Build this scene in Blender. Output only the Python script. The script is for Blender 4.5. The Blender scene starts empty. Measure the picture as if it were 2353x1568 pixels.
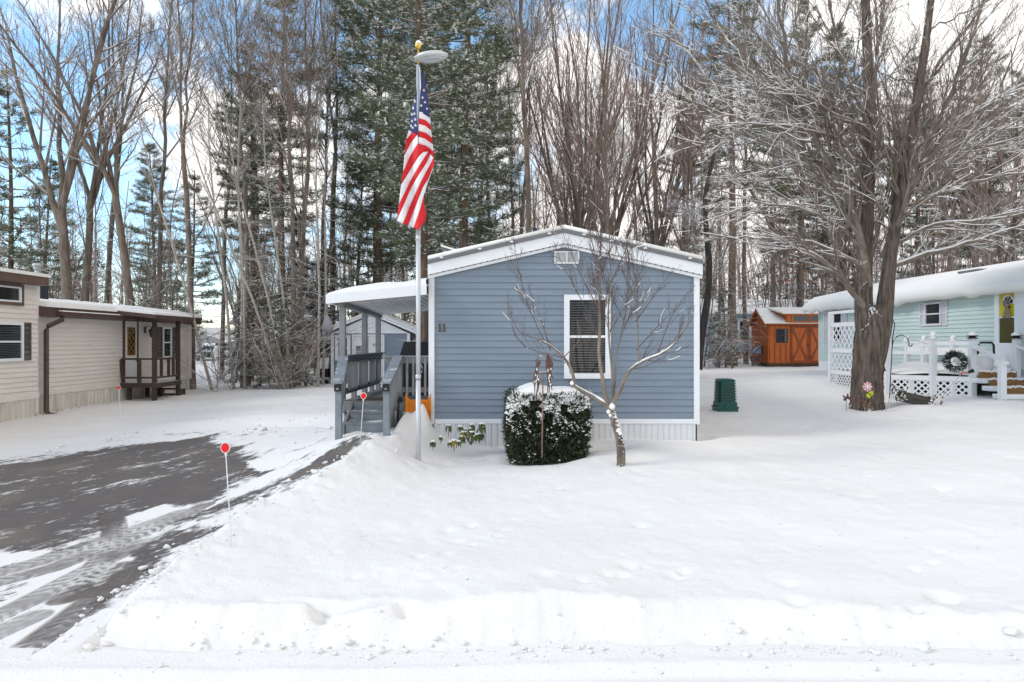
import bpy, math, random
import numpy as np
from mathutils import Vector as V, Matrix
S = bpy.context.scene
C = S.collection
R = math.radians
F = 1568.7          # focal length in units of the 2353 px wide view used for measuring

# ------------------------------------------------------------------ camera, sky, sun, exposure
cam = bpy.data.cameras.new('camera'); cam.sensor_width = 36; cam.lens = 24; cam.clip_end = 2000; cam.clip_start = 0.05
co = bpy.data.objects.new('camera', cam); C.objects.link(co)
co.location = (0, 0, 2); co.rotation_euler = (R(90), 0, 0); S.camera = co
S.view_settings.view_transform = 'Standard'; S.view_settings.look = 'None'
S.view_settings.exposure = 0.53; S.view_settings.gamma = 1
S.cycles.max_bounces = 6; S.cycles.diffuse_bounces = 3; S.cycles.glossy_bounces = 2
S.cycles.transparent_max_bounces = 8; S.cycles.use_denoising = True; S.cycles.denoiser = 'OPENIMAGEDENOISE'; S.cycles.denoising_input_passes = 'RGB_ALBEDO_NORMAL'; S.cycles.denoising_prefilter = 'ACCURATE'
S.cycles.caustics_reflective = False; S.cycles.caustics_refractive = False
SUN_EL, SUN_AZ = 33, 255       # azimuth measured clockwise from +Y: on the left, a little behind
w = bpy.data.worlds.new('World'); S.world = w; w.use_nodes = True
nt = w.node_tree; nt.nodes.clear()
def N(t, ty, **kw):
    n = t.nodes.new(ty)
    for k, v in kw.items():
        if k.startswith('i_'):
            n.inputs[k[2:].replace('_', ' ')].default_value = v
        else: setattr(n, k, v)
    return n
out = N(nt, 'ShaderNodeOutputWorld'); bg = N(nt, 'ShaderNodeBackground'); bg.inputs[1].default_value = 0.1
sky = N(nt, 'ShaderNodeTexSky', sky_type='NISHITA', sun_disc=False, sun_elevation=R(SUN_EL), sun_rotation=R(SUN_AZ), dust_density=0.0, ozone_density=3.0)
tc = N(nt, 'ShaderNodeTexCoord'); mp = N(nt, 'ShaderNodeMapping'); mp.inputs['Scale'].default_value = (1, 1, 1.5)
mp.inputs['Location'].default_value = (0.35, 0.0, 0.1)
n1 = N(nt, 'ShaderNodeTexNoise'); n1.inputs['Scale'].default_value = 3.6; n1.inputs['Detail'].default_value = 9; n1.inputs['Roughness'].default_value = 0.55
sep = N(nt, 'ShaderNodeSeparateXYZ'); ma = N(nt, 'ShaderNodeMath', operation='MULTIPLY_ADD'); ma.inputs[1].default_value = 0.16; 
mr = N(nt, 'ShaderNodeMapRange'); mr.inputs[1].default_value = 0.43; mr.inputs[2].default_value = 0.52
n2 = N(nt, 'ShaderNodeTexNoise'); n2.inputs['Scale'].default_value = 6; n2.inputs['Detail'].default_value = 6
cr = N(nt, 'ShaderNodeMix', data_type='RGBA'); cr.inputs[6].default_value = (7.1, 6.95, 6.85, 1); cr.inputs[7].default_value = (11.0, 10.6, 10.1, 1)
hs = N(nt, 'ShaderNodeHueSaturation'); hs.inputs['Saturation'].default_value = 1.0; hs.inputs['Value'].default_value = 2.0; hs.inputs['Hue'].default_value = 0.49
mx = N(nt, 'ShaderNodeMix', data_type='RGBA')
L_ = nt.links.new
L_(tc.outputs['Generated'], mp.inputs[0]); L_(mp.outputs[0], n1.inputs['Vector']); L_(mp.outputs[0], n2.inputs['Vector'])
L_(tc.outputs['Generated'], sep.inputs[0]); L_(sep.outputs[0], ma.inputs[0]); L_(n1.outputs[0], ma.inputs[2])
L_(ma.outputs[0], mr.inputs[0]); L_(n2.outputs[0], cr.inputs[0]); L_(sky.outputs[0], hs.inputs['Color'])
L_(hs.outputs[0], mx.inputs[6]); L_(cr.outputs[2], mx.inputs[7]); L_(mr.outputs[0], mx.inputs[0])
L_(mx.outputs[2], bg.inputs[0]); L_(bg.outputs[0], out.inputs[0])
sl = bpy.data.lights.new('sun', 'SUN'); sl.energy = 1.1; sl.angle = R(16); sl.color = (1, .93, .84)
so = bpy.data.objects.new('sun', sl); C.objects.link(so)
_d = V((math.sin(R(SUN_AZ)) * math.cos(R(SUN_EL)), math.cos(R(SUN_AZ)) * math.cos(R(SUN_EL)), math.sin(R(SUN_EL))))
so.rotation_euler = _d.to_track_quat('Z', 'Y').to_euler()

# ------------------------------------------------------------------ materials
def mat(name, col, rough=0.6, var=0.12, vscale=4.0, vstretch=(1, 1, 1), bump=0.0, bscale=40.0, col2=None, metal=0.0, spec=0.4, snow=None, snownoise=0.35, snowscale=5):
    """Principled with noise colour variation, optional bump, optional settled snow on upward faces."""
    m = bpy.data.materials.new(name); m.use_nodes = True; t = m.node_tree; b = t.nodes['Principled BSDF']
    b.inputs['Roughness'].default_value = rough; b.inputs['Metallic'].default_value = metal; b.inputs['Specular IOR Level'].default_value = spec
    tc = N(t, 'ShaderNodeTexCoord'); mp = N(t, 'ShaderNodeMapping'); mp.inputs['Scale'].default_value = vstretch
    t.links.new(tc.outputs['Object'], mp.inputs[0])
    no = N(t, 'ShaderNodeTexNoise'); no.inputs['Scale'].default_value = vscale; no.inputs['Detail'].default_value = 6
    t.links.new(mp.outputs[0], no.inputs['Vector'])
    mr = N(t, 'ShaderNodeMapRange'); mr.inputs[1].default_value = .3; mr.inputs[2].default_value = .7
    t.links.new(no.outputs[0], mr.inputs[0])
    mx = N(t, 'ShaderNodeMix', data_type='RGBA')
    c2 = col2 or tuple(c * (1 - 2 * var) for c in col)
    mx.inputs[6].default_value = (*c2, 1); mx.inputs[7].default_value = (*col, 1)
    t.links.new(mr.outputs[0], mx.inputs[0]); last = mx.outputs[2]
    if snow is not None:
        ge = N(t, 'ShaderNodeNewGeometry'); se = N(t, 'ShaderNodeSeparateXYZ'); t.links.new(ge.outputs['Normal'], se.inputs[0])
        n3 = N(t, 'ShaderNodeTexNoise'); n3.inputs['Scale'].default_value = snowscale; n3.inputs['Detail'].default_value = 5
        t.links.new(tc.outputs['Object'], n3.inputs['Vector'])
        m3 = N(t, 'ShaderNodeMath', operation='MULTIPLY_ADD'); m3.inputs[1].default_value = snownoise * 2
        t.links.new(n3.outputs[0], m3.inputs[0]); t.links.new(se.outputs[2], m3.inputs[2])
        r3 = N(t, 'ShaderNodeMapRange'); r3.inputs[1].default_value = snow + snownoise - .06; r3.inputs[2].default_value = snow + snownoise + .06
        t.links.new(m3.outputs[0], r3.inputs[0])
        x3 = N(t, 'ShaderNodeMix', data_type='RGBA'); x3.inputs[7].default_value = (.84, .84, .84, 1)
        t.links.new(r3.outputs[0], x3.inputs[0]); t.links.new(last, x3.inputs[6]); last = x3.outputs[2]
    t.links.new(last, b.inputs['Base Color'])
    if bump:
        bn = N(t, 'ShaderNodeTexNoise'); bn.inputs['Scale'].default_value = bscale; bn.inputs['Detail'].default_value = 8
        t.links.new(mp.outputs[0], bn.inputs['Vector'])
        bp = N(t, 'ShaderNodeBump'); bp.inputs['Strength'].default_value = bump; bp.inputs['Distance'].default_value = .02
        t.links.new(bn.outputs[0], bp.inputs['Height']); t.links.new(bp.outputs[0], b.inputs['Normal'])
    return m
def glass(name, dark=(.02, .025, .03), t_amt=0.0):
    m = mat(name, dark, rough=.04, var=.2, vscale=1.2, spec=.8)
    if t_amt:
        t = m.node_tree; b = t.nodes['Principled BSDF']; o = t.nodes['Material Output']
        tr = N(t, 'ShaderNodeBsdfTransparent'); ms = N(t, 'ShaderNodeMixShader'); ms.inputs[0].default_value = t_amt
        t.links.new(b.outputs[0], ms.inputs[1]); t.links.new(tr.outputs[0], ms.inputs[2]); t.links.new(ms.outputs[0], o.inputs[0])
    return m
M = {}
M['snow'] = mat('snow', (.81, .79, .765), .65, .015, 1.5, bump=.4, bscale=45, spec=.25)
M['roof_snow'] = mat('roof_snow', (.85, .835, .81), .65, .015, 1.5, bump=.3, bscale=12, spec=.25)
M['siding'] = mat('siding', (.215, .262, .322), .5, .07, 1.3, (1, 1, 6), bump=.05, bscale=80)
M['siding_line'] = mat('siding_line', (.10, .12, .16), .6, .05)
M['white'] = mat('white_vinyl', (.80, .81, .83), .45, .03, 1.5, bump=.03)
M['white_paint'] = mat('white_paint', (.78, .785, .79), .5, .05, 3, bump=.06)
M['skirt'] = mat('skirting', (.74, .74, .74), .45, .06, 1.2, (1, 1, .3))
M['black'] = mat('black', (.015, .015, .018), .5, .2, 6)
M['dark'] = mat('dark_metal', (.05, .055, .06), .4, .2, 6)
M['drip'] = mat('drip_edge', (.17, .17, .18), .4, .1, 3)
M['glass'] = glass('glass')
M['glass_clear'] = glass('glass_over_blind', t_amt=.72)
M['blind'] = mat('blind', (.36, .38, .42), .6, .05)
M['blind_gap'] = mat('blind_gap', (.03, .032, .035), .8, .1)
M['deckgrey'] = mat('grey_deck_paint', (.235, .24, .245), .55, .12, 5, (1, 1, 1), bump=.15, bscale=50)
M['deckblue'] = mat('blue_grey_deck_paint', (.23, .26, .29), .55, .15, 6, bump=.15, bscale=40, snow=1.05, snownoise=.35)
M['deckdark'] = mat('dark_deck_paint', (.11, .11, .115), .55, .12, 5, bump=.1)
M['rawwood'] = mat('raw_wood', (.36, .2, .08), .6, .2, 6, (1, 6, 1))
M['matting'] = mat('door_mat', (.13, .085, .06), .9, .3, 30, snow=1.15, snownoise=.35)
M['cream'] = mat('cream_siding', (.80, .745, .68), .5, .05, 1.2, (1, 1, 4), bump=.04)
M['creamskirt'] = mat('cream_skirting', (.76, .71, .63), .5, .18, 2.0, (3, 3, .5))
M['brown'] = mat('brown_trim', (.10, .06, .05), .45, .15, 4)
M['brownwood'] = mat('brown_stained_wood', (.072, .05, .042), .6, .2, 6, bump=.2, snow=.75, snownoise=.2)
M['tanbrown'] = mat('brown_fascia', (.155, .10, .075), .5, .15, 3)
M['shutter'] = mat('brown_shutter', (.125, .105, .09), .55, .1, 4)
M['brass'] = mat('brass_lattice', (.6, .33, .05), .35, .2, 8, metal=.3)
M['slate'] = mat('slate_chimney', (.03, .04, .05), .5, .2, 3)
M['galv'] = mat('galvanised', (.5, .51, .52), .4, .15, 6, metal=.5)
M['mint'] = mat('mint_siding', (.60, .71, .675), .5, .04, 1.2, (1, 1, 5), bump=.04)
M['mintline'] = mat('mint_line', (.2, .28, .27), .6, .05)
M['lilac'] = mat('pale_shutter', (.70, .69, .73), .5, .05)
M['yellow'] = mat('yellow_door', (.62, .52, .015), .5, .08, 3)
M['olive'] = mat('door_behind_glass', (.085, .075, .012), .15, .2, 2)
M['orange'] = mat('orange_stain', (.60, .145, .018), .5, .25, 3.5, (6, 6, .8), bump=.1, bscale=20, col2=(.36, .075, .012))
M['orangedark'] = mat('dark_orange_stain', (.30, .065, .012), .5, .2, 4, (6, 6, 1))
M['sled'] = mat('orange_plastic', (.80, .25, .008), .4, .1, 5)
M['teal'] = mat('green_plastic', (.008, .088, .072), .4, .15, 3)
M['aluminium'] = mat('pole_metal', (.60, .61, .63), .35, .06, 4, (1, 1, .3), metal=.35)
M['gold'] = mat('gold_ball', (.75, .5, .12), .25, .1, metal=.8)
M['red'] = mat('flag_red', (.66, .012, .022), .7, .06, 6)
M['flagwhite'] = mat('flag_white', (.82, .80, .82), .7, .04, 6)
M['navy'] = mat('flag_blue', (.03, .045, .16), .7, .1, 6)
M['reflector'] = mat('red_reflector', (.75, .004, .004), .3, .03)
M['rust'] = mat('rusty_metal', (.17, .095, .075), .75, .3, 25, bump=.2, snow=.8, snownoise=.25)
M['rustpole'] = mat('rusty_pole', (.30, .20, .16), .7, .3, 18)
M['bluehouse'] = mat('blue_siding', (.28, .42, .56), .5, .06)
M['tan'] = mat('tan_siding', (.45, .33, .24), .6, .08)
M['greybark'] = mat('grey_bark', (.25, .20, .16), .9, .25, 6, (1, 1, .25), bump=.6, bscale=14, col2=(.085, .066, .052), snow=.62, snownoise=.35)
M['brownbark'] = mat('brown_bark', (.22, .15, .11), .9, .25, 7, (1, 1, .2), bump=.6, bscale=14, col2=(.055, .04, .032), snow=.72, snownoise=.35)
M['twig'] = mat('twig_bark', (.27, .215, .18), .9, .2, 3, col2=(.16, .125, .105), snow=.36, snownoise=.35)
M['redtwig'] = mat('reddish_twig_bark', (.32, .225, .185), .9, .2, 3, col2=(.20, .135, .11), snow=.42, snownoise=.35)
M['birch'] = mat('birch_bark', (.50, .45, .40), .8, .2, 9, (1, 1, 3), col2=(.2, .17, .14), snow=.6)
M['limb'] = mat('pale_limb_bark', (.27, .225, .18), .9, .2, 5, (1, 1, .5), bump=.4, bscale=20, col2=(.11, .088, .07), snow=.6, snownoise=.3)
M['mapletwig'] = mat('maple_twig_bark', (.27, .22, .185), .9, .2, 5, col2=(.13, .10, .085), snow=.95, snownoise=.3)
M['appletwig'] = mat('apple_twig_bark', (.17, .125, .11), .9, .2, 5, col2=(.10, .07, .065), snow=1.0, snownoise=.3)
M['needle'] = mat('pine_needles', (.13, .155, .075), .7, .25, 2.5, col2=(.07, .09, .048))
M['needle2'] = mat('spruce_needles', (.04, .062, .042), .7, .25, 2.5, col2=(.018, .03, .022))
M['yew'] = mat('yew_leaves', (.050, .062, .026), .6, .3, 9, col2=(.016, .022, .011))
M['rhodo'] = mat('rhododendron_leaves', (.115, .145, .03), .4, .3, 14, col2=(.03, .05, .02))
M['rhodoy'] = mat('yellowing_leaves', (.32, .24, .02), .4, .3, 14, col2=(.12, .12, .02))
M['oakleaf'] = mat('dead_oak_leaves', (.40, .12, .04), .8, .3, 6)
M['wreath'] = mat('wreath_needles', (.04, .07, .055), .7, .3, 8)
M['ribbon'] = mat('burlap_ribbon', (.33, .26, .22), .8, .2, 10)
M['stepwood'] = mat('bare_step_wood', (.30, .15, .05), .7, .2, 5, (1, 8, 8))
M['troughwood'] = mat('weathered_trough', (.085, .08, .065), .8, .3, 6, (1, 6, 6), bump=.3)
M['pink'] = mat('pink_petal', (.75, .14, .19), .5, .2, 20)
M['petalwhite'] = mat('white_petal', (.8, .68, .70), .5, .1)
M['lime'] = mat('lime_leaf', (.50, .55, .02), .5, .1)
M['truckwhite'] = mat('truck_paint', (.72, .76, .80), .25, .04)
M['litter'] = mat('leaf_litter', (.13, .08, .05), .9, .3, 20, snow=1.0, snownoise=.35)

# ------------------------------------------------------------------ mesh helpers
def P(x, y, Y):                       # measuring helper: sight line (x, y) met at the distance Y
    return V(((x - 1176.5) * Y / F, Y, 2 - (y - 784) * Y / F))
def origin_of(o):
    v = V((0, 0, 0))
    while o is not None:
        v += o.location; o = o.parent
    return v
class MB:
    def __init__(s): s.v = []; s.f = []; s.m = []; s.mi = 0
    def add(s, vs, fs):
        k = len(s.v); s.v += [tuple(p) for p in vs]
        for f in fs: s.f.append(tuple(i + k for i in f)); s.m.append(s.mi)
    def box(s, x0, x1, y0, y1, z0, z1):
        s.add([(x0, y0, z0), (x1, y0, z0), (x1, y1, z0), (x0, y1, z0), (x0, y0, z1), (x1, y0, z1), (x1, y1, z1), (x0, y1, z1)],
              [(3, 2, 1, 0), (4, 5, 6, 7), (0, 1, 5, 4), (1, 2, 6, 5), (2, 3, 7, 6), (3, 0, 4, 7)])
    def obox(s, c, ux, n, w, d, h):   # box centred on c (bottom centre), along ux, thick along n, up z
        c = V(c); ux = V(ux) * (w / 2); n = V(n) * (d / 2); u = V((0, 0, h))
        vs = [c - ux - n, c + ux - n, c + ux + n, c - ux + n]; vs += [p + u for p in vs]
        s.add(vs, [(3, 2, 1, 0), (4, 5, 6, 7), (0, 1, 5, 4), (1, 2, 6, 5), (2, 3, 7, 6), (3, 0, 4, 7)])
    def bar(s, p, q, a, b, up=(0, 0, 1)):   # beam from p to q, a wide, b high
        p, q = V(p), V(q); d = (q - p).normalized(); u = V(up)
        if abs(d.dot(u)) > .95: u = V((0, 1, 0))
        sd = d.cross(u).normalized(); u = sd.cross(d).normalized(); sd *= a / 2; u = u * (b / 2)
        vs = [p - sd - u, p + sd - u, p + sd + u, p - sd + u, q - sd - u, q + sd - u, q + sd + u, q - sd + u]
        s.add(vs, [(0, 1, 2, 3), (7, 6, 5, 4), (0, 4, 5, 1), (1, 5, 6, 2), (2, 6, 7, 3), (3, 7, 4, 0)])
    def tube(s, pts, r, k=8, cap=True):
        pts = [V(p) for p in pts]; n = len(pts); rr = r if isinstance(r, (list, tuple)) else [r] * n
        vs = []
        for i, p in enumerate(pts):
            d = (pts[min(i + 1, n - 1)] - pts[max(i - 1, 0)]).normalized()
            u = V((0, 0, 1)) if abs(d.z) < .9 else V((1, 0, 0))
            a = d.cross(u).normalized(); b = d.cross(a)
            for j in range(k):
                t = 2 * math.pi * j / k; vs.append(p + (a * math.cos(t) + b * math.sin(t)) * rr[i])
        fs = [(i * k + j, i * k + (j + 1) % k, (i + 1) * k + (j + 1) % k, (i + 1) * k + j) for i in range(n - 1) for j in range(k)]
        if cap: fs += [tuple(range(k - 1, -1, -1)), tuple((n - 1) * k + j for j in range(k))]
        s.add(vs, fs)
    def prism(s, pts, ext):           # closed outline pushed along ext
        pts = [V(p) for p in pts]; e = V(ext); n = len(pts)
        s.add(pts + [p + e for p in pts], [tuple(range(n)), tuple(range(2 * n - 1, n - 1, -1))] + [(i, n + i, n + (i + 1) % n, (i + 1) % n) for i in range(n)])
    def lathe(s, c, prof, k=14):      # prof: (radius, height)
        c = V(c); n = len(prof)
        vs = [c + V((r * math.cos(2 * math.pi * j / k), r * math.sin(2 * math.pi * j / k), h)) for r, h in prof for j in range(k)]
        fs = [(i * k + j, i * k + (j + 1) % k, (i + 1) * k + (j + 1) % k, (i + 1) * k + j) for i in range(n - 1) for j in range(k)]
        fs += [tuple(range(k - 1, -1, -1)), tuple((n - 1) * k + j for j in range(k))]
        s.add(vs, fs)
    def build(s, name, mats, parent=None, smooth=False):
        o0 = origin_of(parent); me = bpy.data.meshes.new(name)
        me.from_pydata([(a - o0.x, b - o0.y, c - o0.z) for a, b, c in s.v], [], s.f)
        for m in (mats if isinstance(mats, (list, tuple)) else [mats]): me.materials.append(m if not isinstance(m, str) else M[m])
        me.polygons.foreach_set('material_index', s.m)
        if smooth: me.polygons.foreach_set('use_smooth', [True] * len(s.f))
        me.update(); o = bpy.data.objects.new(name, me); C.objects.link(o); o.parent = parent
        return o
def tag(o, label=None, cat=None, group=None, kind=None):
    if label: o['label'] = label
    if cat: o['category'] = cat
    if group: o['group'] = group
    if kind: o['kind'] = kind
    return o
def thing(name, loc, label, cat, group=None):
    o = bpy.data.objects.new(name, None); C.objects.link(o); o.location = loc; o.empty_display_size = .2
    return tag(o, label, cat, group)
def np_mesh(name, verts, quads, tris, mats, parent=None, smooth=True, qm=None, tm=None):
    me = bpy.data.meshes.new(name); verts = np.asarray(verts, np.float32)
    quads = np.asarray(quads, np.int32).reshape(-1, 4); tris = np.asarray(tris, np.int32).reshape(-1, 3)
    nl = quads.size + tris.size; npoly = len(quads) + len(tris)
    me.vertices.add(len(verts)); me.vertices.foreach_set('co', verts.ravel())
    me.loops.add(nl); me.loops.foreach_set('vertex_index', np.concatenate([quads.ravel(), tris.ravel()]))
    me.polygons.add(npoly)
    st = np.concatenate([np.arange(len(quads)) * 4, quads.size + np.arange(len(tris)) * 3]).astype(np.int32)
    me.polygons.foreach_set('loop_start', st)
    if qm is not None or tm is not None:
        mi = np.concatenate([qm if qm is not None else np.zeros(len(quads)), tm if tm is not None else np.zeros(len(tris))]).astype(np.int32)
        me.polygons.foreach_set('material_index', mi)
    if smooth: me.polygons.foreach_set('use_smooth', np.ones(npoly, bool))
    me.update(calc_edges=True); me.validate()
    for m in mats: me.materials.append(M[m] if isinstance(m, str) else m)
    o = bpy.data.objects.new(name, me); C.objects.link(o); o.parent = parent
    return o
def clap(mb, P0, ux, n, z0, z1, step, lim, dep=.016):     # lapped siding courses, lim(z) -> (from, to) along ux
    P0, ux, n = V(P0), V(ux), V(n); z = z0
    while z < z1 - 1e-4:
        zt = min(z + step, z1); a0, b0 = lim(z); a1, b1 = lim(zt)
        q = lambda a, zz, d: (P0.x + ux.x * a + n.x * d, P0.y + ux.y * a + n.y * d, zz)
        mb.add([q(a0, z, dep), q(b0, z, dep), q(b1, zt, .002), q(a1, zt, .002), q(a0, z, 0), q(b0, z, 0)], [(0, 1, 2, 3), (4, 5, 1, 0)])
        z = zt
def ribs(mb, P0, ux, n, length, z0, z1, pitch, dep=.012):  # corrugated skirting
    P0, ux, n = V(P0), V(ux), V(n); xs = []; a = 0
    while a < length:
        xs += [(a, 0), (a + pitch * .12, dep), (a + pitch * .7, dep), (a + pitch * .82, 0)]; a += pitch
    xs.append((length, 0)); vs = []
    for a, d in xs:
        a = min(a, length); p = P0 + ux * a + n * d; vs += [(p.x, p.y, z0), (p.x, p.y, z1)]
    mb.add(vs, [(2 * i, 2 * i + 2, 2 * i + 3, 2 * i + 1) for i in range(len(xs) - 1)])
def window(parent, c, ux, n, wd, ht, fr=.06, frame='white', pane='glass', blind=False, sash=True, label=None, name='window', proud=.05):
    """c: bottom centre on the wall plane. A frame with its pane (and blind) as sub-parts."""
    c, ux, n = V(c), V(ux), V(n); b = MB(); d = proud
    for sx in (-1, 1): b.obox(c + ux * sx * (wd / 2 - fr / 2) + n * d / 2, ux, n, fr, d, ht)
    b.obox(c + n * d / 2, ux, n, wd - 2 * fr - .002, d, fr); b.obox(c + n * d / 2 + V((0, 0, ht - fr)), ux, n, wd - 2 * fr - .002, d, fr)
    if sash: b.obox(c + n * d * .4 + V((0, 0, ht / 2 - .02)), ux, n, wd - 2 * fr - .004, d * .6, .04)
    o = b.build(name, frame, parent)
    if label: o['label'] = label
    g = MB(); g.obox(c + n * (d * .3) + V((0, 0, fr)), ux, n, wd - 2 * fr - .004, .006, ht - 2 * fr - .002)
    if blind:
        g = MB(); g.obox(c + n * (d * .62) + V((0, 0, fr)), ux, n, wd - 2 * fr - .004, .004, ht - 2 * fr - .002)
        bb = MB(); k = int((ht - 2 * fr) / .040)
        bb.obox(c + n * .017 + V((0, 0, fr)), ux, n, wd - 2 * fr - .004, .004, ht - 2 * fr - .002); bb.mi = 1
        for i in range(k): bb.obox(c + n * .0215 + V((0, 0, fr + .040 * i + .006)), ux, n, wd - 2 * fr - .02, .006, .012)
        bb.build('blind', ['blind_gap', 'blind'], o)
    g.build('pane', M['glass_clear'] if blind else M[pane], o)
    return o
def shutter(parent, c, ux, n, wd, ht, m):
    c, ux, n = V(c), V(ux), V(n); b = MB(); f = wd * .16
    for sx in (-1, 1): b.obox(c + ux * sx * (wd / 2 - f / 2) + n * .02, ux, n, f, .035, ht)
    for zz in (0, ht / 2 - f / 2, ht - f): b.obox(c + n * .02 + V((0, 0, zz)), ux, n, wd - 2 * f - .002, .033, f)
    k = max(6, int(ht / .045))
    for i in range(k): b.obox(c + n * .014 + V((0, 0, f + (ht - 2 * f) * i / k)), ux, n, wd - 2 * f - .004, .02, (ht - 2 * f) / k * .62)
    b.obox(c + n * .003 + V((0, 0, .01)), ux, n, wd - .01, .006, ht - .02)
    return b.build('shutter', m, parent)

# ------------------------------------------------------------------ ground
rs = np.random.RandomState(7)
def vnoise(x, y, seed):
    xi = np.floor(x).astype(np.int64); yi = np.floor(y).astype(np.int64); fx = x - xi; fy = y - yi
    fx = fx * fx * (3 - 2 * fx); fy = fy * fy * (3 - 2 * fy)
    def h(a, b):
        n = (a * 374761393 + b * 668265263 + seed * 974634777) & 0x7fffffff
        n = ((n ^ (n >> 13)) * 1274126177) & 0x7fffffff
        return ((n ^ (n >> 16)) & 0xffff) / 65535.0
    return (h(xi, yi) * (1 - fx) + h(xi + 1, yi) * fx) * (1 - fy) + (h(xi, yi + 1) * (1 - fx) + h(xi + 1, yi + 1) * fx) * fy
def fbm(x, y, seed, o=4):
    a, t = 0, 0
    for i in range(o): a = a + vnoise(x * 2 ** i, y * 2 ** i, seed + i) * .5 ** i; t += .5 ** i
    return a / t - .5
def W(x, y, z):                       # sight line met at the height z
    Y = (2 - z) * F / (y - 784); return ((x - 1176.5) * Y / F, Y, z)
class TPS:
    def __init__(s, pts, lam=.02):
        p = np.array(pts, float); s.p = p[:, :2]; n = len(p)
        A = np.zeros((n + 3, n + 3)); A[:n, :n] = s.k(s.p, s.p) + lam * np.eye(n)
        A[:n, n] = 1; A[:n, n + 1:] = s.p; A[n, :n] = 1; A[n + 1:, :n] = s.p.T
        s.w = np.linalg.solve(A, np.r_[p[:, 2], 0, 0, 0])
    def k(s, a, b):
        d = ((a[:, None, :] - b[None]) ** 2).sum(-1); return np.where(d > 1e-12, d * np.log(np.maximum(d, 1e-12)) * .5, 0)
    def __call__(s, x, y):
        q = np.c_[np.ravel(x), np.ravel(y)]; o = np.empty(len(q)); n = len(s.p)
        for i in range(0, len(q), 20000):
            c = q[i:i + 20000]; o[i:i + 20000] = s.k(c, s.p) @ s.w[:n] + s.w[n] + c @ s.w[n + 1:]
        return o.reshape(np.shape(x))
lawn_pts = [W(1200, 1395, .16), W(700, 1392, .16), W(1700, 1405, .13), W(2300, 1420, .10), W(450, 1345, .14), W(2800, 1420, .1),
    W(961, 1056, .32), W(1427, 1072, .30), W(1255, 1040, .36), W(533, 1270, .17), W(1000, 1015, .42), W(1595, 1012, .40), W(1300, 1025, .39),
    W(700, 1140, .30), W(800, 1060, .48), W(940, 958, .80), W(985, 985, .60), W(880, 1005, .62), W(1665, 943, .5), W(1990, 938, .55),
    W(1920, 880, .76), W(2150, 908, .69), W(2307, 922, .66), W(1800, 845, .70), (30, 50, .7), (15, 60, .7), (22, 34, .75), (14, 10, .4), (20, 20, .7), (12, 5, .12),
    W(2040, 905, .6), W(0, 975, .1), W(435, 897, .2), W(600, 920, .28), W(755, 882, .26), (-20, 52, .1), (-36, 79, -.3), (-20, 25, .1), (-14, 12, .05),
    (0, 100, .4), (60, 100, .7), (-60, 100, -.3), (4, 40, .6), (-7, 40, .3), W(250, 985, .12), W(0, 1035, .09), W(480, 960, .22), (-2.5, 14, .55), (3, 14, .45), (3.6, 20, .55), (1, 20, .5)]
drive_pts = [W(0, 1270, .02), W(440, 1230, .08), W(700, 1100, .33), W(835, 1003, .64), W(560, 1000, .24), W(400, 1008, .15), W(0, 1065, .04), W(200, 1420, .02),
    W(0, 1500, 0), (-12, 8, .02), (-12, 5, 0), (-9, 12, .06), W(350, 1100, .10), W(600, 1090, .22), W(300, 1350, .03)]
lawn_s, drive_s = TPS(lawn_pts), TPS(drive_pts, .05)
lawn_z = lambda x, y: lawn_s(x, y)
def hit(f, x, y):
    z = .2
    for _ in range(30): z = .5 * z + .5 * float(f(np.array([(x - 1176.5) / F * (2 - z) * F / (y - 784)]), np.array([(2 - z) * F / (y - 784)]))[0])
    return W(x, y, z)
def poly_w(pl): return np.array([hit(drive_s, *p)[:2] for p in pl])
def sdist(x, y, poly):                # signed distance, negative inside
    d = np.full(x.shape, 1e9); ins = np.zeros(x.shape, bool); n = len(poly)
    for i in range(n):
        ax, ay = poly[i]; bx, by = poly[(i + 1) % n]; ex, ey = bx - ax, by - ay
        t = np.clip(((x - ax) * ex + (y - ay) * ey) / max(ex * ex + ey * ey, 1e-9), 0, 1)
        d = np.minimum(d, (x - ax - t * ex) ** 2 + (y - ay - t * ey) ** 2)
        c = ((ay > y) != (by > y)); ins ^= c & (x < ex * (y - ay) / np.where(ey == 0, 1e-9, ey) + ax)
    d = np.sqrt(d); return np.where(ins, -d, d)
DR = poly_w([(845, 1002), (765, 1064), (700, 1106), (640, 1142), (565, 1172), (500, 1216), (440, 1264), (380, 1312), (300, 1366), (215, 1428), (150, 1478)])
DR = np.vstack([DR, [(-3.1, 4.3), (-14, 4.3), (-14, 9.0)], poly_w([(-250, 1105), (0, 1058), (200, 1020), (400, 996), (560, 980), (700, 984), (780, 994)])])
ROAD_Y = 4.42
def road_edge(x): return ROAD_Y + .06 * np.sin(x * 1.1 + .6) + .30 * fbm(x * 1.1, x * 0 + 3.1, 91, 5)
dents = [(2170, 1368, .09, .10), (2150, 1362, .06, .07), (1555, 1325, .07, .06), (1572, 1315, .05, .05), (1470, 1203, .07, .05), (2105, 1403, .05, .06),
         (1990, 1140, .1, .03), (2165, 1122, .09, .05), (1830, 1385, .08, .035), (1250, 1330, .1, .025), (740, 1398, .07, .10), (930, 1394, .06, .08), (1440, 1300, .07, .03), (1810, 1345, .07, .03), (1600, 1430, .06, .04), (610, 1385, .08, .05)]
dents = [(*hit(lawn_z, a, b)[:2], r, d) for a, b, r, d in dents]
_rd = np.random.RandomState(19)
for _ in range(60):
    _x = _rd.uniform(-2.2, 9); _y = _rd.uniform(4.9, 13)
    for _k in range(_rd.randint(1, 5)): dents.append((_x + _k * .22, _y + _k * .17 + _rd.randn() * .05, _rd.uniform(.03, .075), _rd.uniform(.008, .03)))
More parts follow.
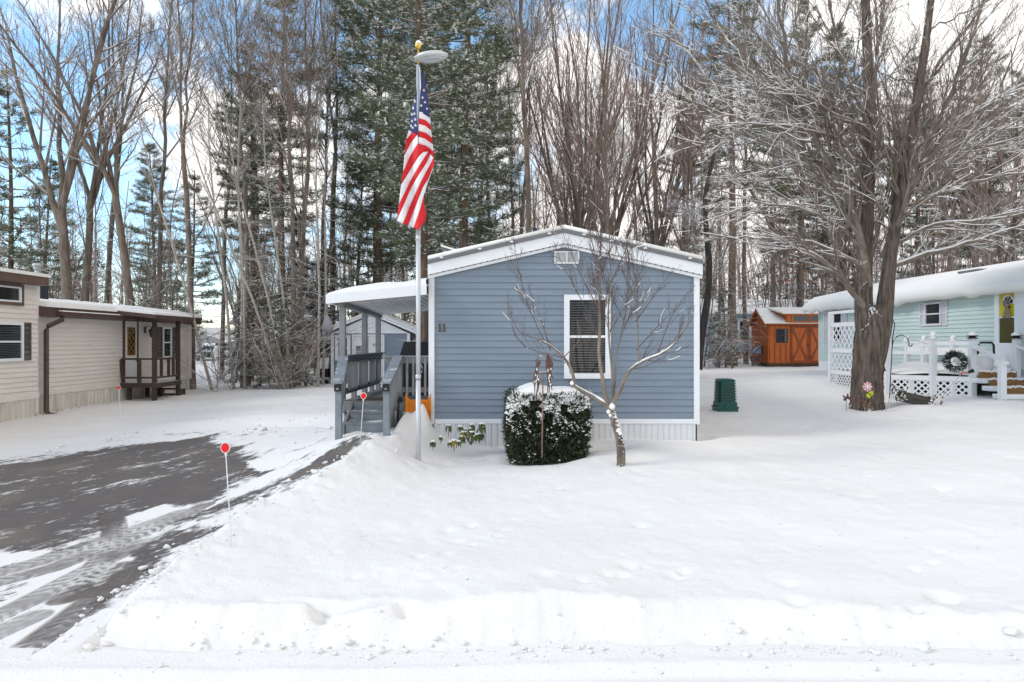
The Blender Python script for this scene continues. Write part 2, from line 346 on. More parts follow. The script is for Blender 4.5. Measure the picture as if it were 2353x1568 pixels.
def snow_height(x, y):
    L = lawn_z(x, y); Dv = drive_s(np.clip(x, -16, 2), np.clip(y, 3, 16))
    ne = np.where(y < 40, 1, .4)
    L = L + ne * (.09 * fbm(x * .55 + 7, y * .9, 3, 2) + .05 * fbm(x * .8, y * .8, 5, 3) + .028 * fbm(x * 3, y * 3, 9, 3) + .012 * fbm(x * 9, y * 9, 15, 2))
    s = sdist(x, y, DR) + .16 * fbm(x * 2.2, y * 2.2, 21, 4)
    near = np.exp(-np.maximum(s, 0) / .35) * (s > -.2)
    L = L + near * (.11 * fbm(x * 6, y * 6, 31, 3) + .04 * (y < 9.5))                      # lumpy ploughed edge
    rd = y - road_edge(x)
    berm = np.exp(-((rd - .28 - .25 * fbm(x * 1.7, y * 0, 47, 3)) / .22) ** 2) * (.55 + 1.2 * (fbm(x * .9, y * 0 + 2, 49, 3) + .5))
    L = L + berm * (.03 + .07 * fbm(x * 4, y * 4, 41, 4))
    t = np.clip(s / (.22 + 1.3 * np.clip((y - 9.3) / 1.2, 0, 1) * (x < -2.75)), 0, 1); t = t * t * (3 - 2 * t)
    z = L * t + (Dv - .05) * (1 - t); z = np.where(s <= 0, Dv - .06, z)
    t2 = np.clip(rd / (.30 + .35 * np.clip(fbm(x * 1.3, y * 0 + 8, 53, 3) + .3, 0, 1)), 0, 1); t2 = t2 * t2 * (3 - 2 * t2)
    z = np.where(s > .0, z * t2 + (-.06) * (1 - t2), np.minimum(z, np.where(rd < 0, -.06, z)))
    z = z + np.exp(-((rd - .12) / .14) ** 2) * (.035 * fbm(x * 6, y * 6, 57, 4) + .015 * fbm(x * 20, y * 20, 59, 2))
    for dx, dy, r, d in dents: z = z - d * np.exp(-(((x - dx) / r) ** 2 + ((y - dy) / (r * .8)) ** 2))
    box = lambda x0, x1, y0, y1, f: np.clip(np.minimum(np.minimum(x - x0, x1 - x), np.minimum(y - y0, y1 - y)) / f + 1, 0, 1)
    z = z - np.maximum(z - .60, 0) * box(-2.62, -1.80, 9.9, 11.4, .12)
    z = z - np.maximum(z - .62, 0) * box(-2.85, -1.75, 11.3, 14.4, .2)
    # wind hollows round the yew, under the house wall and by the trunk
    for hx, hy, r, d in ((.55, 10.15, .62, .10), (1.5, 10.4, .35, .12), (7.85, 14.9, .6, .06), (3.06, 11.2, .22, .22)):
        z = z - d * np.exp(-(((x - hx) ** 2 + (y - hy) ** 2) / r ** 2) ** 2)
    z = z - np.clip(z, 0, .09) * np.exp(-((x + 2.85) ** 2 + (y - 4.75) ** 2) / .16)
    z = z + .34 * np.exp(-((x + 1.40) / .13) ** 2 - ((y - 10.80) / .14) ** 2) + .10 * np.exp(-((x + 1.6) / .3) ** 2 - ((y - 10.6) / .25) ** 2)
    # ledge where the plough undercut the bank
    for (xa, xb, yy, dep) in ((-1.75, -.75, 4.80, .09),):
        z = z - dep * np.exp(-((y - yy - .05 * np.sin(x * 7)) / .035) ** 2) * np.clip((x - xa) * 6, 0, 1) * np.clip((xb - x) * 6, 0, 1)
    return z
def ground_z(x, y): return float(snow_height(np.array([x], float), np.array([y], float))[0])
def grid(us, vs, fx, fz, name, mats, kind='structure', attrs=None, label=None):
    U, Vv = np.meshgrid(us, vs); X, Y = fx(U, Vv); Z = fz(X, Y); nu, nv = len(us), len(vs)
    i = np.arange(nv - 1)[:, None] * nu + np.arange(nu - 1)[None]; i = i.ravel()
    q = np.c_[i, i + 1, i + nu + 1, i + nu]
    o = np_mesh(name, np.c_[X.ravel(), Y.ravel(), Z.ravel()], q, [], mats)
    if attrs is not None:
        for k, f in attrs.items():
            a = o.data.attributes.new(k, 'FLOAT', 'POINT'); a.data.foreach_set('value', f(X, Y).ravel().astype(np.float32))
    tag(o, label, None, None, kind); return o
ys = np.concatenate([np.exp(np.linspace(math.log(3.2), math.log(60), 560)), [70, 85, 110, 150, 250, 500, 900]])
us = np.concatenate([np.linspace(-1.5, -.82, 20)[:-1], np.linspace(-.82, .82, 620), np.linspace(.82, 1.5, 20)[1:]])
grid(us, ys, lambda u, v: (u * v, v), snow_height, 'snowy_ground', ['snow'], label='deep white snow lying over the yards')

def drive_mat():
    m = bpy.data.materials.new('driveway_surface'); m.use_nodes = True; t = m.node_tree; b = t.nodes['Principled BSDF']; K = t.links.new
    ge = N(t, 'ShaderNodeNewGeometry'); at = N(t, 'ShaderNodeAttribute', attribute_name='bare'); tr = N(t, 'ShaderNodeAttribute', attribute_name='track'); td = N(t, 'ShaderNodeAttribute', attribute_name='tread')
    def noise(scale, rot, stretch, det=6, ro=.6):
        mp = N(t, 'ShaderNodeMapping'); mp.vector_type = 'TEXTURE'; mp.inputs['Rotation'].default_value = (0, 0, R(rot)); mp.inputs['Scale'].default_value = stretch
        n = N(t, 'ShaderNodeTexNoise'); n.inputs['Scale'].default_value = scale; n.inputs['Detail'].default_value = det; n.inputs['Roughness'].default_value = ro
        K(ge.outputs['Position'], mp.inputs[0]); K(mp.outputs[0], n.inputs['Vector']); return n.outputs[0]
    def math_(op, a, b_=None, c=None):
        n = N(t, 'ShaderNodeMath', operation=op)
        for i, v in enumerate((a, b_, c)):
            if v is None: continue
            if isinstance(v, (int, float)): n.inputs[i].default_value = v
            else: K(v, n.inputs[i])
        return n.outputs[0]
    streak = noise(2.6, -28, (1, 2.8, 1), 8, .65); fine = noise(14, -28, (1, 2.2, 1), 8, .75); grain = noise(140, 0, (1, 1, 1), 3); blot = noise(1.1, 10, (1, 1, 1))
    v = math_('MULTIPLY_ADD', streak, 2.6, math_('MULTIPLY', fine, 2.0))      # 2.3 in the mean
    v = math_('ADD', v, math_('MULTIPLY', at.outputs['Fac'], -.80)); v = math_('ADD', v, -1.33)
    rg0 = N(t, 'ShaderNodeMapRange'); rg0.inputs[1].default_value = .42; rg0.inputs[2].default_value = .68; K(v, rg0.inputs[0])
    wear = math_('MULTIPLY', tr.outputs['Fac'], math_('SUBTRACT', 1.0, math_('MULTIPLY', td.outputs['Fac'], .62)))          # worn by tyres, less on the tread prints
    wear = math_('MULTIPLY', wear, math_('ADD', math_('MULTIPLY', fine, 1.1), .32))
    rg = N(t, 'ShaderNodeMath', operation='MULTIPLY', use_clamp=True); K(rg0.outputs[0], rg.inputs[0]); K(math_('SUBTRACT', 1.0, wear), rg.inputs[1])
    asp = N(t, 'ShaderNodeMix', data_type='RGBA'); asp.inputs[6].default_value = (.05, .042, .038, 1); asp.inputs[7].default_value = (.19, .165, .155, 1); K(math_('ADD', math_('MULTIPLY', grain, .5), math_('MULTIPLY', fine, .5)), asp.inputs[0])
    sand = N(t, 'ShaderNodeMix', data_type='RGBA'); sand.inputs[7].default_value = (.24, .20, .15, 1)
    br = N(t, 'ShaderNodeMapRange'); br.inputs[1].default_value = .52; br.inputs[2].default_value = .75; br.inputs[4].default_value = .6; K(blot, br.inputs[0]); K(br.outputs[0], sand.inputs[0]); K(asp.outputs[2], sand.inputs[6])
    mx = N(t, 'ShaderNodeMix', data_type='RGBA'); mx.inputs[7].default_value = (.81, .79, .765, 1); K(sand.outputs[2], mx.inputs[6]); K(rg.outputs[0], mx.inputs[0]); K(mx.outputs[2], b.inputs['Base Color'])
    b.inputs['Roughness'].default_value = .7; b.inputs['Specular IOR Level'].default_value = .25
    bp = N(t, 'ShaderNodeBump'); bp.inputs['Strength'].default_value = .7; bp.inputs['Distance'].default_value = .02
    K(math_('ADD', rg.outputs[0], math_('MULTIPLY', grain, .25)), bp.inputs['Height']); K(bp.outputs[0], b.inputs['Normal'])
    return m
M['drive'] = drive_mat()
BARE = poly_w([(-300, 1110), (0, 1070), (200, 1034), (330, 1018), (470, 1003), (545, 1030), (590, 1066), (690, 1062), (560, 1102), (500, 1150), (380, 1166), (300, 1190), (130, 1252), (0, 1274), (-300, 1320)])
BAND = poly_w([(790, 1012), (845, 1003), (700, 1105), (560, 1171), (450, 1242), (330, 1330), (205, 1424), (150, 1372), (235, 1290), (330, 1245), (420, 1205), (520, 1150), (620, 1108), (700, 1068)])
WEDGE = poly_w([(285, 1188), (380, 1158), (392, 1172), (330, 1215), (298, 1222)])
WEDGE2 = poly_w([(195, 1250), (250, 1222), (250, 1238), (205, 1262)])
WEDGE3 = poly_w([(190, 1320), (290, 1268), (300, 1285), (230, 1345)])
FARSNOW = poly_w([(560, 1060), (700, 1030), (790, 1010), (700, 1062), (600, 1085)])
def bare_f(x, y):
    n = .3 * fbm(x * 1.3, y * 1.3, 61, 4)
    b = np.clip(-(sdist(x, y, BARE) + n) / .45 + .45, 0, 1)
    b2 = np.clip(-(sdist(x, y, BAND) + n * .9) / .30 + .5, 0, 1) * np.clip(.78 + .5 * fbm(x * 2.5, y * .8, 63, 3) - .06 * np.maximum(y - 7, 0), 0, 1)
    b = np.maximum(b, b2)
    for p in (WEDGE, WEDGE2, WEDGE3, FARSNOW): b = b * (1 - np.clip(-(sdist(x, y, p) + n * .15) / .10 + .5, 0, 1))
    return b
TRK = [[(-60, 1352), (120, 1305), (300, 1235), (470, 1160)], [(-60, 1440), (60, 1385), (200, 1310), (330, 1245)], [(-40, 1545), (60, 1490), (130, 1440), (215, 1375), (280, 1300)], [(150, 1375), (255, 1265), (265, 1215), (255, 1180)], [(-40, 1325), (90, 1290), (250, 1235), (420, 1175)], [(-100, 1500), (-20, 1460), (80, 1415)]]
TRK = [np.array([hit(drive_s, *p)[:2] for p in tr]) for tr in TRK]
def trk_du(x, y, tr):
    best = np.full(x.shape, 1e9); U = np.zeros(x.shape); W_ = np.zeros(x.shape); acc = 0
    for i in range(len(tr) - 1):
        a, b = tr[i], tr[i + 1]; e = b - a; ln = math.hypot(*e); t = np.clip(((x - a[0]) * e[0] + (y - a[1]) * e[1]) / ln ** 2, 0, 1)
        dx, dy = x - a[0] - t * e[0], y - a[1] - t * e[1]; d = np.hypot(dx, dy); sg = (dx * e[1] - dy * e[0]) / ln
        k = d < best; best = np.where(k, d, best); U = np.where(k, acc + t * ln, U); W_ = np.where(k, sg, W_); acc += ln
    return best, U, W_
def track_f(x, y):
    v = np.zeros(x.shape)
    for tr, s in zip(TRK, (.9, .8, 1.0, 1.0, .8, .7)):
        d, U, q = trk_du(x, y, tr); v = np.maximum(v, s * np.clip((.13 - d) / .015, 0, 1))
    return v
def tread_f(x, y):
    v = np.zeros(x.shape)
    for tr in TRK:
        d, U, q = trk_du(x, y, tr); m = np.clip((.13 - d) / .015, 0, 1)
        v = np.maximum(v, m * (np.clip(np.sin((U + np.abs(q) * .8) * 58) * 3, 0, 1) * .9 + (np.abs(np.sin(q * 36)) < .25) * .7))
    return np.clip(v * (.55 + 2.2 * fbm(x * 3, y * 3, 67, 3)), 0, 1)
def drive_h(x, y):
    s = sdist(x, y, DR)
    z = drive_s(x, y) + .012 * fbm(x * 4, y * 4, 71, 4)
    z = z - .012 * track_f(x, y) + .008 * tread_f(x, y)
    return z - np.clip((s - .12) * .8, 0, .25) - .08 * (y < 4.3)
grid(np.concatenate([np.arange(-13.9, -5.2, .05), np.arange(-5.2, -2.6, .014), np.arange(-2.6, -1.6, .03)]), np.concatenate([np.arange(4.0, 7.5, .014), np.arange(7.5, 13.8, .035)]), lambda u, v: (u, v), drive_h, 'driveway', ['drive'], attrs={'bare': bare_f, 'track': track_f, 'tread': tread_f}, label='asphalt driveway half covered with packed snow and tyre tracks')
def road_h(x, y):
    wv = .05 * np.sin(x * .45 + .4) + .03 * np.sin(x * 1.3); r1 = -.025 * np.exp(-((y - 4.02 - wv) / .07) ** 2) + .022 * (.6 + fbm(x * 3, y, 83, 3)) * np.exp(-((y - 4.16 - wv) / .05) ** 2)
    z = r1 - .02 * np.exp(-((y - 3.75 + .01 * x) / .06) ** 2) + .014 * fbm(x * 3.5, y * 7, 81, 4) + .02 * np.maximum(fbm(x * 14, y * 14, 85, 3) - .12, 0)
    return z + .004 - .06 * np.clip((y - road_edge(x) - .02) * 6, 0, 1)
grid(np.arange(-7, 7, .022), np.concatenate([np.arange(-6, 3, .5), np.arange(3, 4.75, .016)]), lambda u, v: (u, v), road_h, 'road', ['snow'], label='road packed with rutted snow')
tag(bpy.data.objects['snowy_ground'], None)

# ------------------------------------------------------------------ blue mobile home with its number
UX, UY, UZ = V((1, 0, 0)), V((0, 1, 0)), V((0, 0, 1)); NY = V((0, -1, 0)); NX = V((-1, 0, 0))
HX0, HX1, HY, HB = -1.31, 2.98, 11.0, 26.5
home = thing('mobile_home', (HX0, HY, .4), 'blue grey mobile home numbered 11 with white trim and gabled snowy roof', 'house')
apex, ev = 3.53, 3.045; mid = (HX0 + HX1) / 2
def gab(z):
    if z <= ev: return (0, HX1 - HX0)
    k = (z - ev) / (apex - ev) * (HX1 - HX0) / 2; return (k, HX1 - HX0 - k)
b = MB(); clap(b, (HX0, HY, 0), UX, NY, .752, apex, .1045, gab)
b.add([(HX0, HY + .02, .3), (HX1, HY + .02, .3), (HX1, HY + .02, ev), (mid, HY + .02, apex), (HX0, HY + .02, ev)], [(0, 1, 2, 3, 4)])
for X, n, u in ((HX0, NX, UY), (HX1, UX, UY)):
    clap(b, (X, HY, 0), u, n, .752, ev, .1045, lambda z: (0.01, HB - HY))
b.add([(HX0, HB, .3), (HX1, HB, .3), (HX1, HB, ev), (mid, HB, apex), (HX0, HB, ev)], [(4, 3, 2, 1, 0)])
for i, xx in enumerate((.75, 1.95, 3.6)):                                    # panel joints
    b.box(HX0 + xx, HX0 + xx + .004, HY - .0135, HY - .01, .86 + .21 * i, .955 + .21 * i)
b.build('wall', 'siding', home)
b = MB(); b.box(HX0 + .07, HX1 - .01, HY - .035, HY + .01, .672, .748); b.box(HX0 - .03, HX0 - .002, HY, HB, .672, .748); b.box(HX1 + .002, HX1 + .03, HY, HB, .672, .748)
b.build('belt_board', 'white', home)
b = MB(); ribs(b, (HX0 + .05, HY - .012, 0), UX, NY, HX1 - HX0 - .08, .2, .67, .095); ribs(b, (HX1 + .005, HY, 0), UY, UX, HB - HY, .2, .67, .095); ribs(b, (HX0 - .005, HY + .1, 0), UY, NX, HB - HY - .1, .2, .67, .095)
b.build('skirting', 'skirt', home)
for x0, x1 in ((HX0 - .03, HX0 + .062), (HX1 - .055, HX1 + .035)):
    b = MB(); b.box(x0, x1, HY - .032, HY + .09, .66, ev + .06); b.build('corner_trim', 'white', home)
ol, orr = -1.345, 3.045; zt = (3.79, 3.215)      # fascia: outer ends and top line at the ridge / ends
def rake(mb, off0, off1, y0, y1):
    zz = lambda o: [(ol, ev - .02 + o * 1.02), (mid, apex + o), (orr, ev - .02 + o * 1.02)]
    lo, hi = zz(off0), zz(off1)
    for i in range(2):
        (xa, za), (xb, zb) = lo[i], lo[i + 1]; (_, zc), (_, zd) = hi[i], hi[i + 1]
        mb.add([(xa, y0, za), (xb, y0, zb), (xb, y1, zb), (xa, y1, za), (xa, y0, zc), (xb, y0, zd), (xb, y1, zd), (xa, y1, zc)],
               [(3, 2, 1, 0), (4, 5, 6, 7), (0, 1, 5, 4), (2, 3, 7, 6), (3, 0, 4, 7), (1, 2, 6, 5)])
b = MB(); rake(b, .03, .20, HY - .10, HY - .04); b.build('fascia', 'white', home)
b = MB(); rake(b, -.025, .022, HY - .075, HY - .018); b.build('rake_trim', 'white_paint', home)
b = MB()
for i in range(44):
    t = (i + .5) / 44; x = ol + (orr - ol) * t; z = ev - .02 + (apex - ev + .02) * (1 - abs(2 * t - 1)) + .026
    b.box(x - .007, x + .007, HY - .104, HY - .074, z - .006, z + .008)
b.build('screw_heads', 'black', home)
b = MB(); rake(b, .202, .262, HY - .125, HB + .1); b.build('roof', 'drip', home)
b = MB(); rake(b, .264, .33, HY - .10, HB + .1)
rng = random.Random(3)
for i in range(8):
    t = (i + .5) / 8; x = ol + (orr - ol) * t + rng.uniform(-.1, .1); z = ev + (apex - ev) * (1 - abs((x - mid) / (mid - ol))) + .235
    b.lathe((x, HY - .13, z - .012), [(.02, 0), (.035, .01), (.02, .025)], 7)
b.build('roof_snow', 'roof_snow', home, True)
b = MB(); vc = P(1302, 594, HY)
b.obox((vc.x, HY - .02, vc.z - .09), UX, NY, .40, .05, .02); b.obox((vc.x, HY - .02, vc.z + .09), UX, NY, .40, .05, .02)
for sx in (-.19, 0, .19): b.obox((vc.x + sx, HY - .02, vc.z - .07), UX, NY, .02, .048, .16)
for i in range(9): b.bar((vc.x - .18, HY - .035, vc.z - .062 + i * .018), (vc.x + .18, HY - .035, vc.z - .062 + i * .018), .03, .006, (0, -.5, 1))
b.mi = 1; b.obox((vc.x, HY - .017, vc.z - .07), UX, NY, .36, .004, .16)
b.build('gable_vent', ['white_paint', 'blind_gap'], home)
wc = P(1349, 870, HY); window(home, (wc.x, HY - .012, wc.z), UX, NY, .745, 1.345, .085, blind=True, proud=.055)
for xx in (1010.5, 1020.5):                                                    # the number 11
    c = P(xx, 753, HY - .03); b = MB()
    b.box(c.x - .011, c.x + .011, HY - .024, HY - .008, c.z - .06, c.z + .062)
    b.box(c.x - .024, c.x + .024, HY - .0245, HY - .007, c.z - .066, c.z - .0545)
    b.prism([(c.x - .0115, HY - .0245, c.z + .063), (c.x - .026, HY - .0245, c.z + .046), (c.x - .022, HY - .0245, c.z + .038), (c.x - .0115, HY - .0245, c.z + .045)], (0, .016, 0))
    b.build('house_number', mat('number_metal', (.10, .085, .055), .4, .2, 20, metal=.4), home)
b = MB(); p = P(1229, 548, 16); b.tube([(p.x, 16, 3.3), (p.x, 16, 4.65)], .055, 10); b.build('vent_pipe', 'slate', home, True)
b = MB()                                                                       # cross-roof at the far left of the ridge
p0, p1 = P(1020, 574, 15.5), P(1056, 588, 15.5)
b.add([(p0.x - .05, 15.5, p0.z - .28), (p1.x + .3, 15.5, p0.z - .28), (p1.x + .3, 15.5, p1.z - .02), (p0.x, 15.5, p0.z)], [(0, 1, 2, 3)])
b.mi = 1; b.prism([(p0.x - .06, 15.44, p0.z), (p1.x + .3, 15.44, p1.z - .08), (p1.x + .3, 15.44, p1.z - .02), (p0.x - .06, 15.44, p0.z + .06)], (0, 3, 0))
b.mi = 2; b.prism([(p0.x - .06, 15.4, p0.z + .062), (p1.x + .3, 15.4, p1.z - .018), (p1.x + .3, 15.4, p1.z + .02), (p0.x - .06, 15.4, p0.z + .1)], (0, 3, 0))
b.build('side_gable', ['white', 'drip', 'roof_snow'], home)

# ------------------------------------------------------------------ porch with steps, rails and roof
DZ = 1.037; PY0, PY1 = 10.95, 14.2
porch = thing('porch', (-2.2, 11, .6), 'grey wooden porch with steps, railings and a white snow topped roof beside the blue home', 'porch')
b = MB(); n = 24
for i in range(n):
    y0 = PY0 + (PY1 - PY0) * i / n; b.box(-2.72, HX0 - .03, y0 + .004, y0 + (PY1 - PY0) / n, DZ - .035, DZ)
b.box(-2.72, HX0 - .03, PY0 + .01, PY0 + .045, DZ - .16, DZ - .04); b.build('deck_floor', 'deckgrey', porch)
b = MB(); b.box(-2.5, -1.98, PY0 + .08, PY0 + .5, DZ + .002, DZ + .018); b.build('door_mat', 'matting', porch)
for k, (y, z) in enumerate(((10.68, .91), (10.40, .767))):
    b = MB(); b.box(-2.53, -1.93, y - .03, y + .26, z - .035, z); b.build('step_tread', 'deckblue', porch)
for k, (y, z0, z1) in enumerate(((10.93, .91, 1.0), (10.66, .767, .873), (10.38, .50, .73))):
    b = MB(); b.box(-2.53, -1.93, y, y + .025, z0 - .02, z1); b.build('step_riser', 'deckblue', porch)
for x in (-2.565, -1.90):
    b = MB(); b.prism([(x - .02, 10.36, .45), (x - .02, PY0, .45), (x - .02, PY0, 1.0), (x - .02, 10.36, .72)], (.04, 0, 0)); b.build('stringer', 'deckgrey', porch)
posts = [(-2.73, 11.0, 2.56), (-2.73, 12.65, 2.50), (-2.73, 13.93, 2.48)]
for x, y, z in posts:
    b = MB(); b.box(x - .045, x + .045, y - .045, y + .045, .5, z); b.build('roof_post', 'deckgrey', porch)
for x, y in ((-2.73, 11.8), (-2.73, 13.3)):
    b = MB(); b.box(x - .04, x + .04, y - .04, y + .04, .5, 1.70); b.build('rail_post', 'deckgrey', porch)
b = MB(); b.box(-2.80, -2.66, 11.05, PY1 + .1, 1.735, 1.765); b.build('hand_rail', 'deckdark', porch)
b = MB(); b.box(-2.71, -2.675, 11.05, PY1, 1.63, 1.73); b.build('top_rail', 'deckdark', porch)
b = MB(); b.box(-2.71, -2.675, 11.05, PY1, 1.14, 1.235); b.build('bottom_rail', 'deckdark', porch)
for i in range(30):
    y = 11.13 + i * .098
    if min(abs(y - q) for q in (11.0, 11.8, 12.65, 13.3, 13.93)) < .06: continue
    b = MB(); b.box(-2.672, -2.642, y - .015, y + .015, 1.2, 1.66); b.build('baluster', 'deckgrey', porch)
b = MB(); b.box(-2.10, HX0 - .035, 11.0, 11.10, 1.735, 1.765); b.build('hand_rail', 'deckgrey', porch)
b = MB(); b.box(-2.05, HX0 - .035, 11.03, 11.07, 1.64, 1.733); b.build('top_rail', 'deckgrey', porch)
b = MB(); b.box(-2.05, HX0 - .035, 11.03, 11.07, 1.17, 1.25); b.build('bottom_rail', 'deckgrey', porch)
for px in (945, 1035, 1115, 1200, 1285, 1365, 1425):
    x = (980 + px / 4.61) / 1.3056; x = (x - 1176.5) * 11.02 / F
    b = MB(); b.box(x - .018, x + .018, 10.995, 11.028, 1.12, 1.72); b.build('baluster', 'deckgrey', porch)
for sx, x, xr in ((-1, -2.563, -2.70), (1, -1.855, -1.955)):
    b = MB(); b.box(x - .045, x + .045, 10.06, 10.15, .35, 1.385); nb = b.build('newel_post', 'deckblue', porch)
    b = MB(); b.prism([(x - .075, 9.98, 1.375), (x + .075, 9.98, 1.375), (x + .075, 9.98, 1.405), (x - .075, 9.98, 1.405)], (0, .14, 0))
    x2 = -2.71 if sx < 0 else -1.83
    b.bar((x, 10.1, 1.40), (x2, 10.98, 1.755), .15, .032); b.bar((x, 10.1, 1.31), (x2, 10.98, 1.66), .035, .09); b.build('stair_hand_rail', 'deckblue', porch)
    b = MB(); b.bar((x, 10.12, .82), (x2, 10.97, 1.16), .035, .08); b.build('stair_bottom_rail', 'deckgrey', porch)
    for k in range(1, 7):
        t = k / 7; b = MB(); xx = x + (x2 - x) * t; b.box(xx - .015, xx + .015, 10.12 + .85 * t - .015, 10.12 + .85 * t + .015, .82 + .34 * t, 1.31 + .35 * t); b.build('baluster', 'deckgrey', porch)
    b = MB(); b.box(x - .05, x + .05, 10.02, 10.058, 1.26, 1.36); b.mi = 1; b.lathe((x, 10.03, 1.285), [(.018, 0), (.03, .012), (.018, .024)], 8)
    b.build('stair_light', ['black', 'galv'], porch)
b = MB(); b.box(-1.86, -1.78, 10.98, 11.06, .55, 1.77); b.build('rail_post', 'deckgrey', porch)
# roof: white fascia, soffit boards, beams, snow
rl, rr_ = -2.925, HX0 - .034
def rz(x): return 2.585 + (x - rl) / (rr_ - rl) * .145
b = MB(); b.prism([(rl, 10.72, rz(rl)), (rr_, 10.72, rz(rr_)), (rr_, 10.72, rz(rr_) + .155), (rl, 10.72, rz(rl) + .14)], (0, .05, 0)); b.prism([(rl, 10.77, rz(rl)), (rl + .05, 10.77, rz(rl)), (rl + .05, 10.77, rz(rl) + .14), (rl, 10.77, rz(rl) + .14)], (0, 3.45, 0))
b.build('porch_fascia', 'white', porch)
b = MB(); b.prism([(rl + .2, 10.775, rz(rl + .2) - .005), (rr_, 10.775, rz(rr_) - .005), (rr_, 10.775, rz(rr_) + .025), (rl + .2, 10.775, rz(rl + .2) + .025)], (0, .04, 0)); b.build('header_board', 'rawwood', porch)
b = MB(); k = 17
for i in range(k):
    xa = rl + .07 + (rr_ - rl - .08) * i / k; xb = xa + (rr_ - rl - .08) / k
    b.add([(xa, 10.82, rz(xa) + .035), (xa + .02, 10.82, rz(xa) + .05), (xb, 10.82, rz(xb) + .035), (xa, 14.2, rz(xa) - .07), (xa + .02, 14.2, rz(xa) - .055), (xb, 14.2, rz(xb) - .07)], [(0, 1, 4, 3), (1, 2, 5, 4)])
b.build('soffit', 'white_paint', porch)
b = MB(); b.bar((-2.73, 10.85, 2.60), (-2.73, 14.15, 2.53), .09, .10); b.build('beam', 'deckgrey', porch)
b = MB(); b.prism([(rl, 10.75, rz(rl) + .141), (rr_, 10.75, rz(rr_) + .156), (rr_, 10.75, rz(rr_) + .17), (rl, 10.75, rz(rl) + .155)], (0, 3.47, 0)); b.build('roof_panel', 'white', porch)
b = MB(); nx, ny = 28, 16; vs = []; r2 = random.Random(5)
for j in range(ny + 1):
    for i in range(nx + 1):
        x = rl + .02 + (rr_ - rl - .03) * i / nx; y = 10.76 + 3.4 * j / ny
        e = min(1, (x - rl - .0) / .42) ** .8 * min(1, (y - 10.755) / .05 + .55)
        vs.append((x, y, rz(x) + .158 + .115 * e + .012 * math.sin(x * 9 + y * 3) * e + r2.uniform(-.004, .004)))
b.add(vs, [(j * (nx + 1) + i, j * (nx + 1) + i + 1, (j + 1) * (nx + 1) + i + 1, (j + 1) * (nx + 1) + i) for j in range(ny) for i in range(nx)])
vs2 = [v for v in vs[:nx + 1]] + [(v[0], 10.752, rz(v[0]) + .15) for v in vs[:nx + 1]]
b.add(vs2, [(i, i + nx + 1, i + nx + 2, i + 1) for i in range(nx)])
b.build('roof_snow', 'roof_snow', porch, True)

gr = thing('grill', (-1.62, 12.2, DZ), 'barbecue grill under a black cover standing on the porch by the wall', 'grill')
b = MB(); b.prism([(-2.0, 12.0, DZ + .05), (-1.4, 12.0, DZ + .05), (-1.42, 12.0, DZ + .62), (-1.5, 12.0, DZ + .95), (-1.9, 12.0, DZ + .95), (-2.0, 12.0, DZ + .62)], (0, .45, 0)); b.build('cover', 'black', gr)
b = MB(); b.tube([(-1.62, 11.99, DZ + .38), (-1.58, 11.96, DZ + .42), (-1.57, 11.96, DZ + .5), (-1.61, 11.99, DZ + .56)], .012, 6); b.build('strap_loop', 'white_paint', gr)
b = MB(); b.box(-1.95, -1.45, 12.02, 12.4, DZ, DZ + .048); b.build('base', 'dark', gr)
b = MB(); b.tube([(-1.83, 10.93, .72), (-1.82, 11.0 - .04, 1.02)], .014, 8); b.bar((-1.82, 10.93, 1.02), (-1.815, 10.94, 1.10), .11, .02)
sv = b.build('snow_shovel', 'black'); tag(sv, 'black handled shovel standing against the stair post', 'shovel')
b = MB(); xs = [P(932, 0, 10.86).x, P(990, 0, 10.86).x]; vs = []; nn = 14
for i in range(nn + 1):
    t = i / nn; x = xs[0] + (xs[1] - xs[0]) * t; e = abs(2 * t - 1)
    top = 1.065 + .115 * max(0, (e - .72) / .28) ** 1.5; y = 10.90 - .06 * e ** 6
    vs += [(x, y, .55), (x, y + .006, top), (x, y + .03, top - .004), (x, y + .03, .55)]
b.add(vs, [(4 * i + a, 4 * i + 4 + a, 4 * i + 4 + (a + 1) % 4, 4 * i + (a + 1) % 4) for i in range(nn) for a in range(4)])
for i in range(1, 6): x = xs[0] + (xs[1] - xs[0]) * i / 6; b.box(x - .008, x + .008, 10.875, 10.90, .55, 1.05)
sd = b.build('plastic_sled', 'sled'); tag(sd, 'orange plastic sled on end in the snow between the porch and the blue home', 'sled')

# ------------------------------------------------------------------ small blue shed behind the porch
SY = 28.0; sx0, sx1 = -7.40, -4.20
shed = thing('garden_shed', (-5.8, SY, .28), 'small blue grey shed with white double doors and white gable behind the porch', 'shed')
b = MB(); clap(b, (sx0, SY, 0), UX, NY, .30, 2.30, .125, lambda z: (0, sx1 - sx0)); clap(b, (sx0, SY, 0), UY, NX, .3, 2.3, .125, lambda z: (0, 4)); b.box(sx0 + .02, sx1 - .02, SY + .02, SY + 4, .1, 2.3); b.build('wall', 'siding', shed)
b = MB(); g = lambda z: ((z - 2.3) / .74 * 1.6, 3.2 - (z - 2.3) / .74 * 1.6)
clap(b, (sx0, SY - .03, 0), UX, NY, 2.31, 3.03, .12, g); b.prism([(sx0, SY - .02, 2.31), (sx1, SY - .02, 2.31), (-5.8, SY - .02, 3.04)], (0, 4, 0)); b.build('gable', 'white', shed)
for x in (sx0 - .02, sx1 - .10): b = MB(); b.box(x, x + .12, SY - .045, SY + .02, .25, 2.305); b.build('corner_trim', 'white', shed)
b = MB()
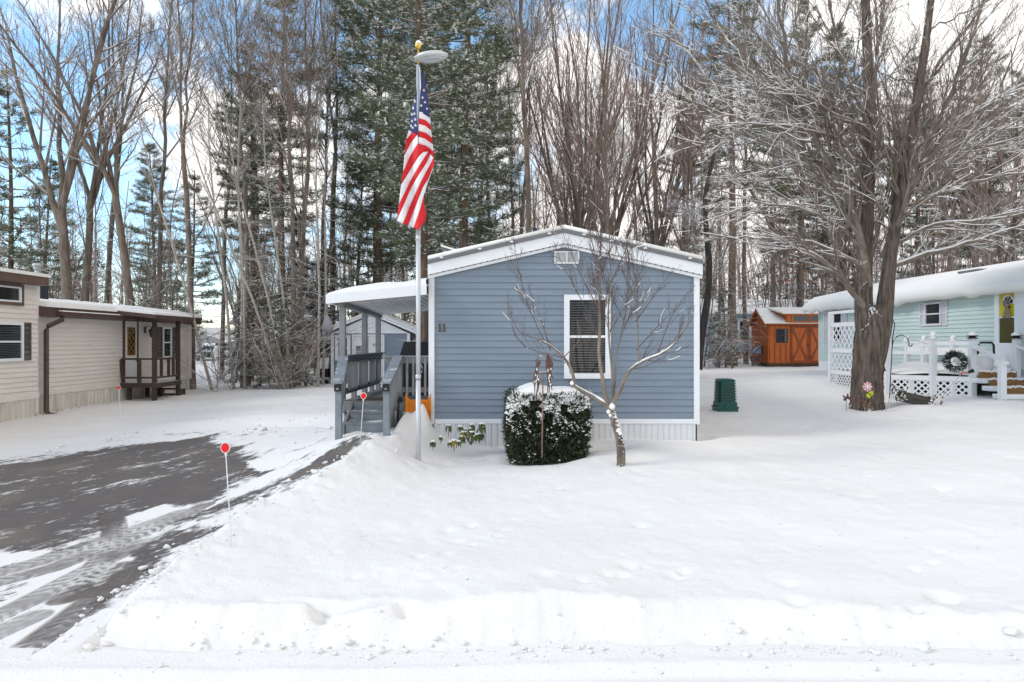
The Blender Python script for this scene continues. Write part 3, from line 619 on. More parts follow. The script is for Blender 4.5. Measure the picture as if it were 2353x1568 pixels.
for s in (-1, 1):
    e = -5.8 + s * 1.92
    b.prism([(-5.8, SY - .18, 3.10), (e, SY - .18, 2.27), (e, SY - .18, 2.42), (-5.8, SY - .18, 3.17)], (0, .06, 0)); b.prism([(-5.8, SY - .1, 3.06), (e, SY - .1, 2.3), (e, SY - .1, 2.36), (-5.8, SY - .1, 3.12)], (0, 4.2, 0))
b.build('roof', 'white', shed)
b = MB()
for s in (-1, 1):
    e = -5.8 + s * 1.94; b.prism([(-5.8, SY - .2, 3.175), (e, SY - .2, 2.425), (e, SY - .2, 2.47), (-5.8, SY - .2, 3.235)], (0, 4.4, 0))
b.build('roof_snow', 'roof_snow', shed)
window(shed, (-6.93, SY - .012, 1.2), UX, NY, .62, 1.04, .13, proud=.06)
dx0, dx1 = -6.48, -5.30
b = MB(); b.box(dx0 - .07, dx0, SY - .05, SY, .35, 2.27); b.box(dx1, dx1 + .07, SY - .05, SY, .35, 2.27); b.box(dx0, dx1, SY - .05, SY, 2.2, 2.268); b.build('door_frame', 'white', shed)
dm = (dx0 + dx1) / 2
d1 = MB(); d1.box(dx0 + .01, dm - .012, SY - .04, SY - .01, .35, 2.19); d1 = d1.build('door', 'white_paint', shed)
d2 = MB(); d2.box(dm + .012, dx1 - .01, SY - .04, SY - .01, .35, 2.19); d2.box(dm + .05, dm + .07, SY - .048, SY - .04, .5, 2.1); d2 = d2.build('door', 'white_paint', shed)
b = MB(); fx0, fx1 = -6.39, -5.97; fz = 1.40
for i in range(7): b.box(fx0 if i < 4 else fx0 + .16, fx1, SY - .046, SY - .041, fz + i * .062, fz + i * .062 + .03)
b.mi = 1; b.box(fx0, fx0 + .16, SY - .047, SY - .041, fz + .235, fz + .40); b.build('flag_panel', ['black', 'drip'], d1); d1['label'] = 'white door with a black striped flag panel'
b = MB(); GL = {'B': [(0, 0, 0, 1), (0, 1, .6, 1), (.6, 1, .6, .5), (0, .5, .6, .5), (.6, .5, .6, 0), (0, 0, .6, 0)], 'E': [(0, 0, 0, 1), (0, 1, .6, 1), (0, .5, .5, .5), (0, 0, .6, 0)],
     'A': [(0, 0, .3, 1), (.3, 1, .6, 0), (.12, .4, .48, .4)], 'C': [(.6, 1, 0, 1), (0, 1, 0, 0), (0, 0, .6, 0)], 'H': [(0, 0, 0, 1), (.6, 0, .6, 1), (0, .5, .6, .5)]}
for i, ch in enumerate('BEACH'):
    for a, c, e, f in GL[ch]: b.bar((-5.70 + i * .075 + a * .075, SY - .044, 1.80 + c * .085), (-5.70 + i * .075 + e * .075, SY - .044, 1.80 + f * .085), .008, .016, (0, -1, 0))
b.build('lettering', 'black', d2)
b = MB(); b.box(sx1 + .04, -3.62, SY + .4, SY + 2.2, .3, 2.15); b.box(-4.0, -3.97, SY + .34, SY + .4, 1.5, 1.8); lt = b.build('lean_to', 'drip', shed)

# ------------------------------------------------------------------ cream mobile home on the left
LX = -12.0
def ly(x): return -LX * F / (1176.5 - x)
lh = thing('mobile_home', (LX, 20, .15), 'cream mobile home with brown trim and a taller front section at the left', 'house')
yS, yE, yN = ly(75), ly(435), 10.0
b = MB(); clap(b, (LX, yS + .02, 0), UY, UX, .70, 2.72, .118, lambda z: (0, yE - yS), .03); b.box(LX - 4.2, LX - .005, yS, yE, .1, 2.7); b.build('low_wall', 'cream', lh)
b = MB(); clap(b, (LX + .12, yN, 0), UY, UX, .66, 3.40, .118, lambda z: (0, yS - yN), .03); b.box(LX - 4.2, LX + .112, yN, yS, .05, 3.4); b.build('tall_wall', 'cream', lh)
b = MB(); ribs(b, (LX + .005, yS, 0), UY, UX, yE - yS, .0, .62, .16, .02); b.build('skirting', 'creamskirt', lh)
b = MB(); ribs(b, (LX + .125, yN, 0), UY, UX, yS - yN, .0, .58, .16, .02); b.build('skirting', 'creamskirt', lh)
b = MB(); b.box(LX, LX + .045, yS, yE, .61, .705); b.box(LX + .12, LX + .165, yN, yS, .57, .665); b.build('belt_board', 'cream', lh)
b = MB(); b.box(LX + .02, LX + .14, yS - .10, yS + .06, 2.6, 3.38); b.box(LX, LX + .06, yE - .06, yE + .06, .6, 2.7); b.build('corner_trim', 'cream', lh)
b = MB(); b.box(LX - .2, LX + .42, yN, yS - .02, 3.38, 3.58); b.build('fascia', 'tanbrown', lh)
b = MB(); b.prism([(LX + .45, yN, 3.582), (LX + .45, yN, 3.66), (LX - 2, yN, 3.95), (LX - 4.4, yN, 3.6), (LX - 4.4, yN, 3.582)], (0, yS - yN + .02, 0)); b.build('tall_roof_snow', 'roof_snow', lh)
b = MB(); b.box(LX - .1, LX + .30, yS + .02, yE + .35, 2.62, 2.80); b.prism([(LX + .3, yS + .02, 2.80), (LX + .3, yS + .02, 2.86), (LX - 2.1, yS + .02, 3.2), (LX - 4.4, yS + .02, 2.9), (LX - 4.4, yS + .02, 2.8)], (0, yE - yS + .4, 0)); b.build('roof', 'brown', lh)
b = MB(); n = 40; vs = []
for i in range(n + 1):
    y = yS + .05 + (yE - yS + .3) * i / n; dz = .02 * math.sin(i * 1.3) + .012 * math.sin(i * 3.1)
    vs += [(LX + .33, y, 2.862), (LX + .31, y, 2.97 + dz), (LX - .5, y, 3.10 + dz), (LX - 2.1, y, 3.3 + dz * .5), (LX - 4.4, y, 2.95)]
b.add(vs, [(5 * i + a, 5 * i + a + 5, 5 * i + a + 6, 5 * i + a + 1) for i in range(n) for a in range(4)]); b.add(vs[:5], [(0, 1, 2, 3, 4)]); b.add(vs[-5:], [(4, 3, 2, 1, 0)])
b.build('low_roof_snow', 'roof_snow', lh, True)
b = MB(); b.prism([(LX + .305, yS + .45, 2.63), (LX + .42, yS + .45, 2.66), (LX + .43, yS + .45, 2.76), (LX + .305, yS + .45, 2.76)], (0, ly(283) - yS - .5, 0)); b.mi = 1
b.prism([(LX + .31, yS + .5, 2.762), (LX + .42, yS + .5, 2.762), (LX + .40, yS + .5, 2.79), (LX + .32, yS + .5, 2.79)], (0, ly(283) - yS - .6, 0)); b.build('gutter', ['brown', 'roof_snow'], lh)
yd = ly(91)
b = MB(); b.tube([(LX + .36, yd + .35, 2.66), (LX + .36, yd + .33, 2.55), (LX + .20, yd + .03, 2.38), (LX + .17, yd, 2.28), (LX + .17, yd, .22), (LX + .25, yd, .13), (LX + .45, yd + .1, .1)], .06, 8); b.build('downspout', 'brown', lh, True)
yw = ly(37.5); b = MB(); c = V((LX + .143, yw - 1.3, 2.85))
o = window(lh, c, UY, UX, 2.6, .51, .07, frame='tanbrown', sash=False, proud=.05); b.box(LX + .145, LX + .19, yw - 2.5, yw - .08, 2.925, 2.965); b.box(LX + .145, LX + .19, yw - 2.5, yw - .08, 3.255, 3.295); b.box(LX + .145, LX + .191, yw - .14, yw - .08, 2.966, 3.254); b.build('inner_sash', 'white', o)
y1 = ly(36); window(lh, (LX + .143, y1 - .6, 1.52), UY, UX, 1.2, .93, .07, blind=True, proud=.06)
shutter(lh, (LX + .14, (ly(37) + ly(56)) / 2, 1.53), UY, UX, ly(56) - ly(37), .92, 'shutter')
# door with its diamond window, lantern, far window
dy0, dy1 = ly(283), ly(311.6)
b = MB(); b.box(LX, LX + .065, dy0 - .06, dy0, .72, 2.62); b.box(LX, LX + .065, dy1, dy1 + .06, .72, 2.62); b.box(LX, LX + .065, dy0 - .06, dy1 + .06, 2.622, 2.66); fr = b.build('door_frame', 'brown', lh)
b = MB(); b.box(LX + .0325, LX + .045, dy0 + .005, dy1 - .005, .72, 2.61); door = b.build('door', 'white_paint', lh)
gy0, gy1, gz0, gz1 = dy0 + .14, dy1 - .14, 1.56, 2.42
b = MB(); b.box(LX + .046, LX + .049, gy0, gy1, gz0, gz1); b.build('door_glass', 'glass', door)
b = MB(); q = lambda t, z: (LX + .056, gy0 + (gy1 - gy0) * t, gz0 + (gz1 - gz0) * z)
for i in range(-2, 5):
    for s in (1, -1):
        t0, z0_, t1, z1_ = 0, i / 4, 1, i / 4 + .5
        if z0_ < 0: t0 = -z0_ * 2; z0_ = 0
        if z1_ > 1: t1 = 1 - (z1_ - 1) * 2; z1_ = 1
        if t1 > t0: b.bar(q(t0, z0_ if s > 0 else 1 - z0_), q(t1, z1_ if s > 0 else 1 - z1_), .012, .022, (1, 0, 0))
for a, c in ((q(0, 0), q(1, 0)), (q(0, 1), q(1, 1)), (q(0, 0), q(0, 1)), (q(1, 0), q(1, 1))): b.bar(a, c, .02, .03, (1, 0, 0))
b.build('glazing_bars', 'brass', door)
b = MB(); b.lathe((LX + .075, dy1 - .06, 1.36), [(.015, 0), (.03, .02), (.015, .05)], 8); b.build('handle', 'dark', door)
lyy = ly(334.5); b = MB(); b.box(LX + .012, LX + .045, lyy - .14, lyy - .06, 2.26, 2.46); b.tube([(LX + .03, lyy - .1, 2.4), (LX + .12, lyy - .05, 2.48), (LX + .2, lyy, 2.46)], .012, 6)
b.lathe((LX + .2, lyy, 2.12), [(.05, 0), (.10, .2), (.115, .21), (.04, .29), (.015, .34)], 6); b.build('lantern', 'dark', lh)
window(lh, (LX + .022, (ly(370.6) + ly(390.7)) / 2, 1.42), UY, UX, ly(390.7) - ly(370.6), 1.06, .06, proud=.05)
shutter(lh, (LX + .022, (ly(359) + ly(369.5)) / 2, 1.44), UY, UX, ly(369.5) - ly(359), 1.04, 'shutter'); shutter(lh, (LX + .022, (ly(392) + ly(403)) / 2, 1.44), UY, UX, ly(403) - ly(392), 1.04, 'shutter')
b = MB(); c = P(90.5, 685, 18.8); b.box(c.x - .15, c.x + .15, 18.65, 18.95, 3.0, 3.72); b.build('chimney', 'slate', lh)
b = MB(); b.lathe((c.x - .05, 18.8, 3.72), [(.11, 0), (.11, .15), (.07, .17), (.07, .24), (.10, .25), (.10, .30), (.07, .31), (.13, .33), (.13, .38), (.10, .42)], 12); b.build('chimney_cap', 'galv', lh, True)

st = thing('wooden_stoop', (-11.4, 21.5, .2), 'dark brown wooden stoop with railings and a roof at the cream home door', 'porch')
sx, sy0, sy1, fz = -10.9, 20.85, 22.4, .72
b = MB()
for i in range(9): b.box(LX + .05, sx, sy0 + (sy1 - sy0) * i / 9 + .006, sy0 + (sy1 - sy0) * (i + 1) / 9, fz - .04, fz)
b.build('deck_floor', 'brownwood', st)
b = MB(); b.box(LX + .06, sx + .05, sy0 - .04, sy0, fz - .15, fz - .005); b.box(sx, sx + .05, sy0, sy1, fz - .15, fz - .005); b.build('deck_frame', 'brownwood', st)
for x, y in ((sx - .04, sy0 + .04), (sx - .04, sy1 - .04)):
    b = MB(); b.box(x - .055, x + .055, y - .055, y + .055, .05, 2.66); b.build('roof_post', 'brownwood', st)
for x, y in ((LX + .2, sy0 + .2), (LX + .2, sy1 - .3), (-11.5, sy1 - .1)):
    b = MB(); b.box(x - .05, x + .05, y - .05, y + .05, .05, fz - .045); b.build('leg', 'brownwood', st)
for z, nm in ((1.45, 'hand_rail'), (.88, 'bottom_rail')):
    b = MB(); b.box(LX + .06, sx - .1, sy0 - .01, sy0 + .05, z - .03, z + .03); b.build(nm, 'brownwood', st)
    b = MB(); b.box(sx - .07, sx - .01, sy0 + .1, sy1 - .1, z - .03, z + .03); b.build(nm, 'brownwood', st)
b = MB(); b.bar((LX + .12, sy0 + .02, .72), (LX + .04, sy0 + .02, 1.44), .09, .05); b.build('rail_post', 'brownwood', st)
b = MB(); b.box(-11.44, -11.34, sy0 - .005, sy0 + .045, .70, 1.42); b.build('rail_post', 'brownwood', st)
for y in (21.3, 21.75, 22.05): b = MB(); b.box(sx - .065, sx - .015, y - .055, y + .055, .86, 1.42); b.build('rail_slat', 'brownwood', st)
b = MB(); b.prism([(LX + .32, 20.2, 2.80), (-10.55, 20.2, 2.66), (-10.55, 20.2, 2.78), (LX + .32, 20.2, 2.90)], (0, 2.45, 0)); b.build('roof', 'brown', st)
b = MB(); b.prism([(LX + .25, 20.22, 2.905), (-10.58, 20.22, 2.785), (-10.62, 20.22, 2.86), (LX + .25, 20.22, 3.0)], (0, 2.41, 0)); b.build('roof_snow', 'roof_snow', st)
b = MB()
for i in range(2): b.box(-11.7, -11.0, sy1 + .02 + .27 * i, sy1 + .28 + .27 * i, .40 - .2 * i, .46 - .2 * i)
b.box(-11.72, -11.68, sy1, sy1 + .56, .1, .42); b.box(-11.02, -10.98, sy1, sy1 + .56, .1, .42); b.build('step', 'brownwood', st)
b = MB()
for i in range(16):
    y = 16.9 + i * .2 + rng.uniform(-.1, .1)
    if y < yS + 3.4: b.tube([(LX + .2, y, .08), (LX + .24 + rng.uniform(-.05, .1), y + rng.uniform(-.08, .08), .22)], .008, 4)
tag(b.build('dead_weed', 'brownbark'), 'dark dead weed stubs along the cream skirting', 'weeds', None, 'stuff')

# ------------------------------------------------------------------ mint mobile home on the right
RX = 12.4
def ry(x): return RX * F / (x - 1176.5)
rh = thing('mobile_home', (RX, 20, .7), 'mint green mobile home under a thick overhanging blanket of roof snow at the right', 'house')
ye = ry(1883); yn = 11.0; ez = 3.26
b = MB(); clap(b, (RX, yn, 0), UY, NX, 1.21, ez, .115, lambda z: (0, ye - yn), .03); b.box(RX + .005, RX + 4.2, yn, ye, .4, ez); b.build('wall', 'mint', rh)
b = MB(); b.box(RX - .03, RX, yn, ye, .45, 1.205); b.box(RX, RX + 4.2, ye, ye + .03, .45, 1.2); b.build('skirting', 'white', rh)
b = MB(); clap(b, (RX, ye + .005, 0), UX, UY, 1.21, ez, .115, lambda z: (0, 4.2)); b.box(RX - .03, RX + .06, ye - .02, ye + .03, 1.2, ez); b.build('end_wall', 'mint', rh)
b = MB(); b.prism([(RX - .28, yn, ez - .02), (RX - .28, yn, ez + .06), (14.4, yn, 4.0), (16.7, yn, 3.34), (16.7, yn, ez)], (0, ye - yn + .3, 0)); b.build('roof', 'white', rh)
b = MB(); n = 150; vs = []; fa = lambda y, s: float(fbm(np.array([y * 1.7]), np.array([s]), 123, 4)[0])
for i in range(n + 1):
    y = yn + (ye + .55 - yn) * i / n; e = min(1, max(0, (ye + .55 - y) / .5)) ** .5; d = .30 * fa(y, 1.0); jag = .40 * max(0, fa(y * 2.2, 5.0))
    prof = [(RX - .25, ez - .03), (RX - .40, ez - .09 - jag * .8 + d * .2), (RX - .52, ez + .02 - jag * .3), (RX - .55, ez + .17), (RX - .45, ez + .32), (RX - .2, ez + .50), (13.4, 4.02 + d * .1), (14.3, 4.27), (14.7, 4.24), (16.8, 3.5), (16.8, 3.3)]
    for x, z in prof: vs.append((x, y, (ez + (z - ez) * (.25 + .75 * e)) if z > ez else z))
m = len(prof); b.add(vs, [(m * i + a, m * i + a + 1, m * i + m + a + 1, m * i + m + a) for i in range(n) for a in range(m - 1)]); b.add(vs[-m:], [tuple(range(m))])
b.build('roof_snow', 'roof_snow', rh, True)
b = MB(); p = P(2165, 637, 24); 
def rs_(x): return 3.72 + (x - 12.2) / 1.2 * .29
b.box(13.25, 13.6, 19.4, 20.3, 4.0, 4.06); b.build('roof_vent', 'drip', rh)
ya, yb = ry(2167), ry(2129); window(rh, (RX - .022, (ya + yb) / 2, 2.45), UY, NX, yb - ya, .69, .06, frame='lilac', proud=.05)
for a, c in ((2116.5, 2128), (2168.5, 2180)): shutter(rh, (RX - .022, (ry(a) + ry(c)) / 2, 2.44), UY, NX, ry(a) - ry(c), .71, 'lilac')
ya, yb = ry(1938.4), ry(1906.7); window(rh, (RX - .022, (ya + yb) / 2, 1.95), UY, NX, yb - ya, 1.18, .07, frame='lilac', proud=.05)
for a, c in ((1895, 1905.5), (1939.5, 1948.5)): shutter(rh, (RX - .022, (ry(a) + ry(c)) / 2, 1.94), UY, NX, ry(a) - ry(c), 1.22, 'lilac')
yA, yB = ry(2352), ry(2290); yg0, yg1 = ry(2336), ry(2300.6)
b = MB(); b.box(RX - .06, RX, yA, yg0 - .002, 1.16, 3.24); b.box(RX - .06, RX, yg1 + .002, yB, 1.16, 3.24); b.box(RX - .06, RX, yg0, yg1, 3.2, 3.24); b.box(RX - .06, RX, yg0, yg1, 1.16, 1.95); b.box(RX - .058, RX - .031, yg0, yg1, 2.575, 2.61)
dr = b.build('storm_door', 'white', rh)
b = MB(); b.box(RX - .037, RX - .032, yg0 + .001, yg1 - .001, 2.612, 3.199); b.build('upper_panel', 'yellow', dr)
b = MB(); b.box(RX - .037, RX - .032, yg0 + .001, yg1 - .001, 1.951, 2.574); b.build('lower_glass', 'olive', dr)
b = MB(); cy, cz = (yg0 + yg1) / 2 - .05, 2.93; R0 = .20
b.lathe((0, 0, 0), [(.001, 0), (R0, 0), (R0, .008), (.001, .008)], 20); b.v = [(RX - .039 - h, cy + x * .9, cz + max(y, 0)) for x, y, h in b.v]
b.mi = 1
for i in range(5):
    a = math.pi * i / 4; b.bar((RX - .051, cy, cz + .005), (RX - .051, cy + math.cos(a) * R0 * .9, cz + math.sin(a) * R0), .012, .02, (1, 0, 0))
arc = [(RX - .051, cy + math.cos(math.pi * i / 12) * R0 * .95, cz + math.sin(math.pi * i / 12) * R0 * 1.05) for i in range(13)]; b.tube(arc, .018, 6)
b.build('fan_light', ['glass', 'white'], dr)
b = MB(); b.box(RX - .10, RX + .02, yA - .14, yA - .02, .9, ez); b.build('door_trim', 'white', rh)
b = MB(); b.box(RX - .037, RX - .032, yn + .3, yA - .35, 1.6, 3.1); b.build('dark_window', 'glass', rh)
b = MB(); c = P((2400 + 1015 / 3.135) / 1.3056, (750 + 1020 / 3.135) / 1.3056, 21.4); yy = ry((2400 + 1015 / 3.135) / 1.3056)
b.box(RX - .09, RX - .016, yy - .12, yy + .12, 1.52, 1.74); b.tube([(RX - .05, yy - .1, 1.52), (RX - .06, yy - .2, 1.3), (RX - .06, yy - .32, 1.2)], .025, 6); b.build('outlet_box', 'ribbon', rh)
b = MB(); yy = ry((2400 + 1685 / 3.135) / 1.3056); b.box(RX - .06, RX - .016, yy - .06, yy + .06, 1.52, 1.62); b.build('outlet_box', 'shutter', rh)
b = MB(); r4 = random.Random(8); c0 = V((RX - .075, cy - .02, 2.93))
for i in range(6):
    a = r4.uniform(0, 6.28); e = c0 + V((-.01, math.cos(a) * .13, math.sin(a) * .09)); b.tube([c0, (c0 + e) / 2 + V((-.05, 0, .02)), e, c0 + V((-.02, 0, 0))], [.02, .045, .05, .02], 6)
for s in (-1, 1): b.prism([c0 + V((-.02, s * .02, 0)), c0 + V((-.03, s * .14, -.36)), c0 + V((-.03, s * .05, -.38)), c0 + V((-.02, -s * .02, -.02))], (-.012, 0, 0))
tag(b.build('ribbon_bow', 'ribbon', None, True), 'brown burlap bow with long tails hung on the yellow door', 'bow')

# ------------------------------------------------------------------ white deck in front of it
dk = thing('front_deck', (10.6, 18.5, .7), 'white railed deck with lattice skirting and stairs in front of the mint home', 'deck')
A0, A, B_, Cc = V((9.58, 20.6, 0)), V((9.63, 17.5, 0)), V((10.42, 16.9, 0)), V((11.06, 16.4, 0)); dz = 1.14
b = MB(); b.prism([A0 + UZ * 1.08, A + UZ * 1.08, Cc + UZ * 1.08, V((12.38, 16.4, 1.08)), V((12.38, 20.6, 1.08))], (0, 0, .06)); b.build('deck_floor', 'white_paint', dk)
b = MB(); vs = []; n = 14
poly = [A0, A, B_, Cc]; r5 = random.Random(4)
def dk_edge(t): 
    y = 16.45 + t * 4.1
    x0 = 9.66 if y > 17.5 else (9.63 + (17.5 - y) * 1.43 / 1.1); return x0 + .05, y
for j in range(n + 1):
    x0, y = dk_edge(j / n)
    for i in range(9):
        x = x0 + (12.36 - x0) * i / 8; vs.append((x, y, dz + .10 + .14 * fa(x * 1.3 + 5, y) + (.12 if 6 <= i else 0) + (0 if 0 < i < 8 and 0 < j < n else -.06)))
b.add(vs, [(j * 9 + i, j * 9 + i + 1, (j + 1) * 9 + i + 1, (j + 1) * 9 + i) for j in range(n) for i in range(8)]); b.build('deck_snow', 'roof_snow', dk, True)
def edge_board(p, q, z0, z1, th, nm, m='white_paint'):
    b = MB(); p, q = V(p), V(q); b.bar(p + UZ * (z0 + z1) / 2, q + UZ * (z0 + z1) / 2, th, z1 - z0); return b.build(nm, m, dk)
def lattice(p, q, z0, z1, cell=.15, nm='lattice_panel', back=True):
    p, q = V(p), V(q); L = (q - p).length; u = (q - p) / L; n = u.cross(UZ); b = MB(); H = z1 - z0; k = int((L + H) / cell) + 1
    for i in range(k):
        s = i * cell
        for sg in (0, 1):
            t0, h0 = (s, 0) if s <= L else (L, s - L); t1, h1 = (s - H, H) if s - H >= 0 else (0, s)
            if sg: h0, h1 = H - h0, H - h1
            if abs(t0 - t1) > .02: b.bar(p + u * t0 + UZ * (z0 + h0) + n * .007 * (1 if sg else -1), p + u * t1 + UZ * (z0 + h1) + n * .007 * (1 if sg else -1), .012, .038)
    o = b.build(nm, 'white_paint', dk)
    return o
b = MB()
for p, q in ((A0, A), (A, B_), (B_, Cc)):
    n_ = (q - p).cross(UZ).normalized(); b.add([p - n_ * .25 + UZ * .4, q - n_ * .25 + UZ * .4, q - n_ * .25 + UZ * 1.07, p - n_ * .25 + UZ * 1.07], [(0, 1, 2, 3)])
b.build('under_deck_shade', 'black', dk)  # black sheets standing in for the shade under the deck
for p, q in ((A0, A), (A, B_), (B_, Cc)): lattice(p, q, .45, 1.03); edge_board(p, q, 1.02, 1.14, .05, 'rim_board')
def post(p, z0, z1, w=.13, cap='ball', m='white_paint'):
    b = MB(); b.box(p.x - w / 2, p.x + w / 2, p.y - w / 2, p.y + w / 2, z0, z1); o = b.build('post', m, dk); b = MB()
    if cap == 'ball': b.lathe((p.x, p.y, z1), [(.10, 0), (.11, .03), (.05, .05), (.075, .09), (.07, .14), (.03, .18)], 12); b.build('post_cap', 'roof_snow', o, True)
    elif cap == 'light':
        b.lathe((p.x, p.y, z1), [(.13, 0), (.13, .012), (.07, .03), (.07, .05), (.12, .055), (.12, .07)], 12); b.mi = 1; b.lathe((p.x, p.y, z1 + .071), [(.115, 0), (.11, .03), (.06, .08), (.02, .095)], 12)
        b.build('post_light', ['black', 'roof_snow'], o, True)
    return o
post(A, .5, 2.03); post(B_, .5, 2.05); post(V((10.05, 17.19, 0)), .5, 1.03, .1, None); post(V((10.75, 16.64, 0)), .5, 1.03, .08, None)
post(Cc, .5, 2.06, .125, 'light'); post(V((12.12, 16.4, 0)), .6, 2.06, .125, 'light')
for z0, z1, nm in ((1.86, 1.92, 'hand_rail'), (1.62, 1.75, 'rail_board')): edge_board(A, B_, z0 - (0 if z0 > 1.8 else -.05), z1, .05, nm)
for z0, z1, nm in ((1.90, 1.97, 'hand_rail'),): edge_board(B_, Cc, z0, z1, .05, nm)
bp = [V((11.8, y, 0)) for y in (20.4, 19.55, 18.25)]
for p in bp[1:]: post(p, 1.1, 1.98)
post(bp[0], 1.1, 1.98)
for p, q in ((bp[0], bp[1]), (bp[1], bp[2]), (bp[2], V((11.8, 17.5, 0)))):
    edge_board(p, q, 1.93, 2.0, .05, 'hand_rail'); edge_board(p, q, 1.62, 1.82, .045, 'rail_board', 'roof_snow')
# privacy screen along the left side
s1 = V((9.6, 18.2, 0)); lattice(A0, s1, 1.78, 2.42, .25); lattice(A0, s1, 1.12, 1.66, .25)
for z0, z1 in ((2.42, 2.54), (1.66, 1.78), (1.02, 1.13), (2.80, 2.88)): edge_board(A0, s1, z0, z1, .06, 'screen_rail')
post(A0 + V((0, -.1, 0)), .5, 2.86, .12, None); post(s1, .5, 2.88, .1, None)
# stairs toward the road
for i, (y, z) in enumerate(((16.30, 1.06), (15.95, .90), (15.6, .74))):
    b = MB(); b.box(10.98, 12.2, y - .32, y, z - .05, z); b.build('step_tread', 'white_paint', dk)
    b = MB(); b.box(11.0, 12.18, y - .31, y + .03, z + .002, z + .055); b.build('step_snow', 'roof_snow', dk)
    b = MB(); b.box(11.15, 12.05, y - .005, y + .02, z + .05, z + .21); b.mi = 1
    for k in range(16): x = 11.17 + k * .055; b.lathe((x, y - .008, z + .17 + .03 * rng.random()), [(.01, 0), (.035, .02), (.02, .05)], 6)
    b.build('step_riser', ['stepwood', 'roof_snow'], dk)
nl = V((11.02, 15.35, 0)); post(nl, .4, 1.50, .125, None); post(V((12.2, 15.35, 0)), .4, 1.50, .125, None)
for x0, x1 in ((11.06, 11.02), (12.12, 12.2)):
    b = MB(); b.bar((x0, 16.38, 1.90), (x1, 15.22, 1.50), .13, .06); b.build('stair_hand_rail', 'white_paint', dk)

def needle_blob(mb, c, r, n, ln, wd, rnd, axis=None):
    for _ in range(n):
        d = V((rnd.gauss(0, 1), rnd.gauss(0, 1), rnd.gauss(0, 1))).normalized(); p = V(c) + V((rnd.uniform(-r, r), rnd.uniform(-r, r), rnd.uniform(-r, r)))
        s = d.cross(V((rnd.random(), rnd.random(), rnd.random() + .1))).normalized() * wd; mb.add([p - s, p + s, p + d * ln], [(0, 1, 2)])
wr = thing('christmas_wreath', (10.85, 16.48, 1.2), 'dark evergreen wreath leaning between the white deck posts', 'wreath')
b = MB(); c = P((2650 + 965 / 4.48) / 1.3056, (900 + 830 / 4.48) / 1.3056, 16.52); rw = random.Random(6)
wu, wv = V((.788, -.615, 0)), V((0, .12, 1))
for i in range(60):
    a = i / 60 * 6.283; p = c + wu * math.cos(a) * .145 + wv * math.sin(a) * .145; b.mi = 0
    for _ in range(16):
        d = (wu * (math.cos(a) + rw.uniform(-.8, .8)) + wv * (math.sin(a) + rw.uniform(-.8, .8)) + V((rw.uniform(-.5, .5), -rw.uniform(0, .8), 0))).normalized(); s = d.cross(V((0, 1, .1))).normalized() * .013
        e = p + V((rw.uniform(-.04, .04), rw.uniform(-.03, .03), rw.uniform(-.04, .04))); b.mi = 1 if rw.random() < .10 else 0; b.add([e - s, e + s, e + d * rw.uniform(.08, .16)], [(0, 1, 2)])
b.build('greenery', ['wreath', 'roof_snow'], wr)
b = MB()
for dx, dzz in ((.0, -.06), (.06, -.02), (-.05, .03)): b.lathe(c + wu * dx + UZ * dzz + V((0, -.08, 0)), [(.01, -.035), (.03, -.02), (.035, 0), (.03, .02), (.01, .035)], 8)
b.build('bauble', mat('pale_bauble', (.55, .47, .36), .4), wr, True)
bk = thing('plastic_bucket', (11.75, 16.75, 1.2), 'white plastic bucket with a black handle on the deck by the stairs', 'bucket')
b = MB(); b.lathe((11.72, 16.9, 1.2), [(.13, 0), (.16, .2), (.20, .42), (.22, .44), (.22, .48), (.18, .48)], 16); b.build('bucket_body', 'white_paint', bk, True)
b = MB(); b.tube([(11.52, 16.88, 1.66), (11.53, 16.88, 1.90), (11.58, 16.88, 1.96), (11.86, 16.88, 1.96), (11.91, 16.88, 1.90), (11.92, 16.88, 1.66)], .026, 8); b.build('bucket_handle', 'black', bk, True)
b = MB(); b.lathe((12.42 - .18, 15.9, 1.5), [(.05, 0), (.08, .04), (.085, .22), (.09, .24)], 12); tag(b.build('red_cup', 'reflector', None, True), 'small red container at the right edge of the deck stairs', 'cup')

# ------------------------------------------------------------------ orange garden shed
oy = 34.6; ox = 12.98; osd = thing('garden_shed', (ox, oy, .8), 'orange stained wooden shed with a dormer and crossed barn doors', 'shed')
b = MB(); b.box(ox, ox + 3.66, oy, oy + 2.4, .88, 2.84); b.prism([(ox, oy, 2.84), (ox, oy + 2.4, 2.84), (ox, oy + 1.2, 3.60)], (3.66, 0, 0)); b.build('wall', 'orange', osd)
b = MB()
for i in range(13): x = ox + .05 + i * .28; b.box(x, x + .035, oy - .018, oy - .001, .9, 2.80)
for i in range(9): y = oy + .1 + i * .27; b.box(ox - .018, ox - .001, y, y + .035, .9, 2.86 + .62 * (1 - abs(y - oy - 1.2) / 1.2))
b.build('batten', 'orangedark', osd)
b = MB(); b.box(ox - .02, ox + 3.68, oy + .02, oy + 2.38, .74, .88); b.build('skid_base', 'litter', osd)
for s, yy in ((-1, oy - .12), (1, oy + 2.52)):
    b = MB(); b.prism([(ox - .22, oy + 1.2, 3.56), (ox - .22, yy, 2.76), (ox - .22, yy, 2.86), (ox - .22, oy + 1.2, 3.68)], (.10, 0, 0)); b.build('rake_board', 'orange', osd)
    b = MB(); b.prism([(ox - .15, oy + 1.2, 3.60), (ox - .15, yy, 2.80), (ox - .15, yy, 2.86), (ox - .15, oy + 1.2, 3.67)], (4.0, 0, 0)); b.build('roof', 'orangedark', osd)
    b = MB(); b.prism([(ox - .2, oy + 1.2, 3.69), (ox - .2, yy - s * .04, 2.85), (ox - .2, yy - s * .04, 2.90), (ox - .2, oy + 1.2, 3.75)], (4.1, 0, 0)); b.build('roof_snow', 'roof_snow', osd)
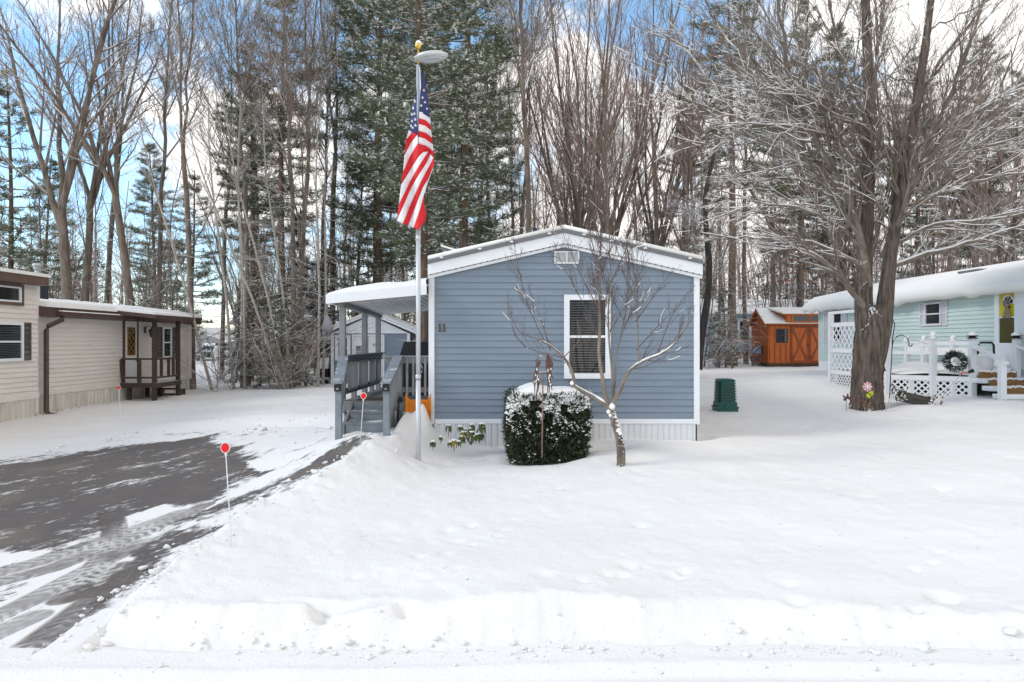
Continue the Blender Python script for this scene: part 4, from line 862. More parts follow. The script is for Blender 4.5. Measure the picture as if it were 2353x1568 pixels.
b = MB(); dx = 13.9; b.prism([(dx, oy - .04, 2.92), (dx, oy - .04, 3.36), (dx, oy + 1.0, 3.62), (dx, oy + 1.0, 3.5)], (2.8, 0, 0)); dm_ = b.build('dormer', 'orange', osd)
for x0 in (14.22, 15.12):
    b = MB(); b.box(x0, x0 + .80, oy - .06, oy - .042, 3.0, 3.29); b.build('dormer_pane', 'glass', dm_)
    b = MB(); b.box(x0 - .06, x0, oy - .075, oy - .041, 2.95, 3.34); b.box(x0, x0 + .8, oy - .075, oy - .041, 2.945, 2.998); b.box(x0, x0 + .8, oy - .075, oy - .041, 3.292, 3.345); b.build('dormer_frame', 'orange', dm_)
b = MB(); b.prism([(dx - .25, oy - .15, 3.38), (dx - .25, oy - .15, 3.45), (dx - .55, oy + 1.2, 3.77), (dx - .55, oy + 1.2, 3.70)], (3.3, 0, 0)); b.build('dormer_snow', 'roof_snow', dm_)
b = MB(); b.prism([(dx - .2, oy - .1, 3.30), (dx - .2, oy - .1, 3.375), (dx - .5, oy + 1.2, 3.70), (dx - .5, oy + 1.2, 3.62)], (3.2, 0, 0)); b.build('dormer_roof', 'orange', dm_)
b = MB(); b.box(13.28, 14.05, oy - .03, oy - .002, 1.82, 2.70); b.build('window_surround', 'orange', osd)
o = window(osd, (13.665, oy - .032, 1.91), UX, NY, .60, .71, .035, frame='dark', pane='glass', sash=True, proud=.04)
b = MB()
for t in (-.1, .1): b.box(13.665 + t - .007, 13.665 + t + .007, oy - .066, oy - .05, 1.95, 2.58)
for t in (2.1, 2.42): b.box(13.40, 13.93, oy - .066, oy - .05, t - .007, t + .007)
b.build('muntin', 'dark', o)
for x0 in (14.12, 15.05):
    b = MB(); b.box(x0, x0 + .91, oy - .03, oy - .003, .92, 2.74); d_ = b.build('barn_door', 'orange', osd)
    b = MB()
    for xa, xb in ((x0, x0 + .09), (x0 + .82, x0 + .91)): b.box(xa, xb, oy - .05, oy - .031, .92, 2.74)
    for za in (.92, 2.65): b.box(x0 + .091, x0 + .819, oy - .05, oy - .031, za, za + .09)
    b.bar((x0 + .1, oy - .042, 1.03), (x0 + .81, oy - .042, 2.63), .018, .085, (0, 0, 1)); b.bar((x0 + .1, oy - .046, 2.63), (x0 + .81, oy - .046, 1.03), .018, .085, (0, 0, 1)); b.build('door_brace', 'orangedark', d_)
    b = MB()
    for z in (2.46, 1.14): b.prism([(x0 - .02, oy - .06, z), (x0 + .16, oy - .06, z + .03), (x0 + .16, oy - .06, z + .05), (x0 - .02, oy - .06, z + .09)], (0, .012, 0))
    b.build('hinge', 'dark', d_)
b = MB(); b.lathe((14.98, oy - .07, 1.78), [(.02, 0), (.025, .05), (.02, .09)], 8); b.build('door_latch', 'dark', osd)
b = MB(); b.box(ox - .6, ox - .25, oy + .5, oy + .9, .95, 1.25); b.mi = 1; b.bar((ox - .62, oy + .6, 1.3), (ox - .1, oy + .6, 1.75), .04, .04); b.mi = 2; b.prism([(ox - .5, oy + .7, 1.35), (ox - .1, oy + .7, 1.35), (ox - .1, oy + .7, 1.75), (ox - .35, oy + .7, 1.62)], (0, .3, 0)); b.mi = 1; b.box(ox - .58, ox - .54, oy + .55, oy + .6, .6, .95); b.box(ox - .3, ox - .26, oy + .55, oy + .6, .6, .95)
tag(b.build('garden_cart', ['rust', 'dark', 'bluehouse']), 'small brown and blue cart standing left of the orange shed', 'cart')

# ------------------------------------------------------------------ blue house, far house, cabin
bh = thing('blue_house', (22, 52, .7), 'light blue house with a snowy roof far behind the orange shed', 'house')
b = MB(); clap(b, (14.4, 50, 0), UX, NY, .9, 4.0, .2, lambda z: (0, 14)); b.box(14.42, 28.4, 50.03, 58, .5, 4.0); b.build('wall', 'bluehouse', bh)
b = MB(); b.prism([(14.0, 49.6, 4.0), (14.0, 58.4, 4.0), (14.0, 54, 5.3)], (14.8, 0, 0)); b.build('roof_snow', 'roof_snow', bh)
b = MB(); b.box(14.6, 22, 49.7, 49.98, .6, 1.1); b.box(15.8, 22, 49.7, 49.98, 2.05, 2.2); b.build('porch_rail', 'tan', bh)
window(bh, (17.0, 49.98, 1.9), UX, NY, 1.0, 1.7, .16, proud=.08); window(bh, (15.3, 49.98, 1.9), UX, NY, .9, 1.9, .25, proud=.08)
fh = thing('house', (-36, 82, -.3), 'distant grey gabled house with a dark open carport beyond the trees at left', 'house')
fp = lambda zx, zy, Y=84: P((570 + zx / 9.8) / 1.3056, (960 + zy / 9.8) / 1.3056, Y)
b = MB(); b.prism([fp(60, 330), fp(205, 370), fp(930, 600), fp(930, 690), fp(360, 690), fp(340, 1200), fp(60, 1200)], (0, .4, 0)); q0, q1 = fp(840, 690), fp(905, 1200); b.box(q0.x, q1.x, 84, 84.4, -.5, q0.z); b.build('wall', mat('grey_siding', (.42, .42, .45), .6, .05), fh)
b = MB(); b.prism([fp(190, 345), fp(940, 590), fp(940, 560), fp(1200, 560), fp(1150, 230), fp(300, 215)], (0, 8, 0)); b.prism([fp(-40, 330), fp(190, 330), fp(300, 215), fp(0, 220)], (0, 8, 0)); b.build('roof_snow', 'roof_snow', fh)
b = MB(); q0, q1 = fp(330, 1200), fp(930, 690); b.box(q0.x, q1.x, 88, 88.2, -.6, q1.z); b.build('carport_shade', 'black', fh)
tk = thing('pickup_truck', (-34.3, 78, -.4), 'white pickup truck seen head on in front of the distant carport', 'truck')
tp = lambda zx, zy: P((570 + zx / 9.8) / 1.3056, (960 + zy / 9.8) / 1.3056, 78)
g0, g1 = tp(175, 1215), tp(590, 880); cx = (g0.x + g1.x) / 2; hw = .84; gz = g0.z
b = MB(); b.prism([(cx - hw, 77.6, gz + .42), (cx - hw, 77.6, gz + 1.12), (cx - hw, 79.0, gz + 1.22), (cx - hw, 79.7, gz + 1.72), (cx - hw, 81, gz + 1.75), (cx - hw, 81.4, gz + 1.2), (cx - hw, 83, gz + 1.15), (cx - hw, 83, gz + .42)], (2 * hw, 0, 0)); b.build('body', 'truckwhite', tk)
b = MB(); b.prism([(cx - .7, 79.02, gz + 1.26), (cx + .7, 79.02, gz + 1.26), (cx + .62, 79.66, gz + 1.68), (cx - .62, 79.66, gz + 1.68)], (0, -.02, .02)); b.build('windscreen', 'glass', tk)
b = MB()
for i in range(3): b.box(cx - .62, cx - .05, 77.54, 77.6, gz + .66 + i * .15, gz + .75 + i * .15); b.box(cx + .05, cx + .62, 77.54, 77.6, gz + .66 + i * .15, gz + .75 + i * .15)
b.build('grille', 'drip', tk)
b = MB(); b.box(cx - .88, cx + .88, 77.45, 77.6, gz + .38, gz + .6); b.build('bumper', 'galv', tk)
for s in (-1, 1):
    b = MB(); b.box(cx + s * .75 - .1, cx + s * .75 + .1, 77.55, 77.6, gz + .78, gz + 1.02); b.build('headlight', 'glass', tk)
    for yy in (78.4, 82.1):
        b = MB(); b.lathe((0, 0, 0), [(.2, -.1), (.32, -.1), (.34, 0), (.32, .1), (.2, .1)], 14); b.v = [(cx + s * (hw - .1) + h, yy + x, gz + .34 + y) for x, y, h in b.v]; b.build('wheel', 'black', tk)
b = MB(); q0, q1 = tp(600, 1245), tp(920, 1140); b.box(q0.x, q1.x, 76, 76.8, q0.z, q1.z); b.mi = 1; b.box(q0.x, q1.x, 76, 76.8, q1.z + .002, q1.z + .14); tag(b.build('utility_box', [mat('utility_green', (.14, .2, .16), .5), 'roof_snow']), 'grey green utility box capped with snow near the distant truck', 'box')
b = MB(); q = tp(640, 1240); b.lathe((q.x, 77.2, q.z + .2), [(.26, 0), (.32, .8), (.36, .82), (.36, .9), (.2, .96)], 12); tag(b.build('trash_bin', 'teal', None, True), 'dark green bin beside the distant white truck', 'bin')
cb = thing('cabin', (-14, 45, .3), 'tan panelled cabin half hidden behind trunks left of the blue shed', 'cabin')
cp = lambda zx, zy, Y=45: P((840 + zx / 7.467) / 1.3056, (950 + zy / 7.467) / 1.3056, Y)
q0, q1 = cp(130, 1060), cp(850, 660)
b = MB(); clap(b, (q0.x, 45, 0), UX, NY, q0.z, q1.z, .16, lambda z: (0, q1.x - q0.x)); b.box(q0.x, q1.x, 45.03, 49, .1, q1.z + .5); b.build('wall', 'tan', cb)
b = MB(); b.box(q0.x, q1.x, 44.9, 44.98, q1.z, q1.z + .5); b.build('upper_panel', 'shutter', cb)
r0, r1, r2_ = cp(70, 180), cp(560, 40), cp(1050, 190)
b = MB(); b.prism([r0, r1, r2_, r2_ - UZ * .25, r1 - UZ * .2, r0 - UZ * .25], (0, 5, 0)); b.mi = 1; b.prism([r0, r1, r2_, r2_ + UZ * .2, r1 + UZ * .25, r0 + UZ * .2], (0, 5.05, 0)); b.build('roof', ['brownwood', 'roof_snow'], cb)
b = MB(); b.prism([r0 - UZ * .24, r2_ - UZ * .24, (q1.x, 45.02, q1.z + .5), (q0.x, 45.02, q1.z + .5)], (0, .1, 0)); b.build('gable', 'tanbrown', cb)
b = MB(); q0, q1 = cp(170, 1230, 42), cp(540, 1045, 42); b.box(q0.x, q1.x, 42, 42.4, q1.z - .12, q1.z)
for i in range(9): x = q0.x + (q1.x - q0.x) * i / 9; b.box(x, x + .05, 42, 42.06, q0.z, q1.z - .12)
b.box(q0.x, q1.x, 42, 42.05, q0.z, q0.z + .1); b.mi = 1; b.box(q0.x, q1.x, 42, 42.4, q0.z - .12, q0.z - .02); tag(b.build('garden_bench', ['brownwood', 'roof_snow']), 'dark wooden slatted bench in front of the tan cabin', 'bench')
b = MB(); c = P(752, 745, 27); b.lathe((c.x, 27, c.z - .35), [(.05, 0), (.2, .05), (.24, .2), (.15, .5), (.02, .72)], 10); b.tube([(c.x, 27, c.z + .35), (c.x + .02, 27.1, c.z + 1.2)], .012, 5)
tag(b.build('hanging_feeder', mat('feeder_net', (.42, .40, .44), .6), None, True), 'pale grey feeder bag hanging among twigs above the blue shed', 'feeder')
b = MB(); c = P(744, 850, 28.3); b.box(c.x - .25, c.x + .2, 28.2, 28.7, .5, .85); b.lathe((c.x + .05, 28.2, .15), [(.12, 0), (.18, .1), (.18, .2), (.1, .25)], 10); b.mi = 1; b.prism([(c.x - .2, 28.2, .86), (c.x + .2, 28.2, .86), (c.x + .25, 28.2, 1.3), (c.x - .1, 28.2, 1.3)], (0, .1, 0)); tag(b.build('snow_blower', ['black', 'roof_snow']), 'snow covered black yard machine against the left wall of the blue shed', 'machine')

# ------------------------------------------------------------------ flagpole, flag, markers, yard things
fx, fy = P(961, 1056, 9.7).x, 9.7
pole = thing('flagpole', (fx, fy, .3), 'tall silver telescoping flagpole with a gold ball and a round solar lamp', 'flagpole')
def zf(y): return 2 - (y - 784) * fy / F
for r, a, c in ((.036, 1075, 868), (.033, 868, 530), (.029, 530, 150)):
    b = MB(); b.tube([(fx, fy, zf(a)), (fx, fy, zf(c))], r, 16); b.build('pole_section', 'aluminium', pole, True)
b = MB(); b.lathe((fx, fy, zf(870)), [(.036, -.005), (.041, 0), (.041, .05), (.034, .055)], 16); b.lathe((fx, fy, zf(548)), [(.034, -.03), (.036, 0), (.036, .02), (.03, .05)], 16); b.build('collar', 'aluminium', pole, True)
b = MB(); b.lathe((fx, fy, zf(871)), [(.038, -.012), (.0385, -.006)], 16); b.build('collar_gap', 'black', pole)
b = MB(); b.tube([(fx, fy, zf(150)), (fx, fy, zf(112))], .014, 8); b.lathe((fx, fy, zf(105)), [(.005, -.05), (.033, -.036), (.046, -.008), (.044, .016), (.028, .04), (.01, .048)], 14); b.build('ball', 'gold', pole, True)
b = MB(); b.lathe((fx + .005, fy, zf(102)), [(.040, .0), (.045, .014), (.036, .036), (.016, .052)], 12); b.build('snow_cap', 'roof_snow', pole, True)
cl = P(991, 131, fy - .08); b = MB(); tilt = Matrix.Rotation(R(-6), 3, 'Y') @ Matrix.Rotation(R(10), 3, 'X')
def disc(mb, prof, k=28, sc=1.0):
    j = len(mb.v); mb.lathe((0, 0, 0), prof, k); mb.v[j:] = [tuple(cl + tilt @ V((p[0], p[1] * sc, p[2]))) for p in mb.v[j:]]
disc(b, [(.10, -.03), (.21, -.03), (.238, -.01), (.24, .012), (.22, .022), (.1, .026)]); b.mi = 1; disc(b, [(.10, .027), (.215, .024), (.2, .036), (.1, .044)]); b.mi = 2; disc(b, [(.12, -.045), (.18, -.05), (.19, -.031), (.12, -.031)])
b.build('solar_lamp', ['aluminium', 'roof_snow', mat('lamp_lens', (.55, .58, .6), .2)], pole, True)
b = MB(); b.tube([(fx, fy - .03, zf(152)), (fx + .03, fy - .06, zf(165)), (fx + .045, fy - .05, zf(220))], .007, 6); b.tube([(fx + .035, fy - .05, zf(165)), (fx + .02, fy - .045, zf(300)), (fx + .01, fy - .04, zf(520))], .004, 5); b.build('halyard', 'white_paint', pole)
# flag: boundaries of the stripes of the hanging cloth
def fp8(zx, zy, side):
    x, y = (1150 + zx / 2.529) / 1.3056, (100 + zy / 2.529) / 1.3056; t = (zx - 270) / 110
    d = fy - .07 - .05 * math.cos(t * 5.2) + (0 if side == 'L' else .03) - (.03 * math.sin(zy * .013))
    return P(x, y, d)
def resample(pl, n):
    pl = np.array(pl, float); s = np.r_[0, np.cumsum(np.hypot(*np.diff(pl, axis=0).T))]; q = np.linspace(0, s[-1], n)
    return np.c_[np.interp(q, s, pl[:, 0]), np.interp(q, s, pl[:, 1])]
fb = MB()
def strip(mb, p, q, mi, side, n=14):
    a, c = resample(p, n), resample(q, n); mb.mi = mi; vs = []
    for k in range(4):
        for i in range(n): e = a[i] + (c[i] - a[i]) * k / 3; vs.append(fp8(e[0], e[1], side))
    mb.add(vs, [(k * n + i, k * n + i + 1, (k + 1) * n + i + 1, (k + 1) * n + i) for k in range(3) for i in range(n - 1)])
RED, WHI, BLU = 0, 1, 2
Rb = [[(298, 288), (302, 284), (307, 288)], [(272, 596), (310, 603), (354, 640)], [(270, 645), (320, 660), (358, 695)], [(268, 690), (320, 702), (362, 738)], [(265, 740), (320, 756), (367, 792)], [(263, 785), (320, 802), (373, 842)], [(266, 838), (320, 853), (379, 895)], [(272, 886), (310, 893), (384, 935)]]
strip(fb, [(297, 288), (285, 400), (272, 596)], [(308, 288), (342, 520), (354, 640)], BLU, 'R', 20)
for i in range(1, 7): strip(fb, Rb[i], Rb[i + 1], WHI if i % 2 else RED, 'R')
strip(fb, [(256, 400), (252, 560), (258, 772)], [(250, 460), (222, 590), (194, 733)], BLU, 'L', 20)
Lb = [[(194, 733), (186, 762), (178, 800)], [(215, 748), (196, 778), (178, 800)], [(258, 772), (205, 840), (162, 922)], [(264, 836), (205, 930), (150, 1050)], [(337, 899), (300, 902), (272, 934), (200, 1045), (135, 1150)],
      [(339, 905), (310, 945), (280, 992), (200, 1130), (118, 1300)], [(358, 918), (330, 980), (283, 1052), (200, 1195), (104, 1422)], [(379, 946), (350, 1010), (293, 1108), (220, 1270), (147, 1446)],
      [(386, 1000), (345, 1100), (300, 1168), (240, 1332), (187, 1458)], [(305, 1222), (280, 1330), (230, 1478)], [(308, 1290), (325, 1362), (318, 1425), (265, 1492)]]
strip(fb, [(194, 733), (178, 800)], [(226, 755), (178, 800)], WHI, 'L')
for i in range(1, 10): strip(fb, Lb[i], Lb[i + 1], RED if i % 2 else WHI, 'L', 22)
strip(fb, Lb[9], Lb[10], RED, 'L', 18); strip(fb, [(384, 935), (386, 1000)], [(379, 946), (386, 1000)], RED, 'R')
strip(fb, [(305, 1222), (303, 1230)], [(308, 1290), (306, 1240)], RED, 'L')
fb.mi = WHI
for side, sx_, sy_ in [('R', *p) for p in ((308, 436), (298, 492), (316, 527), (331, 576), (288, 552))] + [('L', *p) for p in ((240, 520), (228, 572), (219, 620), (237, 614), (243, 657), (220, 670), (224, 720), (246, 702), (212, 706))]:
    pts = []
    for i in range(10):
        a = math.pi / 2 + i * math.pi / 5; r = 13 if i % 2 == 0 else 5.2; p = fp8(sx_ + r * .8 * math.cos(a), sy_ - r * math.sin(a), side); pts.append(p + V((0, -.012, 0)))
    cc = fp8(sx_, sy_, side) + V((0, -.013, 0)); fb.add(pts + [cc], [(i, (i + 1) % 10, 10) for i in range(10)])
flag = fb.build('flag', ['red', 'flagwhite', 'navy'], None, True); md = flag.modifiers.new('thickness', 'SOLIDIFY'); md.thickness = .006; md.offset = 0
tag(flag, 'limp American flag with stars and red and white stripes hanging on the pole', 'flag')

for (bx, by, tx, ty, Y, z0, lab) in ((533, 1270, 518, 1029, 6.0, .17, 'nearest red disc driveway marker on a white rod in the front snowbank'), (828, 1012, 835.5, 910, 9.17, .62, 'red disc driveway marker in front of the porch steps'), (279, 978, 273, 891, 15.4, .1, 'red disc driveway marker nearest the cream home and its stoop')):
    Y = (2 - z0) * F / (by - 784) if Y != 6.0 else 6.0
    p, q = P(bx, by, Y), P(tx, ty, Y); m_ = thing('driveway_marker', (p.x, Y, p.z), lab, 'marker', 'red disc driveway markers')
    rr0 = .039; u = (q - p).normalized(); b = MB(); b.tube([p - u * .15, q - u * .03], .0045, 8); b.build('rod', 'white_paint', m_, True)
    b = MB(); vs = []
    def ring(mb, rad, y0, y1, sc=1.16):
        pts = [q + V((math.cos(a) * rad, y0 - 0, 0)) + V((0, 0, math.sin(a) * rad * sc)) for a in [i * 6.2832 / 28 for i in range(28)]]; mb.prism(pts, (0, y1 - y0, 0))
    ring(b, .042, -.004, .003); b.prism([q - u * .045 + V((-.012, -.004, 0)), q - u * .045 + V((.012, -.004, 0)), q - u * .075 + V((.005, -.004, 0)), q - u * .075 + V((-.005, -.004, 0))], (0, .006, 0)); dsk = b.build('disc', 'white_paint', m_)
    b = MB(); ring(b, .035, -.0075, -.0042); b.build('reflector', 'reflector', m_)

# clipped yew
yx0, yx1 = P(1168, 0, 10.15).x, P(1343, 0, 10.15).x; ycx = (yx0 + yx1) / 2; yz0, yz1 = .28, 1.22
yew = thing('clipped_yew', (ycx, 10.15, .3), 'dark clipped boxy yew bush capped with snow before the blue home', 'bush')
ry_ = np.random.RandomState(3); n = 15000; tri = []; mi = []
u = ry_.uniform(-1, 1, (n, 3)); face = ry_.randint(0, 6, n); ax = face % 3; sg = np.where(face < 3, 1, -1)
for i in range(n):
    if ax[i] == 2 and sg[i] < 0: ax[i] = 1; sg[i] = -1
    u[i, ax[i]] = sg[i] * ry_.uniform(.80, 1.04)
rad = np.array([(yx1 - yx0) / 2, .52, (yz1 - yz0) / 2])
u[:, :2] = np.sign(u[:, :2]) * np.abs(u[:, :2]) ** 1.0
tap = 1 - .10 * (u[:, 2] < 0) * np.abs(u[:, 2]) ** 1.5 - .07 * (u[:, 2] > .6) * ((u[:, 2] - .6) / .4) ** 2
c = np.array([ycx, 10.17, (yz0 + yz1) / 2]) + u * rad * np.c_[tap, tap, np.ones(n)] * (1 + .03 * ry_.randn(n, 1))
cor = (np.abs(u[:, 0]) > .9) & (np.abs(u[:, 1]) > .9); c[cor, :2] = np.array([ycx, 10.17]) + (c[cor, :2] - np.array([ycx, 10.17])) * .94
def leaf_tris(c, ln, wd, rnd, out=None, up=.0):
    n = len(c); d = rnd.randn(n, 3)
    if out is not None: d = d * .7 + out
    d[:, 2] += up; d /= np.linalg.norm(d, axis=1, keepdims=True); s = np.cross(d, rnd.randn(n, 3)); s /= np.linalg.norm(s, axis=1, keepdims=True) + 1e-9
    L = ln * rnd.uniform(.6, 1.3, (n, 1)); W2 = wd * rnd.uniform(.7, 1.2, (n, 1))
    return np.stack([c - s * W2, c + s * W2, c + d * L], 1)
T = leaf_tris(c, .075, .013, ry_, u / np.linalg.norm(u, axis=1, keepdims=True)); T2 = leaf_tris(c, .07, .012, ry_, u * .6)
V_ = np.concatenate([T, T2]).reshape(-1, 3)
np_mesh('foliage', V_ - np.array([ycx, 10.15, .3]), [], np.arange(len(V_)).reshape(-1, 3), ['yew'], yew, False)
b = MB(); b.box(yx0 + .16, yx1 - .16, 9.83, 10.5, .26, 1.1); b.build('inner_shade', 'black', yew)  # plain black box painted as the shade deep among the leaves
k = 6500; uu = ry_.uniform(-1, 1, (k, 3)); uu[:, 2] = np.clip(1 - ry_.exponential(.42, k), -1, 1.0); f_ = ry_.randint(0, 3, k); uu[f_ == 0, 1] = -1.04; uu[f_ == 1, 0] = np.sign(uu[f_ == 1, 0]) * 1.03; uu[f_ == 2, 2] = 1.03
kp = fbm(uu[:, 0] * 5 + uu[:, 1] * 3, uu[:, 2] * 5 + uu[:, 1] * 2, 88, 3) + .13 * (uu[:, 2] - .2) > -.01; uu = uu[kp]; k = len(uu)
tp2 = 1 - .10 * (uu[:, 2] < 0) * np.abs(uu[:, 2]) ** 1.5 - .07 * (uu[:, 2] > .6) * ((uu[:, 2] - .6) / .4) ** 2
c2 = np.array([ycx, 10.17, (yz0 + yz1) / 2]) + uu * rad * np.c_[tp2, tp2, np.ones(k)]
ic = np.array([[1, 0, 0], [-1, 0, 0], [0, 1, 0], [0, -1, 0], [0, 0, .8], [0, 0, -.5]]); it = np.array([[0, 2, 4], [2, 1, 4], [1, 3, 4], [3, 0, 4], [2, 0, 5], [1, 2, 5], [3, 1, 5], [0, 3, 5]])
rr = np.where(ry_.rand(k) < .14, .030, .014) * ry_.uniform(.6, 1.3, k)
Vs = (c2[:, None, :] + ic[None] * rr[:, None, None] * ry_.uniform(.6, 1.3, (k, 6, 1))).reshape(-1, 3); Ts = (it[None] + np.arange(k)[:, None, None] * 6).reshape(-1, 3)
np_mesh('snow_flecks', Vs - np.array([ycx, 10.15, .3]), [], Ts, ['roof_snow'], yew)
b = MB(); nx_, ny_ = 30, 18; vs = []
for j in range(ny_ + 1):
    for i in range(nx_ + 1):
        a, c_ = i / nx_ * 2 - 1, j / ny_ * 2 - 1; e = max(0, 1 - max(abs(a), abs(c_)) ** 6)
        x = ycx + a * (yx1 - yx0) / 2 * .98; y = 10.17 + c_ * .53
        vs.append((x, y, yz1 - .01 + .10 * e ** .7 + .06 * math.exp(-((a + .35) / .22) ** 2) * e + .05 * fa(x * 3, y * 3) * e - .05 * (1 - e)))
b.add(vs, [(j * (nx_ + 1) + i, j * (nx_ + 1) + i + 1, (j + 1) * (nx_ + 1) + i + 1, (j + 1) * (nx_ + 1) + i) for j in range(ny_) for i in range(nx_)]); b.build('snow_cap', 'roof_snow', yew, True)

# rusty ornament on a pole in front of the yew
z5 = lambda zx, zy, Y: P((1480 + zx / 3.733) / 1.3056, (1000 + zy / 3.733) / 1.3056, Y)
oY = 9.5; orn = thing('metal_ornament', z5(547, 1320, oY), 'rusty pole with a crossbar and two thin metal figures in front of the yew', 'ornament')
b = MB(); b.tube([z5(545, 1390, oY), z5(556, 450, oY)], .010, 8); b.build('pole', 'rustpole', orn, True)
b = MB(); b.bar(z5(505, 446, oY), z5(640, 440, oY), .02, .016); b.mi = 1; b.bar(z5(510, 438, oY), z5(632, 434, oY), .02, .008); b.build('crossbar', ['rust', 'roof_snow'], orn)
f1 = [(455, 440), (470, 410), (478, 330), (462, 312), (476, 318), (482, 250), (486, 320), (500, 330), (506, 228), (512, 320), (528, 300), (530, 350), (505, 380), (506, 420), (500, 470), (520, 560), (505, 640), (485, 690), (478, 680), (492, 600), (480, 540), (470, 600), (468, 680), (460, 670), (458, 590), (447, 560), (450, 490)]
f2 = [(585, 330), (600, 240), (618, 212), (628, 250), (655, 300), (672, 345), (664, 400), (650, 430), (660, 480), (676, 500), (668, 515), (650, 490), (640, 500), (652, 580), (664, 640), (655, 640), (636, 560), (630, 680), (622, 670), (620, 560), (612, 660), (604, 660), (608, 540), (600, 450), (588, 400)]
for ff, dy in ((f1, .0), (f2, .0)):
    b = MB(); b.prism([z5(x, y, oY + dy) for x, y in ff], (0, .03, 0)); o = b.build('figure', 'rust', orn)
    b = MB(); xs_ = [p for p in ff]; mxx = sum(p[0] for p in ff) / len(ff)
    for i in range(10): x = mxx + rng.uniform(-22, 22); y = rng.uniform(400, 640); c = z5(x, y, oY - .005); b.lathe(c, [(.004, -.012), (.009, 0), (.004, .02)], 6)
    b.build('snow_clump', 'roof_snow', o, True)

# rhododendron sprigs
z12 = lambda zx, zy, Y: P((1290 + zx / 12.38) / 1.3056, (1240 + zy / 12.38) / 1.3056, Y)
def sprig(parent, c, ln, n, m, rnd, snow=True):
    c = V(c); b = MB()
    for i in range(n):
        a = 6.283 * i / n + rnd.uniform(-.3, .3); o = V((math.cos(a), math.sin(a), 0)); L = ln * rnd.uniform(.7, 1.15); w_ = L * .17; s = o.cross(UZ)
        p0, p1, p2 = c + o * .012, c + o * L * .33 - UZ * L * .18, c + o * L * .42 - UZ * L * .98
        b.mi = 0; b.add([p0, p1 - s * w_, p1 + o * .012, p1 + s * w_, p2], [(0, 1, 2), (0, 2, 3), (1, 4, 2), (2, 4, 3)])
        if snow and rnd.random() < .7: b.mi = 1; q = c + o * L * .2; b.lathe(q - UZ * L * .05, [(.003, 0), (L * .13, .008), (L * .09, .02), (.003, .028)], 7)
    return b.build('leaf_whorl', [m, 'roof_snow'], parent)
rr6 = random.Random(12)
rh_ = thing('rhododendron', z12(1500, 1080, 10.45), 'cluster of drooping green rhododendron leaves against the white skirting', 'shrub')
for zx, zy, ln, m in ((1130, 500, .10, 'rhodo'), (1290, 600, .12, 'rhodo'), (1240, 700, .15, 'rhodoy'), (1200, 860, .13, 'rhodo'), (1560, 430, .11, 'rhodo'), (1540, 560, .14, 'rhodo'), (1560, 700, .15, 'rhodo'), (1740, 790, .12, 'rhodo'), (1920, 400, .12, 'rhodo'), (1950, 520, .13, 'rhodo'), (1890, 760, .15, 'rhodo'), (1640, 860, .10, 'rhodo')):
    sprig(rh_, z12(zx, zy, 10.45 + rr6.uniform(-.06, .06)), ln * 1.0, 9, m, rr6)
b = MB()
for zx, zy in ((1130, 500), (1240, 700), (1560, 430), (1920, 400), (1740, 790)): b.tube([z12(1520, 1180, 10.5), z12((zx + 1520) / 2, (zy + 1100) / 2, 10.5), z12(zx, zy, 10.47)], .010, 5)
b.build('stem', 'brownbark', rh_)
for zx, zy, Y, ln, m, lab in ((690, 450, 10.5, .13, 'rhodo', 'single drooping rhododendron sprig by the left end of the white skirting'), (400, 885, 10.2, .07, 'rhodo', 'tiny green rhododendron tip just above the snow near the flagpole'), (110, 1060, 10.0, .10, 'rhodo', 'small rhododendron sprig in the snow closest to the flagpole'), (900, 1010, 10.1, .13, 'rhodoy', 'yellowing rhododendron leaves half buried in front of the taller cluster')):
    t_ = thing('rhododendron', z12(zx, zy, Y) - UZ * ln, lab, 'shrub'); c = z12(zx, zy, Y); sprig(t_, c, ln, 9, m, rr6)
    if zx == 900: sprig(t_, z12(740, 1080, Y), .09, 7, 'rhodo', rr6); sprig(t_, z12(1080, 1060, Y), .10, 7, 'rhodo', rr6)
    b = MB(); b.tube([c, c - UZ * ln * 1.3], .005, 5); b.build('stem', 'brownbark', t_)

# composter
cbx = P(1666, 0, 14.8).x; cb0, cb1 = P(0, 944, 14.8).z, P(0, 872, 14.8).z
cmp_ = thing('compost_bin', (cbx, 14.8, cb0), 'dark green ribbed plastic compost bin alone on the snow', 'bin')
b = MB(); H = cb1 - cb0
for i in range(8):
    z0 = cb0 + H * .27 + H * .68 * i / 8; z1 = z0 + H * .68 / 8; w0 = .205 - .002 * i
    for zz, a in ((z0, w0), (z0 + (z1 - z0) * .45, w0 - .022)):
        b.prism([(cbx + sx_ * (a - ch), 14.8 + sy_ * (a - cv), zz) for sx_, sy_, ch, cv in ((-1, -1, .05, 0), (1, -1, .05, 0), (1, -1, 0, .05), (1, 1, 0, .05), (1, 1, .05, 0), (-1, 1, .05, 0), (-1, 1, 0, .05), (-1, -1, 0, .05))], (0, 0, (z1 - z0) * (.45 if a == w0 else .55)))
b.box(cbx - .2, cbx + .2, 14.6, 15.0, cb0 + H * .13, cb0 + H * .27); b.build('bin_body', 'teal', cmp_)
b = MB(); b.box(cbx - .215, cbx + .215, 14.585, 15.015, cb0 - .1, cb0 + H * .13); b.box(cbx - .23, cbx + .23, 14.57, 15.03, cb0 + H * .10, cb0 + H * .15); b.box(cbx - .07, cbx + .08, 14.575, 14.6, cb0 + H * .15, cb0 + H * .22); b.build('bin_base', 'teal', cmp_)
b = MB(); b.lathe((cbx, 14.8, cb1 - H * .06), [(.24, 0), (.25, .02), (.2, .05), (.08, .06)], 4); b.v = [((x - cbx) * math.cos(.785) - (y - 14.8) * math.sin(.785) + cbx, (x - cbx) * math.sin(.785) + (y - 14.8) * math.cos(.785) + 14.8, z) for x, y, z in b.v]; b.build('lid', 'teal', cmp_)

